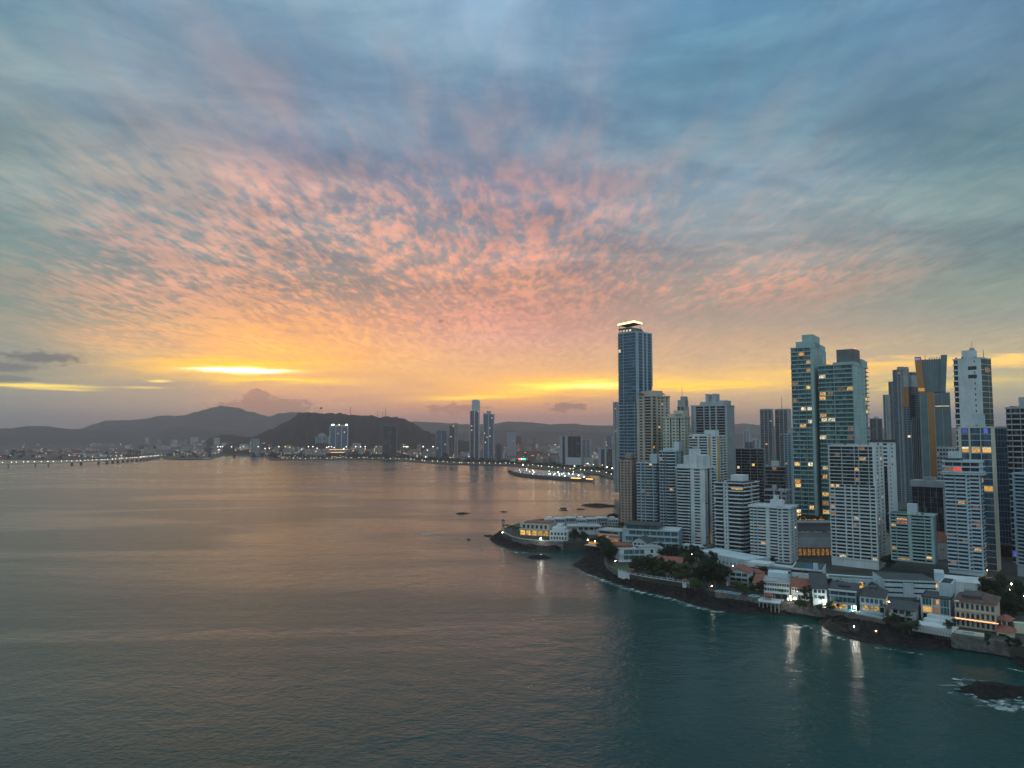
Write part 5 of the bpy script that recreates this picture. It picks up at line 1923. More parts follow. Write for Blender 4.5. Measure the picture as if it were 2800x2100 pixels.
h.slab(0, 5.0, -.05, .62, rail=False, th=1.0)
h.roof('flat', M_WHITE, over=.5)
h.box(.42, .98, .1, .7, h.h + .4, h.h + .8, M_BROWN, 'roof_terrace')
h.box(.46, .98, .1, .14, h.h + .9, h.h + 2.0, M_STEEL, 'roof_railing')
h.box(-.02, .36, .3, 1.1, h.h + .35, h.h + 2.4, M_TILE, 'tiled_roof')
a, L_, rz = frame((1665, 1552), (1718, 1560), ZL)
o = MB()
o.box(0, L_, 0, 10, -.3, .12)
tag(o.build('lawn', M_GRASS, loc=(a.x, a.y, ZL)), kind='structure').rotation_euler = (0, 0, rz)
h = House('pavilion', 'small garden pavilion with a red tiled roof on the low wall', (1722, 1569), (1742, 1571), 1562, 6, ZL, M_WHITE, 1, cat='pavilion')
h.roof('hip', M_TILE, 1.6, 1.8)
h.win(.2, .8, 0, G_BLACK)
h = House('red_roof_house', 'low house under a long red tiled roof among the dark trees', (1796, 1551), (1862, 1556), 1537, 14, ZL, M_WHITE, 1)
h.roof('gable', M_TILE, 3.0, 1.4)
h.row(0, 5, [G_DARK, G_DARK, LIT_D], .05, .95)
h = House('lookout_house', 'narrow white house with a bright red pyramid roof among trees', (1898, 1578), (1920, 1581), 1556, 7, ZL, M_CREAM, 2)
h.roof('hip', M_TILE, 2.8, 1.0)
h.row(1, 2, G_DARK)
h = House('guard_hut', 'tiny white hut with a red roof at the end of the balustrade', (1866, 1594), (1876, 1596), 1587, 2.6, ZL, M_WHITE, 1, cat='hut')
h.roof('hip', M_TILE, 1.0, .5)
h.win(.3, .7, 0, G_DARK)
h = House('garden_cottage', 'small pale cottage hidden in the garden behind the balustrade', (1822, 1580), (1850, 1584), 1575, 6, ZL, M_GREYW, 1)
h.roof('gable', M_BROWN, 1.4, .8)
h.row(0, 3, G_DARK)
h = House('balcony_villa', 'white three storey villa with balconies and an orange tiled gable', (1990, 1600), (2046, 1606), 1566, 15, ZL, M_WHITE, 3)
for k in range(3):
    h.row(k, 3, G_DARK, .12, .98, .12, .1, .85)
    h.slab(k + 1 if k < 2 else 1, 2.0)
h.box(-.02, .06, -.2, .1, -1, h.h, M_WHITE, 'pillar')
h.roof('gable_y', M_TILE, 2.6, 1.2)
h = House('annex_house', 'white annex with a dark flat roof joined behind the balcony villa', (2034, 1592), (2086, 1598), 1566, 12, ZL, M_GREYW, 3)
h.row(1, 4, G_DARK)
h.row(2, 4, G_DARK)
h.roof('hip', M_TILE, 1.6, .8)
h = House('tiled_porch', 'red tiled lean to house between the balcony villa and the white banded block', (2060, 1612), (2098, 1616), 1598, 12, ZL, M_WHITE, 1)
h.roof('shed', M_TILE, 4.0, .8)
h.win(.2, .8, 0, G_DARK)
h = House('banded_house', 'long white block with two bands of windows and a flat grey roof', (2090, 1632), (2160, 1638), 1594, 18, ZL, M_COOL, 3)
h.row(2, 10, G_DARK, .02, .98, .25, .3, .8)
h.row(1, 10, G_DARK, .02, .98, .25, .3, .8)
h.win(.04, .9, 0, G_BLACK, .0, .9)
h.slab(1, 1.2, rail=False)
h.roof('flat', M_GREY, over=.5)
h.box(.1, .9, .75, 1.3, h.h + .4, h.h + 3.5, M_COOL, 'rear_wing')
h = House('red_gable_house', 'two storey house with a broad red tiled roof and yellow lit yard', (2164, 1640), (2218, 1645), 1608, 15, ZL, M_COOL, 2)
h.row(1, 7, G_DARK, .02, .98, .2)
h.row(0, 4, [LIT_YE, G_DARK], .1, .9, .4)
h.roof('gable', M_TILE, 4.2, 1.0)
h = House('dark_shed_house', 'house with a steep dark metal lean to roof between red roof and glass villa', (2222, 1654), (2262, 1657), 1612, 20, ZL, M_COOL, 3)
h.row(2, 3, G_DARK, .08, .9, .3)
h.row(1, 3, G_TEAL, .08, .9, .3)
h.roof('shed', M_DKROOF, 5.5, 1.0)
h = House('lit_glass_villa', 'pale blue glass villa with a warm lit ground floor and solar roof', (2270, 1662), (2342, 1670), 1615, 22, ZL, M_BLUEW, 3)
h.row(2, 3, G_BLUE, .02, .98, .1, .12, .8)
h.row(1, 3, G_TEAL, .02, .98, .1, .12, .9)
for x0, x1 in ((.04, .26), (.30, .62)):
    h.win(x0, x1, 0, LIT_YE, .05, .8, name='lit_window', framed=False)
h.row(0, 2, G_DARK, .66, .98, .1, .1, .8)
h.slab(1, 3.0)
h.slab(2, 1.2)
h.roof('flat', M_DKROOF, over=1.0)
h.box(-.04, 1.04, -.1, -.06, h.h - .6, h.h + .3, M_WHITE, 'fascia')
h.box(.3, .75, .3, .6, h.h + .5, h.h + 1.1, M_NAVYP := mat('solar_panel', (.015, .02, .035), .2), 'solar_panel')
h = House('hip_roof_villa', 'white villa with a dark hip roof and three bright amber windows', (2352, 1674), (2420, 1682), 1634, 24, ZL, M_WHITE, 2)
h.row(1, 5, G_TEAL, .03, .95, .3, .25, .75)
for x0, x1 in ((.12, .32), (.40, .52), (.58, .76)):
    h.win(x0, x1, 0, LIT_YE, .35, .95, name='lit_window', framed=False)
h.win(.80, .97, 0, G_DARK)
h.slab(1, 1.0, rail=False)
h.roof('hip', M_DKROOF, 3.4, .8)
h.box(.35, .65, .35, .7, h.h + 1.8, h.h + 3.9, M_DKROOF, 'roof_lantern')
h = House('low_dark_house', 'low grey house under a broad dark roof in the dim gap', (2434, 1694), (2500, 1704), 1668, 22, ZL, M_GREYW, 2)
h.row(1, 3, G_BLACK, .1, .9)
h.row(0, 3, G_BLACK, .05, .95)
h.slab(1, 2.0)
h.roof('gable', M_DKROOF, 2.5, 1.2)
h = House('cube_villa', 'modern villa of two tall glazed cubes framed in white above a white deck', (2522, 1693), (2600, 1704), 1640, 20, ZL, M_WHITE, 3)
for x0, x1, k in ((.02, .36, 2), (.66, .98, 2), (.66, .98, 1), (.66, .98, 0)):
    for j in range(3):
        w = (x1 - x0) / 3
        h.win(x0 + w * j + .005, x0 + w * (j + 1) - .005, k, G_TEAL, .05, .95, framed=False)
h.win(.04, .34, 1, LIT_A, .1, .8, name='lit_window', framed=False)
h.win(.40, .62, 1, LIT_D, .1, .9, name='lit_window', framed=False)
h.win(.40, .5, 2, M_TAN, .1, .9, name='wood_panel', framed=False)
h.win(.52, .62, 2, LIT_B, .3, .9, name='lit_window', framed=False)
h.win(.04, .6, 0, G_BLACK, .1, .9, framed=False)
for x in (-.02, .36, .62, .98):
    h.box(x, x + .03, -.08, 0, -1, h.h + .3, M_WHITE, 'frame_post')
h.roof('flat', M_DKROOF, over=.3)
h.box(.55, 1.02, .45, 1.3, h.h + .3, h.h + 7.5, M_COOL, 'stair_tower')
h.box(.62, .96, .5, 1.2, h.h + 7.5, h.h + 7.8, M_NAVYP, 'skylight')
a, L_, rz = frame((2494, 1718), (2604, 1737), 6.6)
e = empty('sea_deck', (a.x, a.y, 6.6), rz, 'white stilted sea deck with a pale glass railing below the cube villa', 'deck')
q = MB()
q.box(0, L_, 0, 14, 1.0, 1.6)
q.box(L_ * .1, L_ * .8, 14, 18, 1.0, 3.0)
q.box(L_ * .14, L_ * .8, 18, 22, 1.0, 4.6)
q.build('deck', M_WHITE, e)
q = MB()
for i in range(14):
    q.box(L_ * i / 14 + .08, L_ * (i + 1) / 14 - .08, -.1, 0, -1.2, 2.6)
q.build('glass_railing', M_STEEL, e)
for i in range(7):
    q = MB()
    q.tube((L_ * (i + .5) / 7, 4, -5), (L_ * (i + .5) / 7, 4, 1.0), .35)
    q.build('stilt', M_GREY, e)

h = House('peach_mansion', 'peach three storey mansion with arched windows, red roof and a string of lights', (2614, 1712), (2724, 1728), 1651, 24, ZL, M_PEACH, 3)
for k in range(3):
    n = 8
    for i in range(n):
        if k == 1 and i < 5:
            q = MB()
            x0, x1 = (i + .2) / n * h.L, (i + .8) / n * h.L
            zb_, zt_ = k * h.fh + .5, k * h.fh + h.fh * .55
            pts_ = [(x0, zb_), (x1, zb_), (x1, zt_)] + [((x0 + x1) / 2 + (x1 - x0) / 2 * math.cos(a_), zt_ + (x1 - x0) / 2 * math.sin(a_)) for a_ in (.5, 1.05, 1.57, 2.1, 2.64)] + [(x0, zt_)]
            b_ = len(q.v)
            q.v += [(x, -.08, z) for x, z in pts_]
            q.f.append(tuple(range(b_, b_ + len(pts_))))
            q.mi.append(0)
            q.build('arched_window', G_DARK, h.e)
        else:
            h.win((i + .22) / n, (i + .78) / n, k, G_NAVY, .2, .8)
h.slab(1, 2.5, rail=True)
h.slab(2, 1.0, rail=False)
M_OLDTILE = mat('weathered_roof_tile', (0.105, 0.055, 0.042), .85, var=.5, vscale=.5)
h.roof('hip', M_OLDTILE, 3.6, 1.0)
h.box(.16, .66, .1, .7, h.h + 1.0, h.h + 3.0, M_DKROOF, 'roof_well')
h.box(.0, .12, -.12, -.02, h.h * .98, h.h + .3, M_CREAM, 'cornice')
h.box(-.01, 1.01, -.03, -.0, h.h * .66, h.h * .69, M_CREAM, 'string_course')
q = MB()
for i in range(44):
    q.ball((h.L * (i + .5) / 44 * 1.08, -2.6 - .1 * math.sin(i), h.fh * 1.12 - .25 * abs(math.sin(i * .7))), .16, 5, 3)
M_STRING = mat('string_bulb', (1, .5, .3), .5, emit=(1.0, .34, .10), estr=7.0, sample=False)
q.build('string_light', M_STRING, h.e)
a, L_, rz = frame((2606, 1731), (2690, 1743), ZL)
e = empty('pool_terrace', (a.x, a.y, ZL), rz, 'cream pool terrace with a blue pool below the peach mansion', 'terrace')
q = MB()
q.box(0, L_, 0, 8, -1.2, .3)
q.build('deck', M_CREAM, e)
q = MB()
q.box(L_ * .28, L_ * .68, 2, 5.5, .3, .42)
q.build('pool', M_POOL, e)
q = MB()
for i in range(22):
    q.box(L_ * i / 22, L_ * i / 22 + .15, -.1, .1, .3, 1.2)
q.box(0, L_, -.12, .12, 1.2, 1.35)
q.build('railing', M_CREAM, e)
h = House('gazebo', 'open gazebo with a red roof on white columns beside the peach mansion', (2728, 1722), (2756, 1727), 1697, 8, ZL, M_DKGREY, 1, cat='gazebo')
for x in (-.05, .45, .95):
    h.box(x, x + .08, -.15, -.05, -1, h.h, M_WHITE, 'column')
h.roof('hip', M_TILE, 2.2, 1.4)
h = House('cream_annex', 'cream annex with a dark window strip and low red roof at the cliff edge', (2726, 1748), (2776, 1755), 1730, 12, ZL - 2, M_CREAM, 1)
h.win(.1, .55, 0, G_BLACK, .35, .75)
h.roof('hip', M_TILE, 1.8, .6)
h = House('curved_wall', 'tall blank cream retaining wall at the cliff by the frame edge', (2776, 1742), (2850, 1748), 1712, 6, ZL - 2, M_CREAM, 1, cat='wall')
h.roof('flat', M_CREAM, over=.1)

# pools on the shore
def pool(label, pl, pr, dep, z=ZL):
    a, L_, rz = frame(pl, pr, z)
    e = empty('swimming_pool', (a.x, a.y, z), rz, label, 'pool', 'pools along the shore')
    q = MB()
    q.box(-.8, L_ + .8, -.8, 0, -.6, .35)
    q.box(-.8, L_ + .8, dep, dep + .8, -.6, .35)
    q.box(-.8, 0, 0, dep, -.6, .35)
    q.box(L_, L_ + .8, 0, dep, -.6, .35)
    q.build('pool_edge', M_PTILE, e)
    q = MB()
    q.box(0, L_, 0, dep, -.6, .22)
    q.build('pool_water', M_POOL, e)


pool('long blue pool on the seawall below the balcony villa', (1982, 1621), (2020, 1626), 4)
pool('small round ended pool at the seawall beside the dark grove', (1958, 1617), (1976, 1620), 4)
pool('bright blue covered pool next to the white pavilion deck', (2050, 1630), (2066, 1633), 4)
pool('turquoise pool in front of the lit glass villa', (2268, 1664), (2330, 1673), 5)
pool('narrow pool before the hip roof villa', (2345, 1676), (2412, 1689), 3.5)
a, L_, rz = frame((2072, 1640), (2136, 1648), ZL)
e = empty('sea_pavilion', (a.x, a.y, ZL), rz, 'white scalloped pavilion deck with a small red hip roof over the rocks', 'pavilion')
q = MB()
q.box(0, L_, 0, 8, -.5, .2)
q.box(L_ * .05, L_ * .95, -1.5, 0, -.8, 0)
q.build('deck', M_WHITE, e)
for i in range(6):
    q = MB()
    q.tube((L_ * (i + .5) / 6, -1, -6), (L_ * (i + .5) / 6, -1, -.8), .25)
    q.build('stilt', M_GREYW, e)
q = MB()
A = [(L_ * .18, 1), (L_ * .62, 1), (L_ * .62, 7), (L_ * .18, 7)]
for i in range(4):
    q.tri((*A[i], 2.6), (*A[(i + 1) % 4], 2.6), (L_ * .4, 4, 4.4))
q.build('roof', M_TILE, e)
for x, y in A:
    q = MB()
    q.tube((x, y, .2), (x, y, 2.7), .15, n=5)
    q.build('post', M_WHITE, e)

# --- podiums and walls between the towers
def podium(name, label, pl, pr, ytop, depth, z, wall, bands=0, cat='building', n=1):
    h = House(name, label, pl, pr, ytop, depth, z, wall, max(1, bands), cat=cat)
    for k in range(bands):
        h.win(.0, 1.0, k, G_BLACK, .62, .92, out=.02, framed=False, name='parking_slot')
    h.roof('flat', wall, over=.1)
    return h


h = podium('curved_podium', 'long white podium wall with small windows below the prow balcony tower', (1904, 1531), (2042, 1560), 1522, 26, ZL, M_COOL, 0)
for i in range(9):
    h.win(.32 + i * .075, .345 + i * .075, 0, G_DARK, .25, .5, framed=False)
for i in range(14):
    h.box(i / 14, i / 14 + .006, -.012, 0, .5, h.h, M_GREYW, 'rib')
h = podium('white_podium', 'stepped white podium with dark slots below the white apartment block', (2044, 1582), (2162, 1598), 1556, 20, ZL, M_COOL, 2)
h.box(.0, .5, .0, .6, h.h, h.h + 3, M_WHITE, 'upper_deck')
h.box(.2, .98, -.01, .3, h.h + .4, h.h + 1.2, M_DKGREY, 'planter')
h = podium('court_podium', 'white parking podium carrying a blue and green tennis court', (2165, 1598), (2250, 1606), 1560, 26, ZL, M_WHITE, 2)
q = MB()
q.box(h.L * .03, h.L * .99, h.D * .04, h.D * .98, h.h + .36, h.h + .42)
o = q.build('tennis_court', mat('court_green', (.015, .06, .045), .8), h.e)
q = MB()
q.box(h.L * .38, h.L * .9, h.D * .16, h.D * .8, h.h + .424, h.h + .44)
q.build('court_surface', mat('court_blue', (.02, .06, .17), .8), o)
h.box(.72, .86, -.02, .02, h.h + .3, h.h + 5, M_WHITE, 'stair_block')
hp = podium('condominium_podium', 'grey podium of the teal condominium with a lit arcade below and garden above', (2178, 1521), (2290, 1521), 1460, 30, ZL, M_GREY, 0)
LIT_AR = lit_mat('arcade_light', (1.0, 0.42, 0.06), 0.8, .22)
hp.win(.0, 1.0, 0, LIT_AR, .05, .32, out=.03, framed=False, name='lit_arcade')
for i in range(9):
    hp.box(.02 + i * .11, .05 + i * .11, -.02, .05, 0, hp.h * .4, M_DKGREY, 'arcade_pier')
hp.box(-.01, 1.01, -.05, .0, hp.h * .39, hp.h * .80, M_GREYW, 'wall_panel')
hp.box(-.01, 1.01, .3, 1.0, hp.h + .35, hp.h + 7.5, M_DKGREY, 'parking_floor')
hp.box(-.02, 1.02, .26, 1.02, hp.h + 7.5, hp.h + 8.6, M_GREYW, 'garden_deck')
hp.box(-.01, 1.01, .8, .82, hp.h + 8.6, hp.h + 11, LIT_OR, 'lit_wall')
h = podium('banded_parking', 'low white parking block with three dark slots below the dark teal block', (2420, 1630), (2560, 1636), 1592, 26, ZL, M_COOL, 3)
h.box(.36, .56, -.02, .02, 0, h.h * .92, M_COOL, 'stair_block')
h.box(.0, 1.0, .05, .95, h.h + .4, h.h + .9, M_DKROOF, 'roof_deck')
h = podium('terrace_podium', 'white podium with a small terrace house below the crowned tower', (2560, 1628), (2686, 1640), 1596, 26, ZL, M_WHITE, 0)
h.box(-.02, .2, .1, .6, h.h + .3, h.h + 5, M_COOL, 'terrace_room')
h.win(.62, .8, 0, M_CREAM, .2, .7)
h = House('cream_wall_block', 'plain cream wall block in the gap right of the black and white tower', (2412, 1532), (2442, 1532), 1466, 20, ZL, M_CREAM, 1, cat='building')
h.roof('flat', M_GREY, over=.3)
h = House('pale_wall_block', 'plain pale block with two tiny windows between teal block and crowned tower', (2556, 1530), (2600, 1530), 1484, 20, ZL, M_GREYW, 8, cat='building')
h.win(.35, .42, 4, G_BLACK, framed=False)
h.win(.5, .57, 4, G_BLACK, framed=False)
h.roof('gable', M_TILE, 7.0, .5)
h = House('street_block', 'small grey block with lit shops on the side street', (2696, 1450), (2760, 1452), 1424, 20, ZL, M_GREY, 2, cat='building')
h.row(0, 4, [LIT_A, G_DARK], .05, .95)
h.roof('flat', M_GREY)
h = House('low_inlet_block', 'low white rows of flats between terraced block and drum balcony tower', (1800, 1490), (1856, 1494), 1474, 16, ZL, M_COOL, 2, cat='building')
h.row(0, 6, G_TEAL, .02, .98)
h.row(1, 6, G_DARK, .02, .98)
h.roof('flat', M_COOL)
h = House('villa_terrace', 'grey stepped garden house at the foot of the plain centre tower', (1868, 1503), (1930, 1509), 1494, 10, ZL, M_GREYW, 1)
h.row(0, 5, [G_DARK, G_DARK, LIT_D], .05, .95)
h.roof('flat', M_WHITE)

for nm, lb, pl, pr, yt, dep, wl, fl, rf in (
        ('side_house', 'small white house with a red roof wedged behind the annex house', (2096, 1588), (2126, 1592), 1572, 9, M_WHITE, 2, M_TILE),
        ('side_house', 'plain grey flat roofed house behind the banded block', (2128, 1604), (2164, 1608), 1590, 10, M_GREYW, 1, M_DKROOF),
        ('side_house', 'low white house with a dark roof behind the solar roof', (2296, 1626), (2336, 1630), 1608, 10, M_WHITE, 2, M_DKROOF),
        ('side_house', 'small cream house behind the hip roof villa', (2360, 1632), (2396, 1636), 1616, 10, M_CREAM, 2, M_DKROOF),
        ('side_house', 'grey utility house with a flat roof beside the stair tower', (2500, 1664), (2528, 1668), 1646, 9, M_GREYW, 2, M_DKROOF),
        ('side_house', 'white house with a red roof above the mansion roof', (2628, 1650), (2676, 1656), 1632, 10, M_WHITE, 2, M_TILE),
        ('side_house', 'white flat roofed cottage at the edge of the great grove', (1960, 1580), (1988, 1584), 1568, 8, M_COOL, 1, M_GREY),
        ('side_house', 'small house with a brown roof in the first grove', (1760, 1556), (1788, 1558), 1546, 7, M_GREYW, 1, M_BROWN)):
    h = House(nm, lb, pl, pr, yt, dep, ZL, wl, fl)
    for k in range(fl):
        h.row(k, 3, [G_DARK, G_TEAL, LIT_D], .06, .94)
    h.roof('flat' if rf in (M_GREY,) or 'flat' in lb else 'hip', rf, 1.8, .6)
    if 'flat' in lb or 'dark roof' in lb:
        h.box(.2, .35, .3, .6, h.h + .4, h.h + 1.8, M_STEEL, 'water_tank')

h = podium('terrace_wall', 'white terrace wall with planting at the foot of the black and white tower', (2262, 1606), (2404, 1616), 1586, 14, ZL, M_COOL, 0, cat='wall')
for i in range(10):
    h.box(i / 10, i / 10 + .008, -.02, 0, 0, h.h, M_GREYW, 'rib')
h.box(.05, .9, .2, .5, h.h + .3, h.h + 1.0, M_DKGREY, 'planter')
h.win(.62, .70, 0, LIT_A, .2, .8, framed=False, name='lit_door')
a, b = gp(2180, 1612, ZL), gp(2425, 1632, ZL)
dd = (b - a).xy.normalized()
nn = Vector((-dd.y, dd.x)) * 3
q = MB()
q.hexa([(a.x - nn.x, a.y - nn.y, ZL - .2), (b.x - nn.x, b.y - nn.y, ZL - .2), (b.x + nn.x, b.y + nn.y, ZL - .2), (a.x + nn.x, a.y + nn.y, ZL - .2), (a.x - nn.x, a.y - nn.y, ZL + .04), (b.x - nn.x, b.y - nn.y, ZL + .04), (b.x + nn.x, b.y + nn.y, ZL + .04), (a.x + nn.x, a.y + nn.y, ZL + .04)])
tag(q.build('lane', M_ASPH), kind='structure')

# street on the right and parked cars in the podium
a, b = gp(2690, 1600, ZL), gp(2770, 1440, ZL)
d = (b - a).xy.normalized()
n = Vector((-d.y, d.x)) * 5
q = MB()
q.hexa([(a.x - n.x, a.y - n.y, ZL - .2), (a.x + n.x, a.y + n.y, ZL - .2), (b.x + n.x, b.y + n.y, ZL - .2), (b.x - n.x, b.y - n.y, ZL - .2), (a.x - n.x, a.y - n.y, ZL + .03), (a.x + n.x, a.y + n.y, ZL + .03), (b.x + n.x, b.y + n.y, ZL + .03), (b.x - n.x, b.y - n.y, ZL + .03)])
tag(q.build('road', M_ASPH), kind='structure')


def make_car(colm, label, loc, rz):
    e = empty('parked_car', loc, rz, label, 'car', 'cars parked on the podium deck')
    q = MB()
    q.hexa([(-2.1, -.85, .35), (2.1, -.85, .35), (2.1, .85, .35), (-2.1, .85, .35), (-2.1, -.82, .85), (2.1, -.82, .8), (2.1, .82, .8), (-2.1, .82, .85)])
    q.build('body', colm, e)
    q = MB()
    q.hexa([(-1.7, -.78, .85), (1.1, -.78, .83), (1.1, .78, .83), (-1.7, .78, .85), (-1.2, -.65, 1.45), (.4, -.65, 1.45), (.4, .65, 1.45), (-1.2, .65, 1.45)])
    q.build('cabin', G_BLACK, e)
    for x in (-1.3, 1.3):
        for y in (-.8, .8):
            q = MB()
            q.tube((x, y - .1, .33), (x, y + .1, .33), .33, n=10)
            q.build('wheel', M_METAL, e)
    return e


cars = [(M_WHITE, 'white car parked first on the podium deck'), (M_WHITE, 'white car parked second on the podium deck'), (M_STEEL, 'silver car parked in the middle of the podium deck'), (M_WHITE, 'white car parked beside the silver car'), (M_DKGREY, 'dark car parked last on the podium deck')]
for i, (m, lb) in enumerate(cars):
    x = hp.L * (.14 + i * .15)
    c, sn = math.cos(hp.rz), math.sin(hp.rz)
    y = 3.2
    make_car(m, lb, (hp.a.x + x * c - y * sn, hp.a.y + x * sn + y * c, ZL + hp.h + .36), hp.rz + .25)

lane_rz = math.atan2((gp(2425, 1632, ZL) - gp(2180, 1612, ZL)).y, (gp(2425, 1632, ZL) - gp(2180, 1612, ZL)).x)
for x, y, m, lb in ((2402, 1629, M_WHITE, 'white car on the lane beside the parking block'), (2412, 1631, M_DKGREY, 'dark car on the lane beside the parking block'), (2300, 1621, M_STEEL, 'silver car on the lane behind the lit glass villa'), (2346, 1624, M_WHITE, 'white car on the lane behind the hip roof villa')):
    o = make_car(m, lb, gp(x, y, ZL + .05), lane_rz)
    o['group'] = 'cars on the villa lane'
for x, y, m, lb in ((2706, 1580, M_WHITE, 'white car on the side street nearest the crowned tower'), (2716, 1556, M_STEEL, 'silver car on the side street before the gridded block'), (2729, 1532, M_DKGREY, 'dark car on the side street beside the gridded block')):
    o = make_car(m, lb, gp(x, y, ZL + .05), 1.2)
    o['group'] = 'cars on the side street'


# ------------------------------------------------------------------ trees
def leaf_mat(name, c):
    return mat(name, c, .9, var=.55, vscale=.35, spec=.2)


L_DARK = leaf_mat('dark_leaves', (0.020, 0.036, 0.016))
L_MID = leaf_mat('green_leaves', (0.050, 0.080, 0.030))
L_PALM = leaf_mat('palm_leaves', (0.030, 0.055, 0.022))
M_TRUNK = mat('bark', (0.075, 0.055, 0.04), .95, var=.4)
trng = random.Random(31)


def crown_mesh(n, w, hgt, leaf, m, seed, low=.25):
    """many leaf sprays through the volume of a few uneven clumps"""
    r = random.Random(seed)
    clumps = []
    for i in range(9):
        a, rr = r.uniform(0, 6.28), r.uniform(.1, .62) * w
        clumps.append((Vector((rr * math.cos(a), rr * math.sin(a), hgt * r.uniform(low + .1, .86))), r.uniform(.26, .46) * w))
    q = MB()
    for i in range(n):
        c, rad = r.choice(clumps)
        v = Vector((r.gauss(0, 1), r.gauss(0, 1), r.gauss(0, .8)))
        v = v.normalized() * rad * (r.random() ** .4)
        p = c + v
        if p.z < hgt * .12:
            continue
        nrm = (v.normalized() + Vector((r.uniform(-1, 1), r.uniform(-1, 1), r.uniform(-.2, 1)))).normalized()
        t = nrm.orthogonal().normalized()
        b = nrm.cross(t)
        s1, s2 = leaf * r.uniform(.6, 1.3), leaf * r.uniform(.5, 1.0)
        q.quad(p - t * s1 - b * s2 * .4, p - b * s2, p + t * s1 + b * s2 * .3, p + b * s2)
    return q.mesh('crown', m)


def make_tree(name, label, m, seed, n=520, w=1.0, hgt=2.0, leaf=.11, group=None):
    e = empty(name, (0, -300, -60), 0, label, 'tree', group)
    link('crown', crown_mesh(n, w, hgt, leaf, m, seed), e)
    q = MB()
    q.tube((0, 0, -.3), (.03, .02, hgt * .42), .075, .05, 7)
    r = random.Random(seed)
    for i in range(5):
        a = i * 1.26 + r.random()
        q.tube((.03, .02, hgt * (.3 + .03 * i)), (w * .5 * math.cos(a), w * .5 * math.sin(a), hgt * r.uniform(.55, .75)), .035, .012, 5)
    q.build('trunk', M_TRUNK, e)
    return e


def make_palm(seed, label='palm'):
    e = empty('palm_tree', (0, -300, -60), 0, label, 'palm', None)
    r = random.Random(seed)
    q = MB()
    p0 = Vector((0, 0, -.5))
    for i in range(6):
        p1 = Vector((.02 * i * i * .1, .01 * i, 1.5 * (i + 1) - .5))
        q.tube(p0, p1, .24 - .02 * i, .22 - .02 * i, 6)
        p0 = p1
    q.build('trunk', M_WOODPOLE, e)
    q = MB()
    top = p0
    for i in range(16):
        a = i * 2.4 + r.random() * .4
        up = r.uniform(.0, .9)
        ln = r.uniform(2.6, 3.6)
        d = Vector((math.cos(a), math.sin(a), 0))
        side = Vector((-math.sin(a), math.cos(a), 0))
        prev, pw = top, .15
        for k in range(1, 6):
            f = k / 5
            p = top + d * ln * f + Vector((0, 0, up * ln * .6 * f - ln * .75 * f * f))
            wd = .55 * math.sin(math.pi * min(.98, f * .85 + .12))
            for sg in (-1, 1):
                q.quad(prev, prev + side * pw * sg - Vector((0, 0, pw * .5)), p + side * wd * sg - Vector((0, 0, wd * .5)), p)
            prev, pw = p, wd
    q.build('fronds', L_PALM, e)
    return e


PROTO = [make_tree('broadleaf_tree', 't', L_DARK, 3, 1100, 1.0, 2.0, .075), make_tree('broadleaf_tree', 't', L_MID, 9, 1100, 1.05, 1.7, .075), make_tree('slender_tree', 't', L_DARK, 5, 700, .55, 2.2, .07)]
PALM = [make_palm(2), make_palm(6)]


def tree(x, y, hpx, kind, label, z=ZL, group=None, sx=1.0):
    p = gp(x, y, z)
    hm = hpx * p.y / F
    pr = PROTO[kind] if kind < 3 else PALM[kind - 3]
    s = hm / (2.0 if kind < 3 else 9.8)
    return copy_tree(pr, p, trng.uniform(0, 6.28), (s * sx, s * sx, s), label, group)


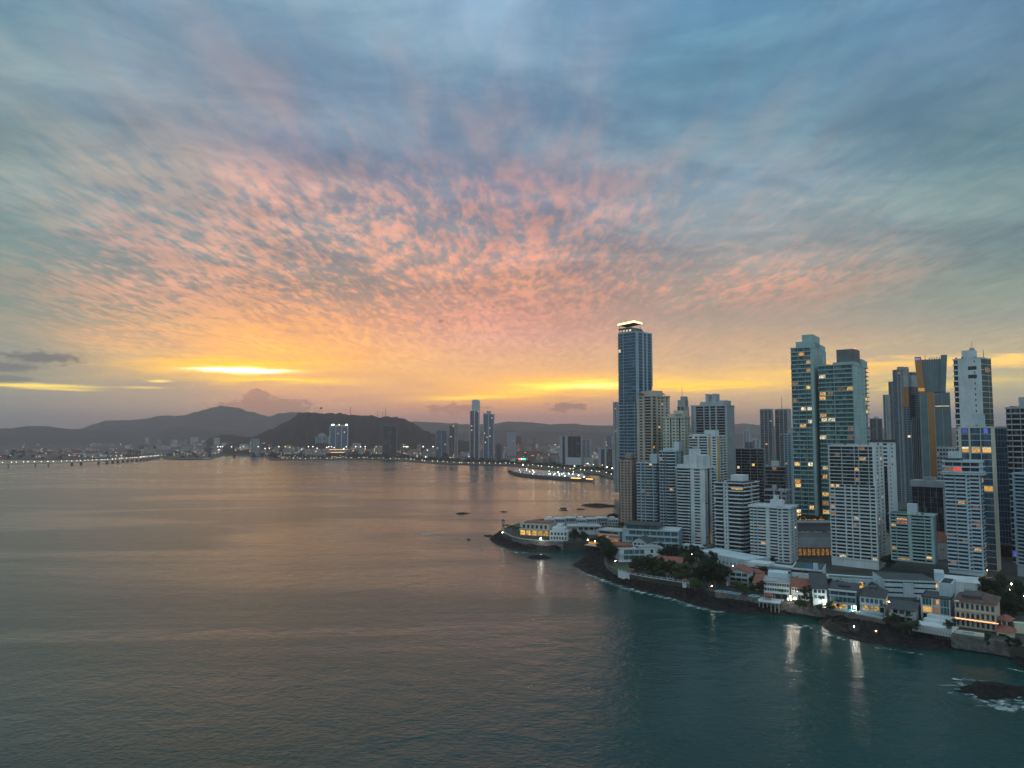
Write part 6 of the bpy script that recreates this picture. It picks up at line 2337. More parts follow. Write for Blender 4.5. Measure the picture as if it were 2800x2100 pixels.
TREES = [
    (1572, 1481, 36, 0, 'round dark tree in front of the long grey hall on the headland', 1.1), (1596, 1482, 30, 0, 'second dark tree before the hall, nearer the amber deck', 1.1),
    (1540, 1476, 16, 1, 'low bush beside the stepped white house', 1.3), (1636, 1500, 18, 1, 'green bush at the amber garden deck', 1.4),
    (1674, 1541, 56, 0, 'tall dark tree at the corner of the glass villa lawn', .8), (1660, 1530, 40, 0, 'smaller dark tree at the inlet beside the lawn', .9),
    (1742, 1572, 50, 0, 'dark round tree in the grove before the glass villa', 1.25), (1768, 1574, 56, 0, 'broad dark tree in the middle of the first grove', 1.25), (1790, 1574, 46, 2, 'slender tree at the edge of the first grove', 1.3),
    (1820, 1545, 50, 0, 'dark tree rising behind the long red roof', 1.0), (1842, 1545, 56, 0, 'taller dark tree behind the long red roof', 1.0), (1866, 1550, 44, 1, 'green tree at the end of the long red roof', 1.1), (1806, 1525, 40, 2, 'slender tree behind the glass villa', 1.0),
    (1876, 1586, 38, 1, 'garden tree behind the white hut', 1.2), (1850, 1588, 30, 1, 'garden tree beside the pale cottage', 1.2), (1806, 1580, 26, 1, 'low garden tree above the balustrade', 1.4), (1776, 1576, 20, 1, 'low shrubby tree at the balustrade', 1.5),
    (1916, 1602, 50, 0, 'dark tree at the seaward edge of the great grove', 1.1), (1938, 1608, 84, 0, 'tallest dark tree of the great grove', .95), (1958, 1610, 74, 0, 'massive dark tree nearest the balcony villa', 1.1), (1976, 1604, 62, 0, 'dark tree touching the balcony villa', .9), (1948, 1570, 62, 2, 'slender dark tree standing behind the great grove', 1.0),
    (1900, 1610, 36, 1, 'low tree above the rocks by the great grove', 1.3), (1892, 1552, 34, 0, 'dark tree behind the red pyramid roof', 1.2), (1875, 1530, 30, 0, 'dark tree below the plain centre tower', 1.3), (1918, 1545, 40, 2, 'slender tree against the long white podium', 1.0),
    (2086, 1592, 44, 0, 'round dark tree behind the annex house', 1.2), (2066, 1588, 34, 0, 'lower dark tree behind the annex house', 1.3), (2084, 1634, 44, 2, 'slender tree between balcony villa and banded block', 1.0), (2060, 1620, 26, 1, 'small green tree beside the lean to roof', 1.2),
    (2018, 1618, 34, 1, 'leafy tree before the balcony villa', 1.1), (2038, 1624, 28, 1, 'small tree at the long blue pool', 1.2),
    (2200, 1650, 44, 2, 'slender dark tree before the red gable house', 1.2), (2216, 1652, 48, 2, 'second slender dark tree before the lean to roof house', 1.2),
    (2210, 1596, 24, 1, 'green hedge tree behind the red gable house', 1.6), (2240, 1594, 24, 1, 'green hedge tree behind the steep dark roof', 1.6), (2268, 1592, 22, 1, 'green hedge tree behind the solar roof', 1.6), (2110, 1545, 22, 0, 'round dark tree on the white podium', 1.4),
    (2388, 1622, 36, 1, 'green tree between the solar roof and white parking', 1.1), (2462, 1668, 26, 0, 'dark tree over the low dark house', 1.3), (2432, 1560, 44, 0, 'dark tree in the gap beside the cream wall', 1.0), (2446, 1596, 26, 0, 'dark low tree at the parking block corner', 1.4),
    (2488, 1728, 34, 1, 'leafy bush tree beside the white sea deck', 1.3), (2470, 1722, 24, 1, 'low bush on the bank beside the sea deck', 1.5), (2596, 1726, 30, 0, 'dark bush between sea deck and mansion', 1.2), (2572, 1588, 24, 1, 'small green tree beside the crowned tower', 1.2),
    (2696, 1644, 66, 0, 'large dark tree right of the crowned tower', 1.1), (2720, 1650, 60, 0, 'large dark tree behind the peach mansion', 1.1), (2742, 1680, 56, 0, 'dark tree above the gazebo', 1.1), (2770, 1690, 60, 0, 'dark tree at the frame edge by the gazebo', 1.1), (2790, 1650, 60, 0, 'dark tree by the blue balcony tower', 1.0),
    (2748, 1620, 44, 0, 'dark street tree on the side street', 1.1), (2735, 1590, 30, 1, 'lit green street tree under the street lamps', 1.2), (2756, 1712, 34, 1, 'green tree behind the gazebo roof', 1.2),
    (2700, 1778, 46, 2, 'dark pointed shrub growing on the cliff below the mansion', .8), (2758, 1780, 40, 2, 'dark pointed shrub beside the cream annex cliff', .8), (2780, 1775, 30, 0, 'dark bush at the cliff by the frame edge', 1.2),
    (2742, 1440, 40, 0, 'dark tree between the office towers', 1.2), (2470, 1420, 34, 1, 'lit green tree far up the street beside the white strip tower', 1.1), (2486, 1415, 30, 1, 'second street tree before the black office block', 1.1), (1700, 1440, 20, 1, 'bush at the foot of the tan tower', 1.2), (1680, 1420, 16, 0, 'dark bush on the back shore', 1.4),
]
for x, y, hp_, k, lb, sx in TREES:
    tree(x, y, hp_, k, lb, sx=sx)
for i in range(7):
    o = copy_tree(PROTO[1], Vector((0, 0, 0)), i * 1.3, (4.2, 4.2, 3.0), ['first', 'second', 'third', 'fourth', 'fifth', 'sixth', 'last'][i] + ' shrub tree on the condominium podium garden from the sea side', 'podium garden trees')
    c, sn = math.cos(hp.rz), math.sin(hp.rz)
    x, y = hp.L * (.06 + i * .14), hp.D * .5
    o.location = (hp.a.x + x * c - y * sn, hp.a.y + x * sn + y * c, ZL + hp.h + 8.6)
PALMS = [(1386, 1464, 33, 'palm beside the watchtower on the headland tip'), (1394, 1466, 30, 'palm second from the watchtower'), (1402, 1468, 34, 'palm third from the watchtower'), (1410, 1468, 30, 'palm fourth from the watchtower'), (1418, 1470, 33, 'palm beside the cream arcade villa'), (1407, 1472, 26, 'short palm in front of the palm row'),
         (1796, 1572, 44, 'palm in the first grove'), (1846, 1582, 40, 'palm by the pale cottage'), (1862, 1580, 44, 'palm behind the white hut'), (1990, 1590, 36, 'palm beside the balcony villa'), (2137, 1650, 42, 'lit palm before the white banded block'), (2022, 1622, 36, 'palm at the long blue pool'),
         (2416, 1690, 40, 'palm at the corner of the hip roof villa'), (2486, 1712, 36, 'palm beside the low dark house'), (2248, 1664, 36, 'palm before the steep dark roof house'), (1600, 1498, 24, 'palm at the amber garden deck'), (1930, 1520, 34, 'palm on the long white podium'), (2610, 1720, 30, 'palm at the corner of the peach mansion')]
for i, (x, y, hp_, lb) in enumerate(PALMS):
    tree(x, y, hp_, 3 + i % 2, lb)
def scatter(n, pts, w, h0, h1, label, group, kinds=(0, 0, 1, 2)):
    pts = [Vector((*p, 0)) for p in pts]
    for i in range(n):
        f = (i + trng.random()) / n * (len(pts) - 1)
        j = min(int(f), len(pts) - 2)
        p = pts[j].lerp(pts[j + 1], f - j)
        tree(p.x, p.y + trng.uniform(-w, w), trng.uniform(h0, h1), trng.choice(kinds), label, group=group, sx=trng.uniform(1.0, 1.4))


scatter(22, [(1776, 1568), (1850, 1576), (1990, 1600)], 8, 26, 46, 'dark garden tree of the deep grove behind the white balustrade', 'trees of the deep grove')
scatter(10, [(1856, 1522), (1900, 1536), (1960, 1556)], 6, 26, 44, 'dark tree of the belt below the plain centre tower', 'trees below the plain centre tower')
scatter(16, [(2170, 1600), (2290, 1606), (2420, 1618)], 5, 20, 32, 'green tree of the hedge row between the villas and the black and white tower', 'trees behind the villas', (1, 1, 0))
scatter(14, [(2688, 1652), (2740, 1664), (2800, 1690)], 16, 34, 58, 'dark tree of the thicket between the mansion and the side street', 'trees beside the mansion')
scatter(9, [(2424, 1700), (2470, 1712), (2512, 1724)], 5, 16, 28, 'low bush on the bank under the low dark house', 'bushes on the bank', (1, 1, 0))
scatter(8, [(1640, 1496), (1664, 1512), (1668, 1544)], 5, 24, 40, 'dark tree at the corner of the rocky inlet', 'trees at the inlet')
scatter(9, [(2000, 1588), (2060, 1604), (2100, 1626)], 6, 22, 34, 'garden tree among the houses around the balcony villa', 'garden trees around the balcony villa')
scatter(12, [(2690, 1560), (2730, 1500), (2750, 1440)], 8, 26, 44, 'dark street tree along the side street at the towers', 'trees of the side street')
scatter(8, [(2170, 1660), (2240, 1668), (2300, 1668)], 3, 18, 28, 'small garden tree at the seawall of the lit villas', 'trees at the lit seawall', (1, 1, 2))
scatter(8, [(1505, 1470), (1560, 1474), (1640, 1486)], 4, 14, 24, 'bush among the houses of the headland', 'bushes of the headland', (1, 0))
for p in PROTO + PALM:
    for ch in list(p.children):
        bpy.data.objects.remove(ch)
    bpy.data.objects.remove(p)

# ------------------------------------------------------------------ lamps near by
def lamp(x, y, z, m, label, r=.35, ht=4.0, name='garden_lamp'):
    """lamp head at the photo position when it stands ht above z"""
    p = gp(x, y, z + ht)
    e = empty(name, (p.x, p.y, z), 0, label, 'lamp', 'garden lamps along the shore')
    q = MB()
    q.tube((0, .15, -1), (0, .15, ht), .07, .05, 5)
    q.box(-.25, .25, -.02, .3, ht + r, ht + r + .1)
    q.build('pole', M_METAL, e)
    q = MB()
    q.ball((0, 0, ht), r * .8, 8, 5)
    q.build('bulb', m, e)
    return e


for x, y, z, m, lb, r, ht in [
        (1374, 1456, ZL, M_BULB2, 'small white lamp at the foot of the watchtower', .45, 2), (1478, 1473, ZL, M_BULB, 'bright white floodlight on the old headland seawall', .55, 3.5),
        (1608, 1476, ZL, M_BULB2, 'white lamp of the inlet path nearest the headland hall', .5, 4), (1627, 1480, ZL, M_BULB2, 'white lamp of the inlet path in the middle', .5, 4), (1645, 1484, ZL, M_BULB2, 'white lamp of the inlet path nearest the inlet', .5, 4),
        (1683, 1534, ZL, M_BULB2, 'lamp on the lawn of the glass villa', .35, 2), (1891, 1516, ZL, M_BULB2, 'lone lamp in the trees below the plain centre tower', .4, 6), (1936, 1478, ZL, M_BULBY, 'warm lamp between the plain centre and prow balcony towers', .6, 4),
        (2004, 1547, ZL, M_BULB2, 'white lamp at the podium end, first of three', .45, 5), (2021, 1551, ZL, M_BULB2, 'white lamp at the podium end, middle of three', .45, 5), (2031, 1549, ZL, M_BULB2, 'white lamp at the podium end, last of three', .45, 5),
        (1946, 1602, ZL, M_BULB2, 'lamp on the seawall below the great grove', .4, 2), (2154, 1638, ZL, M_BULB, 'floodlight by the seawall before the red gable house, first', .30, 3), (2163, 1639, ZL, M_BULB, 'floodlight by the seawall before the red gable house, second', .30, 3), (2174, 1637, ZL, M_BULB, 'largest floodlight before the red gable house', .50, 3),
        (2255, 1651, ZL, M_BULB, 'brilliant floodlight at the corner of the turquoise pool', .62, 2.2), (2336, 1660, ZL, M_BULB, 'brilliant floodlight beside the hip roof villa pool', .55, 2.2), (2431, 1646, ZL, M_BULBY, 'amber wall lamp of the hip roof villa', .4, 4),
        (2161, 1631, ZL, M_BULBY, 'amber lamp in the yard of the red gable house', .45, 4), (2556, 1602, ZL, M_BULBY, 'amber lamp at the parking block corner', .4, 6), (2765, 1597, ZL, M_BULB2, 'white street lamp before the blue balcony tower, upper', .6, 6), (2762, 1612, ZL, M_BULB2, 'white street lamp before the blue balcony tower, lower', .5, 4),
        (2696, 1558, ZL, M_BULBY, 'orange street lamp at the foot of the crowned tower', 1.1, 5), (2725, 1428, ZL, M_BULB2, 'white street lamp up the side street', .6, 7), (2714, 1417, ZL, M_BULB2, 'second white street lamp up the side street', .6, 7), (2706, 1528, ZL, M_BULBY, 'lamp before the brown gridded block', .5, 5),
        (2467, 1344, ZL, M_BULBY, 'orange lamp far up the street beside the white strip tower', .9, 9), (2482, 1337, ZL, M_BULB2, 'white lamp far up the street by the black office block', .8, 9), (2800, 1630, ZL, M_BULB2, 'lamp at the foot of the blue balcony tower', .4, 4),
        (1683, 1458, ZL, M_BULBY, 'amber lamp of the terrace block next to the terraced block', .7, 6), (1654, 1455, ZL, M_BULBY, 'amber lamp over the orange terraces', .6, 6), (1848, 1452, ZL, M_BULBY, 'yellow lamp at the foot of the drum balcony tower', .6, 4)]:
    lamp(x, y, z, m, lb, r, ht)
for x, y, m, lb in ((2335, 1715, M_BULB2, 'small white lantern lying on the shore rocks'), (2395, 1727, M_BULBY, 'small amber lantern lying on the shore rocks')):
    p = gp(x, y, 2.6)
    e = empty('lantern', p, 0, lb, 'lantern')
    q = MB()
    q.box(-.25, .25, -.25, .25, -1.2, .1)
    q.build('base', M_METAL, e)
    q = MB()
    q.ball((0, 0, .35), .28, 6, 4)
    q.build('bulb', m, e)

# ------------------------------------------------------------------ the far city
fr = random.Random(77)
ZF = 2.4
FAR_C = {'pale': mat('far_pale_wall', (0.42, 0.40, 0.39), .8), 'white': mat('far_white_wall', (0.60, 0.60, 0.60), .8), 'grey': mat('far_grey_wall', (0.26, 0.26, 0.26), .8),
         'tan': mat('far_tan_wall', (0.32, 0.25, 0.19), .8), 'red': mat('far_red_wall', (0.28, 0.09, 0.06), .8), 'dark': mat('far_dark_wall', (0.05, 0.05, 0.055), .7)}
FAR_W = mat('far_window', (0.03, 0.035, 0.04), .3)
FAR_R = mat('far_roof', (0.11, 0.10, 0.10), .9)
FAR_RT = mat('far_tiled_roof', (0.20, 0.075, 0.05), .9)
LIT_F = mat('far_lit_window', (.2, .1, .05), .5, emit=(1.0, .62, .25), estr=1.6, sample=False)


def far_block(x, yb, wpx, hpx, colour, roof, label, group=None, dep=None):
    a, b = gp(x - wpx / 2, yb, ZF), gp(x + wpx / 2, yb, ZF)
    L, h = (b - a).length, hpx * a.y / F
    D = dep or L * fr.uniform(.5, 1.0)
    fl = max(1, min(14, round(h / 3.4)))
    fh = h / fl
    q = MB()
    q.box(0, L, 0, D, -2, h)
    q.cur = 1
    nb = max(2, min(9, int(L / 5)))
    for k in range(fl):
        for i in range(nb):
            q.cur = 3 if fr.random() < .05 else 1
            x0 = L * (i + .18) / nb
            q.box(x0, x0 + L / nb * .64, -.12, .1, k * fh + fh * .3, k * fh + fh * .8)
    q.cur = 2
    if roof == 'tile':
        q.hexa([(-.4, -.4, h), (L + .4, -.4, h), (L + .4, D + .4, h), (-.4, D + .4, h), (-.4, D * .45, h + 2.4), (L + .4, D * .45, h + 2.4), (L + .4, D * .55, h + 2.4), (-.4, D * .55, h + 2.4)])
    else:
        q.box(-.2, L + .2, -.2, D + .2, h, h + .5)
        if fr.random() < .7:
            x0, x1 = sorted((fr.uniform(.1, .4), fr.uniform(.45, .9)))
            q.box(L * x0, L * x1, D * .3, D * .8, h + .5, h + fr.uniform(2, 5))
    o = q.build('far_building', [FAR_C[colour], FAR_W, FAR_RT if roof == 'tile' else FAR_R, LIT_F])
    o.location = (a.x, a.y, ZF)
    o.rotation_euler = (0, 0, math.atan2((b - a).y, (b - a).x) + fr.uniform(-.35, .35))
    return tag(o, label, 'building', group)


def far_tower(name, label, x0, x1, ytop, yb, wall, glass, floors, bays, xm=None, roofs=(), lit=.04, beta=10):
    Y = gp((x0 + x1) / 2, yb, ZF).y
    t = Tower(name, label, x0, xm or x1, x1, ytop, Y, beta, floors, wall, glass, lit=lit, z0=ZF, recess=.4, cap=100, litm=[LIT_F], yref=1)
    t.face(0, bays)
    if xm:
        t.face(1, [(Wd, .4), (N_, 1), (Wd, .4)])
    t.done(1.0)
    for r in roofs:
        t.block(*r)
    return t


M_FW = mat('far_white_tower', (0.38, 0.40, 0.43), .6)
M_FG = mat('far_grey_tower', (0.26, 0.27, 0.29), .6)
M_FD = mat('far_dark_tower', (0.07, 0.07, 0.08), .5)
t = far_tower('white_hotel', 'white high rise with bright crown lights below the forest hill', 900, 950, 1166, 1243, M_FW, G_BLUE, 22, [(Wd, .15), (G_, 1), (Wd, .15), (G_, 1), (Wd, .15), (G_, 1), (Wd, .15)], roofs=((.05, .95, .1, .9, 8),))
for fx, m in ((.12, M_LAMPW), (.22, M_LAMPW), (.52, M_LAMPY), (.9, M_LAMPW), (.96, M_LAMPW)):
    q = MB()
    q.ball((t.L * fx, -1, t.hh + 9), 2.6 if m is M_LAMPW else 2.0, 8, 5)
    q.build('crown_lamp', m, t.e)
q = MB()
q.box(0, t.L, -.8, -.45, 10, 13)
q.build('lit_floor', LIT_F, t.e)
q = MB()
q.box(0, t.L, -.8, -.45, 24, 27)
q.build('lit_floor', LIT_F, t.e)
far_tower('stepped_hotel', 'greyish high rise with a stepped golden top left of the white high rise', 861, 899, 1194, 1240, M_FG, G_TEAL, 14, [(Wd, .2), (G_, 1), (Wd, .2), (G_, 1), (Wd, .2)], roofs=((.2, .7, .1, .9, 14), (.35, .6, .3, .7, 19)))
far_tower('black_far_tower', 'dark square high rise standing before the right slope of the forest hill', 1045, 1084, 1166, 1249, M_FD, G_BLACK, 26, [(Wd, .1), (G_, 1), (Wd, .1), (G_, 1), (Wd, .1)], roofs=((.3, .8, .2, .8, 6),), lit=.0)
far_tower('blue_slab_far', 'wide blue slab high rise at the bay, lower of a close pair', 1191, 1226, 1178, 1250, M_FG, G_BLUE, 22, [(Wd, .1), (G_, 1), (Wd, .1), (G_, 1), (Wd, .1)], xm=1222)
far_tower('two_tone_tower', 'dark and white high rise at the bay, taller of a close pair', 1228, 1252, 1164, 1252, M_FG, G_BLACK, 28, [(Wd, .1), (G_, 1), (Wd, .1), (G_, 1)], xm=1242, roofs=((.5, 1, .2, .9, 12),))
t = far_tower('needle_tower', 'tallest slim high rise across the bay with a stepped shoulder', 1284, 1310, 1124, 1254, M_FW, G_DARK, 46, [(Wd, .2), (G_, 1), (Wd, .3), (G_, 1), (Wd, .2)], roofs=((.2, 1.0, .1, .9, 46), (.3, .8, .2, .8, 49)), lit=.03)
far_tower('slim_pair_tower', 'second slim high rise across the bay with a block on its roof', 1321, 1350, 1133, 1256, M_FG, G_BLUE, 44, [(Wd, .2), (G_, 1), (Wd, .35), (G_, 1), (Wd, .2)], roofs=((.3, .68, .2, .8, 14), (0, .2, .2, .8, 5)), lit=.03)
far_tower('banded_top_tower', 'brown grey high rise across the bay with a dark lit top band', 1387, 1409, 1184, 1246, M_FG, G_BLACK, 16, [(Wd, .3), (N_, .5), (Wd, .6), (N_, .5), (Wd, .3)], roofs=((.0, 1, .0, 1, 4),))
far_tower('maroon_block', 'small black maroon block between the slim high rise and banded top high rise', 1354, 1373, 1218, 1258, M_FD, G_BLACK, 10, [(Wd, .3), (N_, 1), (Wd, .3)], roofs=((.1, .6, .2, .8, 6),))
t = far_tower('unfinished_tower', 'grey high rise with a dark unfinished face and a crane above', 1530, 1590, 1193, 1272, M_FG, G_BLACK, 18, [(Wd, .5), (D_, .4), (Wd, .5), (D_, 2.2), (Wd, .08)], lit=.0)
q = MB()
q.box(t.L * .3, t.L * .98, -1.0, t.D, 0, 26)
q.build('podium', M_FW, t.e)
c = t.put(t.L * .55, 2, t.hh)
e = empty('tower_crane', c, t.rz, 'tower crane with a long jib on the unfinished grey high rise', 'crane')
q = MB()
q.tube((0, 0, 0), (0, 0, 17), .7, n=4)
q.build('mast', M_METAL, e)
q = MB()
q.tube((-12, 0, 17), (22, 0, 17), .6, n=4)
q.tube((0, 0, 20), (20, 0, 17.3), .2, n=4)
q.build('jib', M_METAL, e)
q = MB()
q.box(-12, -8, -.8, .8, 14.5, 17)
q.build('counterweight', M_GREY, e)
far_tower('plain_grey_far_tower', 'plain grey high rise right beside the unfinished high rise', 1590, 1616, 1202, 1270, M_FG, G_DARK, 16, [(Wd, .3), (N_, 1), (Wd, .2), (N_, 1), (Wd, .3)])
far_tower('hazy_blue_tower', 'hazy blue high rise behind the black edged block near the tallest blue tower', 1654, 1676, 1192, 1240, M_FG, G_BLUE, 18, [(Wd, .2), (G_, 1), (Wd, .2)])
far_tower('black_edged_block', 'grey block with black vertical strips nearest the inlet of the bay', 1636, 1678, 1228, 1283, M_FG, G_BLACK, 13, [(Wd, .4), (G_, .5), (Wd, .3), (G_, .8), (Wd, .2)])
far_tower('pale_hill_tower', 'pale mid rise slab among the far city below the small hill', 685, 707, 1200, 1246, M_FG, G_DARK, 9, [(N_, 1), (N_, 1), (N_, 1)])
# entertainment pavilion with coloured lights
b = far_block(1420, 1262, 46, 9, 'white', 'flat', 'low white pavilion with a red and green lit front at the bay drive')
q = MB()
w = b.dimensions.x
q.box(w * .45, w * .62, -.6, -.2, 8, 12)
q.build('lit_sign', M_LAMPR, b)
q = MB()
q.box(w * .66, w * .9, -.6, -.2, 8, 12)
q.build('lit_sign', M_LAMPG, b)
far_block(1455, 1256, 42, 22, 'red', 'flat', 'orange red block behind the bay drive trees')
far_block(1510, 1254, 40, 13, 'red', 'flat', 'low dull red block between orange block and unfinished high rise')

# every low block of the far city
SHORE = [(560, 1250), (640, 1243), (720, 1246), (760, 1252), (860, 1252), (1000, 1250), (1080, 1252), (1160, 1258), (1220, 1262), (1300, 1264), (1400, 1266), (1470, 1272), (1560, 1280), (1640, 1288), (1690, 1298)]


def shore_y(x):
    for (xa, ya), (xb, yb) in zip(SHORE, SHORE[1:]):
        if xa <= x <= xb:
            return ya + (yb - ya) * (x - xa) / (xb - xa)
    return SHORE[-1][1] if x > 1000 else 1250


zone = [(340, 480, 'beyond the bridge end'), (480, 640, 'behind the small harbour'), (640, 860, 'below the left slope of the forest hill'), (860, 1060, 'below the crest of the forest hill'), (1060, 1190, 'below the right slope of the forest hill'),
        (1190, 1320, 'around the close pair of high rises'), (1320, 1500, 'behind the slim high rises'), (1500, 1690, 'around the unfinished high rise')]
blocked = [(896, 954), (1040, 1090), (1188, 1255), (1282, 1314), (1319, 1352), (1385, 1411), (1526, 1592), (1634, 1680)]
for zx0, zx1, zn in zone:
    n = int((zx1 - zx0) / 5.6)
    for i in range(n):
        x = zx0 + (i + fr.random()) / n * (zx1 - zx0)
        sy = shore_y(x) - 6
        f = fr.random()
        y_ = 1240 if 590 < zx0 + 60 and zx1 < 1240 else 1222
        yb = y_ + (sy + 2 - y_) * f ** .8
        w = fr.uniform(9, 26) * (.65 + .35 * f)
        hh = fr.uniform(6, 15) * (1.9 - .8 * f) * (1.7 if fr.random() < .16 else 1)
        if any(a - w / 2 < x < b + w / 2 for a, b in blocked) and f > .6:
            yb = y_ + (sy - y_) * .4
        colour = fr.choice(['pale', 'pale', 'white', 'grey', 'grey', 'tan', 'dark'] if zx0 < 1300 else ['pale', 'white', 'grey', 'tan', 'red', 'dark', 'grey'])
        hw = 'tall' if hh > 19 else ('low' if hh < 9.5 else 'mid rise')
        far_block(x, yb, w, hh, colour, 'flat' if fr.random() < .8 else 'tile', f'{hw} {colour} block in the far city {zn}', f'{hw} {colour} blocks {zn}')
# the old town on its point behind the bridge
for i in range(58):
    x = -40 + 370 * fr.random()
    f = fr.random()
    yb = 1230 + 22 * f
    colour = fr.choice(['pale', 'white', 'tan', 'tan', 'red', 'grey', 'dark'])
    roof = 'tile' if fr.random() < .65 else 'flat'
    far_block(x, yb, fr.uniform(10, 32), fr.uniform(3.5, 8.5), colour, roof, f'low {colour} house with {"tiled" if roof == "tile" else "flat"} roof in the old town behind the bridge', f'{colour} {roof} roofed houses of the old town')
far_block(212, 1251, 26, 12, 'white', 'flat', 'white customs house on the old town quay behind the bridge')
far_block(262, 1250, 60, 7, 'white', 'flat', 'long pale quay shed at the end of the old town')
far_block(275, 1222, 60, 10, 'grey', 'flat', 'wide grey green apartment slab standing alone behind the old town')
far_block(475, 1214, 22, 16, 'dark', 'flat', 'dark mid rise block left of a pale cluster below the small hill')
far_block(497, 1222, 14, 20, 'grey', 'flat', 'grey mid rise block in the cluster below the small hill')
far_block(540, 1240, 30, 30, 'grey', 'flat', 'wide grey mid rise block in the cluster below the small hill')

# ------------------------------------------------------------------ trees of the bay drive and on the low points
for v in range(3):
    crown = crown_mesh(46, 1.0, 1.3, .34, L_DARK, 40 + v, low=.1)
    PROTO_F = PROTO_F + [crown] if v else [crown]
tk = MB()
tk.tube((0, 0, -.3), (0, 0, .6), .07, .05, 5)
tkm = tk.mesh('trunk', M_TRUNK)


def far_tree(x, yb, hpx, label, group):
    p = gp(x, yb, ZF)
    s = hpx * p.y / F / 1.3
    e = empty('shore_tree', p, fr.uniform(0, 6), label, 'tree', group)
    e.scale = (s * fr.uniform(.9, 1.7), s * fr.uniform(.9, 1.7), s)
    link('crown', fr.choice(PROTO_F), e)
    link('trunk', tkm, e)


for i in range(150):
    x = 740 + 955 * (i + fr.random()) / 150
    y = shore_y(x)
    far_tree(x, y - fr.uniform(-3, 4), fr.uniform(5, 10), 'dark tree in the belt along the far bay drive', 'trees of the far bay drive')
for i in range(22):
    far_tree(725 + fr.random() * 140, fr.uniform(1243, 1252), fr.uniform(4, 8), 'dark tree on the wooded point before the white high rise', 'trees of the wooded point')
for i in range(18):
    far_tree(440 + fr.random() * 140, fr.uniform(1240, 1251), fr.uniform(4, 8), 'dark tree on the low point at the bridge end', 'trees at the bridge end')
for i in range(26):
    far_tree(-20 + fr.random() * 340, fr.uniform(1236, 1255), fr.uniform(4, 9), 'dark tree among the old town roofs', 'trees of the old town')
for i in range(24):
    far_tree(-30 + i * 15 + fr.random() * 8, 1213, fr.uniform(4, 7), 'dark tree on the distant causeway', 'trees of the distant causeway')
for i in range(26):
    far_tree(640 + fr.random() * 600, fr.uniform(1242, 1252), fr.uniform(6, 11), 'dark tree between the far city blocks', 'trees between the far city blocks')

# ------------------------------------------------------------------ lamps of the bay
lm = MB()
lm.cur = 0
lm.tube((0, 0, -9), (0, 0, 0), .12, .08, 4)
lm.cur = 1
lm.ball((0, 0, .6), 1.0, 6, 4)
M_FLW = mat('far_lamp_white', (1, 1, 1), .5, emit=(1.0, .90, .66), estr=7.0)
M_FLY = mat('far_lamp_yellow', (1, 1, 1), .5, emit=(1.0, .78, .22), estr=5.5)
M_FLO = mat('far_lamp_orange', (1, 1, 1), .5, emit=(1.0, .48, .12), estr=5.0, sample=False)
M_FLWN = mat('far_flood_white', (1, 1, 1), .5, emit=(1.0, .95, .80), estr=8.0, sample=False)
LM = {k: lm.mesh('street_lamp', [M_METAL, m]) for k, m in (('white', M_FLW), ('yellow', M_FLY), ('orange', M_FLO), ('flood', M_FLWN))}


def far_lamp(x, y, kind, label, group, s=1.0, ht=9.0, z=ZF, name='street_lamp'):
    if 590 < x < 1235 and y < 1246:
        b_ = gp(x, 1246, z)
        zt = at(x, max(y, 1222), b_.y).z
        p = Vector((b_.x, b_.y, zt))
        s = max(s, min(2.6, (zt - z) / 9.5))
    else:
        p = gp(x, y, z + ht)
    s *= .62
    o = link(name, LM[kind], None, p)
    o.scale = (s, s, max(1.0, s))
    return tag(o, label, 'lamp', group)


for i in range(64):
    x = 768 + 925 * (i + fr.uniform(.2, .8)) / 64
    far_lamp(x, shore_y(x) + 2.5 - fr.uniform(0, 2), fr.choice(['yellow', 'yellow', 'white']), 'yellow street lamp in the line along the far bay drive', 'street lamps of the far bay drive', fr.uniform(.9, 1.5), 7)
for i in range(26):
    x = 755 + 190 * i / 26
    far_lamp(x, 1250 + fr.uniform(-5, 1), 'yellow', 'yellow lamp in the dense row before the white high rise', 'lamps before the white high rise', fr.uniform(1.0, 1.6), 6)
for i in range(26):
    far_lamp(450 + fr.random() * 150, fr.uniform(1236, 1248), 'yellow', 'yellow lamp at the bridge end gardens', 'lamps at the bridge end', fr.uniform(.9, 1.5), 6)
for i in range(95):
    x = 340 + fr.random() * 1340
    far_lamp(x, fr.uniform(1186 if x > 1240 else 1208, shore_y(x) - 8), fr.choice(['flood', 'flood', 'flood', 'orange']), 'floodlight scattered among the far city blocks', 'scattered lights of the far city', fr.choice([.9, 1.2, 1.2, 1.6, 2.4]), 14, name='floodlight')
for i in range(34):
    far_lamp(fr.random() * 335, fr.uniform(1222, 1250), fr.choice(['flood', 'flood', 'orange']), 'light scattered among the old town roofs', 'scattered lights of the old town', fr.choice([.9, 1.2, 1.8]), 9, name='floodlight')
for i in range(26):
    far_lamp(fr.random() * 300, fr.uniform(1209, 1217), 'flood', 'small light on the distant causeway', 'lights of the distant causeway', fr.uniform(1.4, 2.6), 8)
for i in range(22):
    far_lamp(1240 + fr.random() * 120, fr.uniform(1184, 1200), fr.choice(['orange', 'flood']), 'harbour light in the cluster behind the slim high rises', 'harbour lights behind the slim high rises', fr.uniform(1.6, 3.0), 16, name='floodlight')
for i in range(8):
    far_lamp(1608 + i * 9, 1191 + fr.uniform(-1, 1), 'orange', 'orange light in the row on the far ridge', 'orange lights on the far ridge', 3.0, 16, name='floodlight')
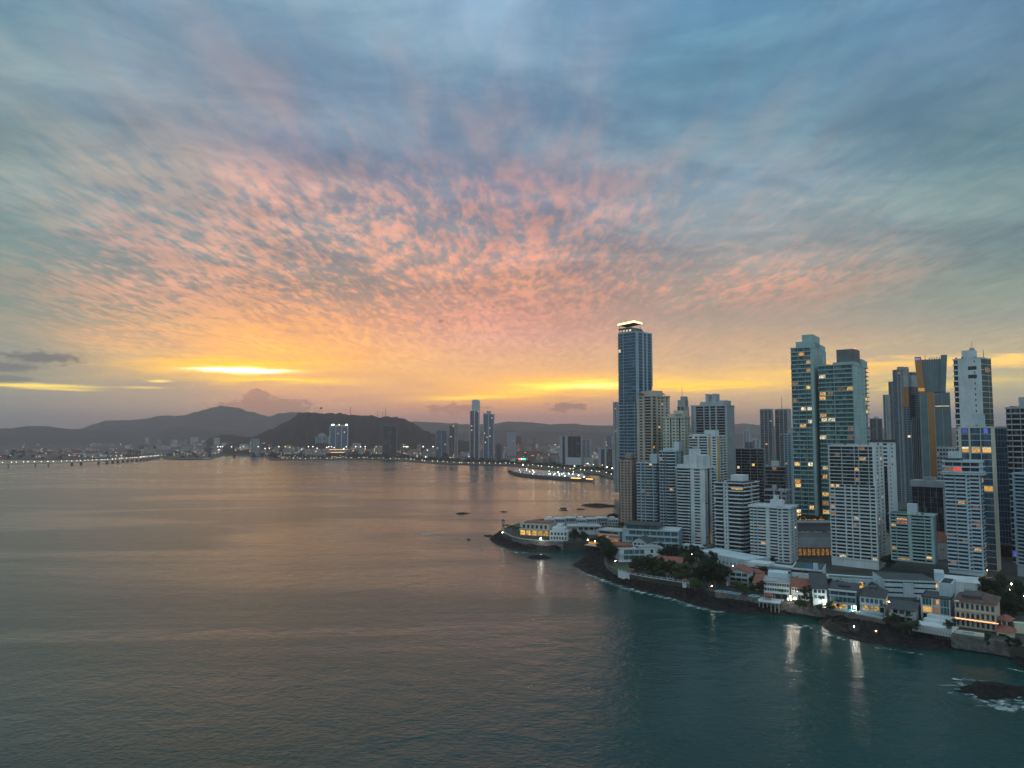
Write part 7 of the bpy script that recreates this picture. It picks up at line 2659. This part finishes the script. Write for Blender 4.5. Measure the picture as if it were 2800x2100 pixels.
for x, y, s in ((1157, 1195, 3.0), (1184, 1214, 3.4), (1110, 1221, 3.2), (1115, 1220, 3.0), (1507, 1196, 3.4), (1518, 1216, 3.4), (1540, 1244, 3.0), (585, 1181, 4.0), (376, 1213, 3.6), (330, 1215, 3.2), (825, 1229, 2.6), (1104, 1222, 2.8)):
    far_lamp(x, y, 'flood', 'one of the large bright floodlights standing out in the far city', 'large floodlights of the far city', s, 14, name='floodlight')
for x, y in ((1607, 1268), (1660, 1278), (1674, 1281), (1686, 1281), (1430, 1272), (1571, 1275)):
    far_lamp(x, y, 'flood', 'big white lamp at the inlet of the bay drive', 'big lamps at the inlet', 2.2, 10)

# ------------------------------------------------------------------ marina
BW = [(1388, 1290), (1392, 1296), (1405, 1302), (1440, 1308), (1490, 1312), (1540, 1316), (1590, 1319), (1612, 1319), (1620, 1315)]
BI = [(1616, 1311), (1600, 1309), (1560, 1307), (1500, 1303), (1450, 1299), (1415, 1294), (1400, 1290), (1394, 1288)]
q = MB()
bo, bi = [gp(x, y) for x, y in BW], [gp(x, y) for x, y in BI]
A, B_ = resample(bo, 60), resample(list(reversed(bi)), 60)
for a, b in zip(A, B_):
    for f in (0, .2, .5, .8, 1.0):
        p = a.lerp(b, f)
        z = (-.8 if f in (0, 1.0) else (3.6 if f != .5 else 4.2)) + mnoise.noise(Vector((p.x * .2, p.y * .2, 3))) * 1.2 * (f not in (0, 1.0))
        q.v.append((p.x, p.y, z))
for i in range(59):
    for k in range(4):
        q.f.append((i * 5 + k, i * 5 + k + 1, i * 5 + 6 + k, i * 5 + 5 + k))
        q.mi.append(0)
tag(q.build('breakwater', M_ROCK), 'curved dark rock breakwater around the marina', 'breakwater')
bt = MB()
bt.hexa([(-6, -1.4, -.3), (5, -1.6, -.3), (5, 1.6, -.3), (-6, 1.4, -.3), (-7, -1.9, 1.4), (7.5, -.2, 1.7), (7.5, .2, 1.7), (-7, 1.9, 1.4)])
bt.hexa([(-4, -1.3, 1.4), (2, -1.3, 1.5), (2, 1.3, 1.5), (-4, 1.3, 1.4), (-3.5, -1.1, 3.0), (1, -1.1, 3.0), (1, 1.1, 3.0), (-3.5, 1.1, 3.0)])
bt.cur = 1
bt.box(-3.4, 1.2, -1.34, 1.34, 1.9, 2.5)
bt.cur = 2
bt.tube((.5, 0, 1.5), (.5, 0, 13), .12, .07, 4)
M_BOAT = mat('boat_white', (.7, .7, .7), .4)
boat = bt.mesh('boat', [M_BOAT, G_BLACK, M_STEEL])
for i in range(105):
    f = fr.random()
    x = 1402 + 190 * f
    y = fr.uniform(1283 + 14 * f, 1299 + 8.5 * f)
    p = gp(x, y)
    o = link('moored_boat', boat, None, (p.x, p.y, 0), fr.choice([.4, .5, 2.0, 3.6]) + fr.uniform(-.15, .15))
    s = fr.uniform(.7, 1.4)
    o.scale = (s, s, s)
    tag(o, 'white masted boat moored in the crowded marina inside the breakwater', 'boat', 'boats moored in the marina')
for i in range(26):
    f = fr.random()
    far_lamp(1408 + 190 * f, 1283 + 14 * f + fr.uniform(-4, 10), 'white', 'white lamp on a marina pontoon', 'marina lamps', fr.uniform(1.0, 1.9), 8)
far_lamp(1423, 1291, 'orange', 'orange red lamp at the marina mouth', None, 1.6, 5)
a, L_, rz = frame((1562, 1310), (1622, 1313), 4.0)
e = empty('harbour_office', (a.x, a.y, 4.0), rz, 'low harbour building with amber lit eaves at the breakwater end', 'building')
q = MB()
q.box(L_ * .02, L_ * .42, 0, 8, -3, 3.2)
q.box(L_ * .70, L_ * .98, 0, 8, -3, 3.2)
q.build('wall', M_DKGREY, e)
q = MB()
q.box(0, L_ * .45, -1, -.6, 2.2, 3.4)
q.box(L_ * .68, L_, -1, -.6, 1.8, 2.8)
q.build('lit_eaves', mat('amber_eaves', (1, .6, .2), .5, emit=(1.0, .55, .10), estr=4.0), e)
for x, y, s in ((1582, 1301, 2.4), (1598, 1304, 1.8), (1566, 1297, 2.0)):
    far_lamp(x, y, 'white', 'bright lamp above the harbour building', 'lamps above the harbour building', s, 10)
# craft on the open water
for x, y, s, lb in ((629, 1258, 1.7, 'small dark boat anchored before the small harbour'), (663, 1254, 1.8, 'larger boat near the harbour mouth'), (566, 1257, 2.4, 'low boat lying off the bridge end'), (215, 1297, .8, 'tiny dark boat alone on the open bay'), (640, 1249, 1.5, 'boat close to the harbour quay'), (610, 1250, 1.3, 'boat at the harbour quay, smaller')):
    p = gp(x, y)
    o = link('boat', boat, None, (p.x, p.y, 0), .3)
    o.scale = (s, s, s)
    tag(o, lb, 'boat')

# ------------------------------------------------------------------ causeway bridge
bp_ = [gp(-220, 1283.0), gp(60, 1276), gp(190, 1272.5), gp(300, 1267), gp(380, 1260.5), gp(440, 1254)]
line = resample(bp_, 90)
e = empty('causeway_bridge', (line[0].x, line[0].y, 0), 0, 'long low causeway bridge on piers with a line of lamps', 'bridge')
O = line[0]
q = MB()
for a, b in zip(line, line[1:]):
    d = (b - a).xy.normalized()
    n = Vector((-d.y, d.x)) * 11
    A = [(a.x - O.x - n.x * .1, a.y - O.y - n.y * .1), (b.x - O.x - n.x * .1, b.y - O.y - n.y * .1), (b.x - O.x + n.x, b.y - O.y + n.y), (a.x - O.x + n.x, a.y - O.y + n.y)]
    q.hexa([(*p, 8.0) for p in A] + [(*p, 10.4) for p in A])
q.build('deck', M_GREY, e)
pm = MB()
pm.box(-1.4, 1.4, -.2, 9, -1.5, 8.0)
pm = pm.mesh('pier', M_DKGREY)
L_tot = sum((b - a).length for a, b in zip(line, line[1:]))
npier = int(L_tot / 36)
pl_ = resample(bp_, npier * 2)
for i in range(npier):
    a, b = pl_[2 * i], pl_[2 * i + 1]
    if (i % 3 == 1) and i < npier * .45:
        continue
    d = (b - a).normalized()
    link('pier', pm, e, (a.x - O.x, a.y - O.y, 0), math.atan2(d.y, d.x))
bl = MB()
bl.tube((0, 0, 10), (0, 0, 15), .15, n=4)
blm = bl.mesh('lamp_post', M_METAL)
hl = MB()
hl.ball((0, 0, 15.3), .9, 6, 4)
hlm = hl.mesh('lamp_head', M_FLW)
for p in resample(bp_, 62)[4:]:
    j = fr.uniform(-6, 6)
    o = link('lamp_post', blm, e, (p.x - O.x + j, p.y - O.y + 2, 0))
    link('lamp_head', hlm, o)

# ------------------------------------------------------------------ masts and flag on the forest hill
def mast(x, yt, yb, Y, label, r=1.6):
    a, b = at(x, yb + 6, Y), at(x, yt, Y)
    e = empty('radio_mast', a, 0, label, 'mast', 'radio masts on the forest hill')
    h = b.z - a.z
    q = MB()
    for sx, sy in ((-1, -1), (1, -1), (1, 1), (-1, 1)):
        q.tube((sx * r * 1.5, sy * r * 1.5, 0), (sx * .5, sy * .5, h), .45, .35, 4)
    for i in range(8):
        z = h * i / 8
        w = r * 1.5 + (.5 - r * 1.5) * i / 8
        q.tube((-w, -w, z), (w, -w, z + h / 8), .25, n=4)
        q.tube((w, w, z), (-w, w, z + h / 8), .25, n=4)
    q.build('lattice', M_METAL, e)
    q = MB()
    q.tube((0, 0, h), (0, 0, h + 6), .3, .1, 4)
    q.build('antenna', M_METAL, e)


mast(958, 1112, 1136, 4300, 'tall radio mast alone in the middle of the hill crest', 2.2)
mast(1054, 1115, 1141, 4300, 'thick radio mast in the trio on the right of the hill crest', 2.2)
mast(1033, 1124, 1143, 4300, 'short radio mast first of the trio on the hill crest', 1.4)
mast(1046, 1126, 1142, 4300, 'thin middle radio mast of the trio on the hill crest', 1.2)
a, b = at(881, 1136, 4300), at(881, 1113, 4300)
e = empty('flagpole', a, 0, 'flag flying on a pole at the top of the forest hill', 'flag')
q = MB()
q.tube((0, 0, 0), (0, 0, b.z - a.z), .35, .2, 5)
q.build('pole', M_METAL, e)
q = MB()
hh = b.z - a.z
for i in range(6):
    x0, x1 = -i * 2.2, -(i + 1) * 2.2
    y0, y1 = math.sin(i * .9) * .8, math.sin((i + 1) * .9) * .8
    q.hexa([(x0, y0, hh - 11 - i * .3), (x1, y1, hh - 11.3 - i * .3), (x1, y1 + .1, hh - 11.3 - i * .3), (x0, y0 + .1, hh - 11 - i * .3), (x0, y0, hh - .5 - i * .4), (x1, y1, hh - .9 - i * .4), (x1, y1 + .1, hh - .9 - i * .4), (x0, y0 + .1, hh - .5 - i * .4)])
q.build('flag', mat('flag_cloth', (.10, .05, .06), .8), e)

# ------------------------------------------------------------------ haze
hm = bpy.data.materials.new('haze')
hm.use_nodes = True
t = NT(hm.node_tree)
t.n.clear()
pv = t.node('ShaderNodeVolumePrincipled')
pv.inputs['Color'].default_value = (*HAZE_C, 1)
pv.inputs['Density'].default_value = HAZE_D
pv.inputs['Anisotropy'].default_value = HAZE_G
out = t.node('ShaderNodeOutputMaterial')
t.l.new(pv.outputs[0], out.inputs['Volume'])
q = MB()
q.box(-XB, XB, Y0B, Y1B, -5, 462)
tag(q.build('haze', hm), kind='stuff')
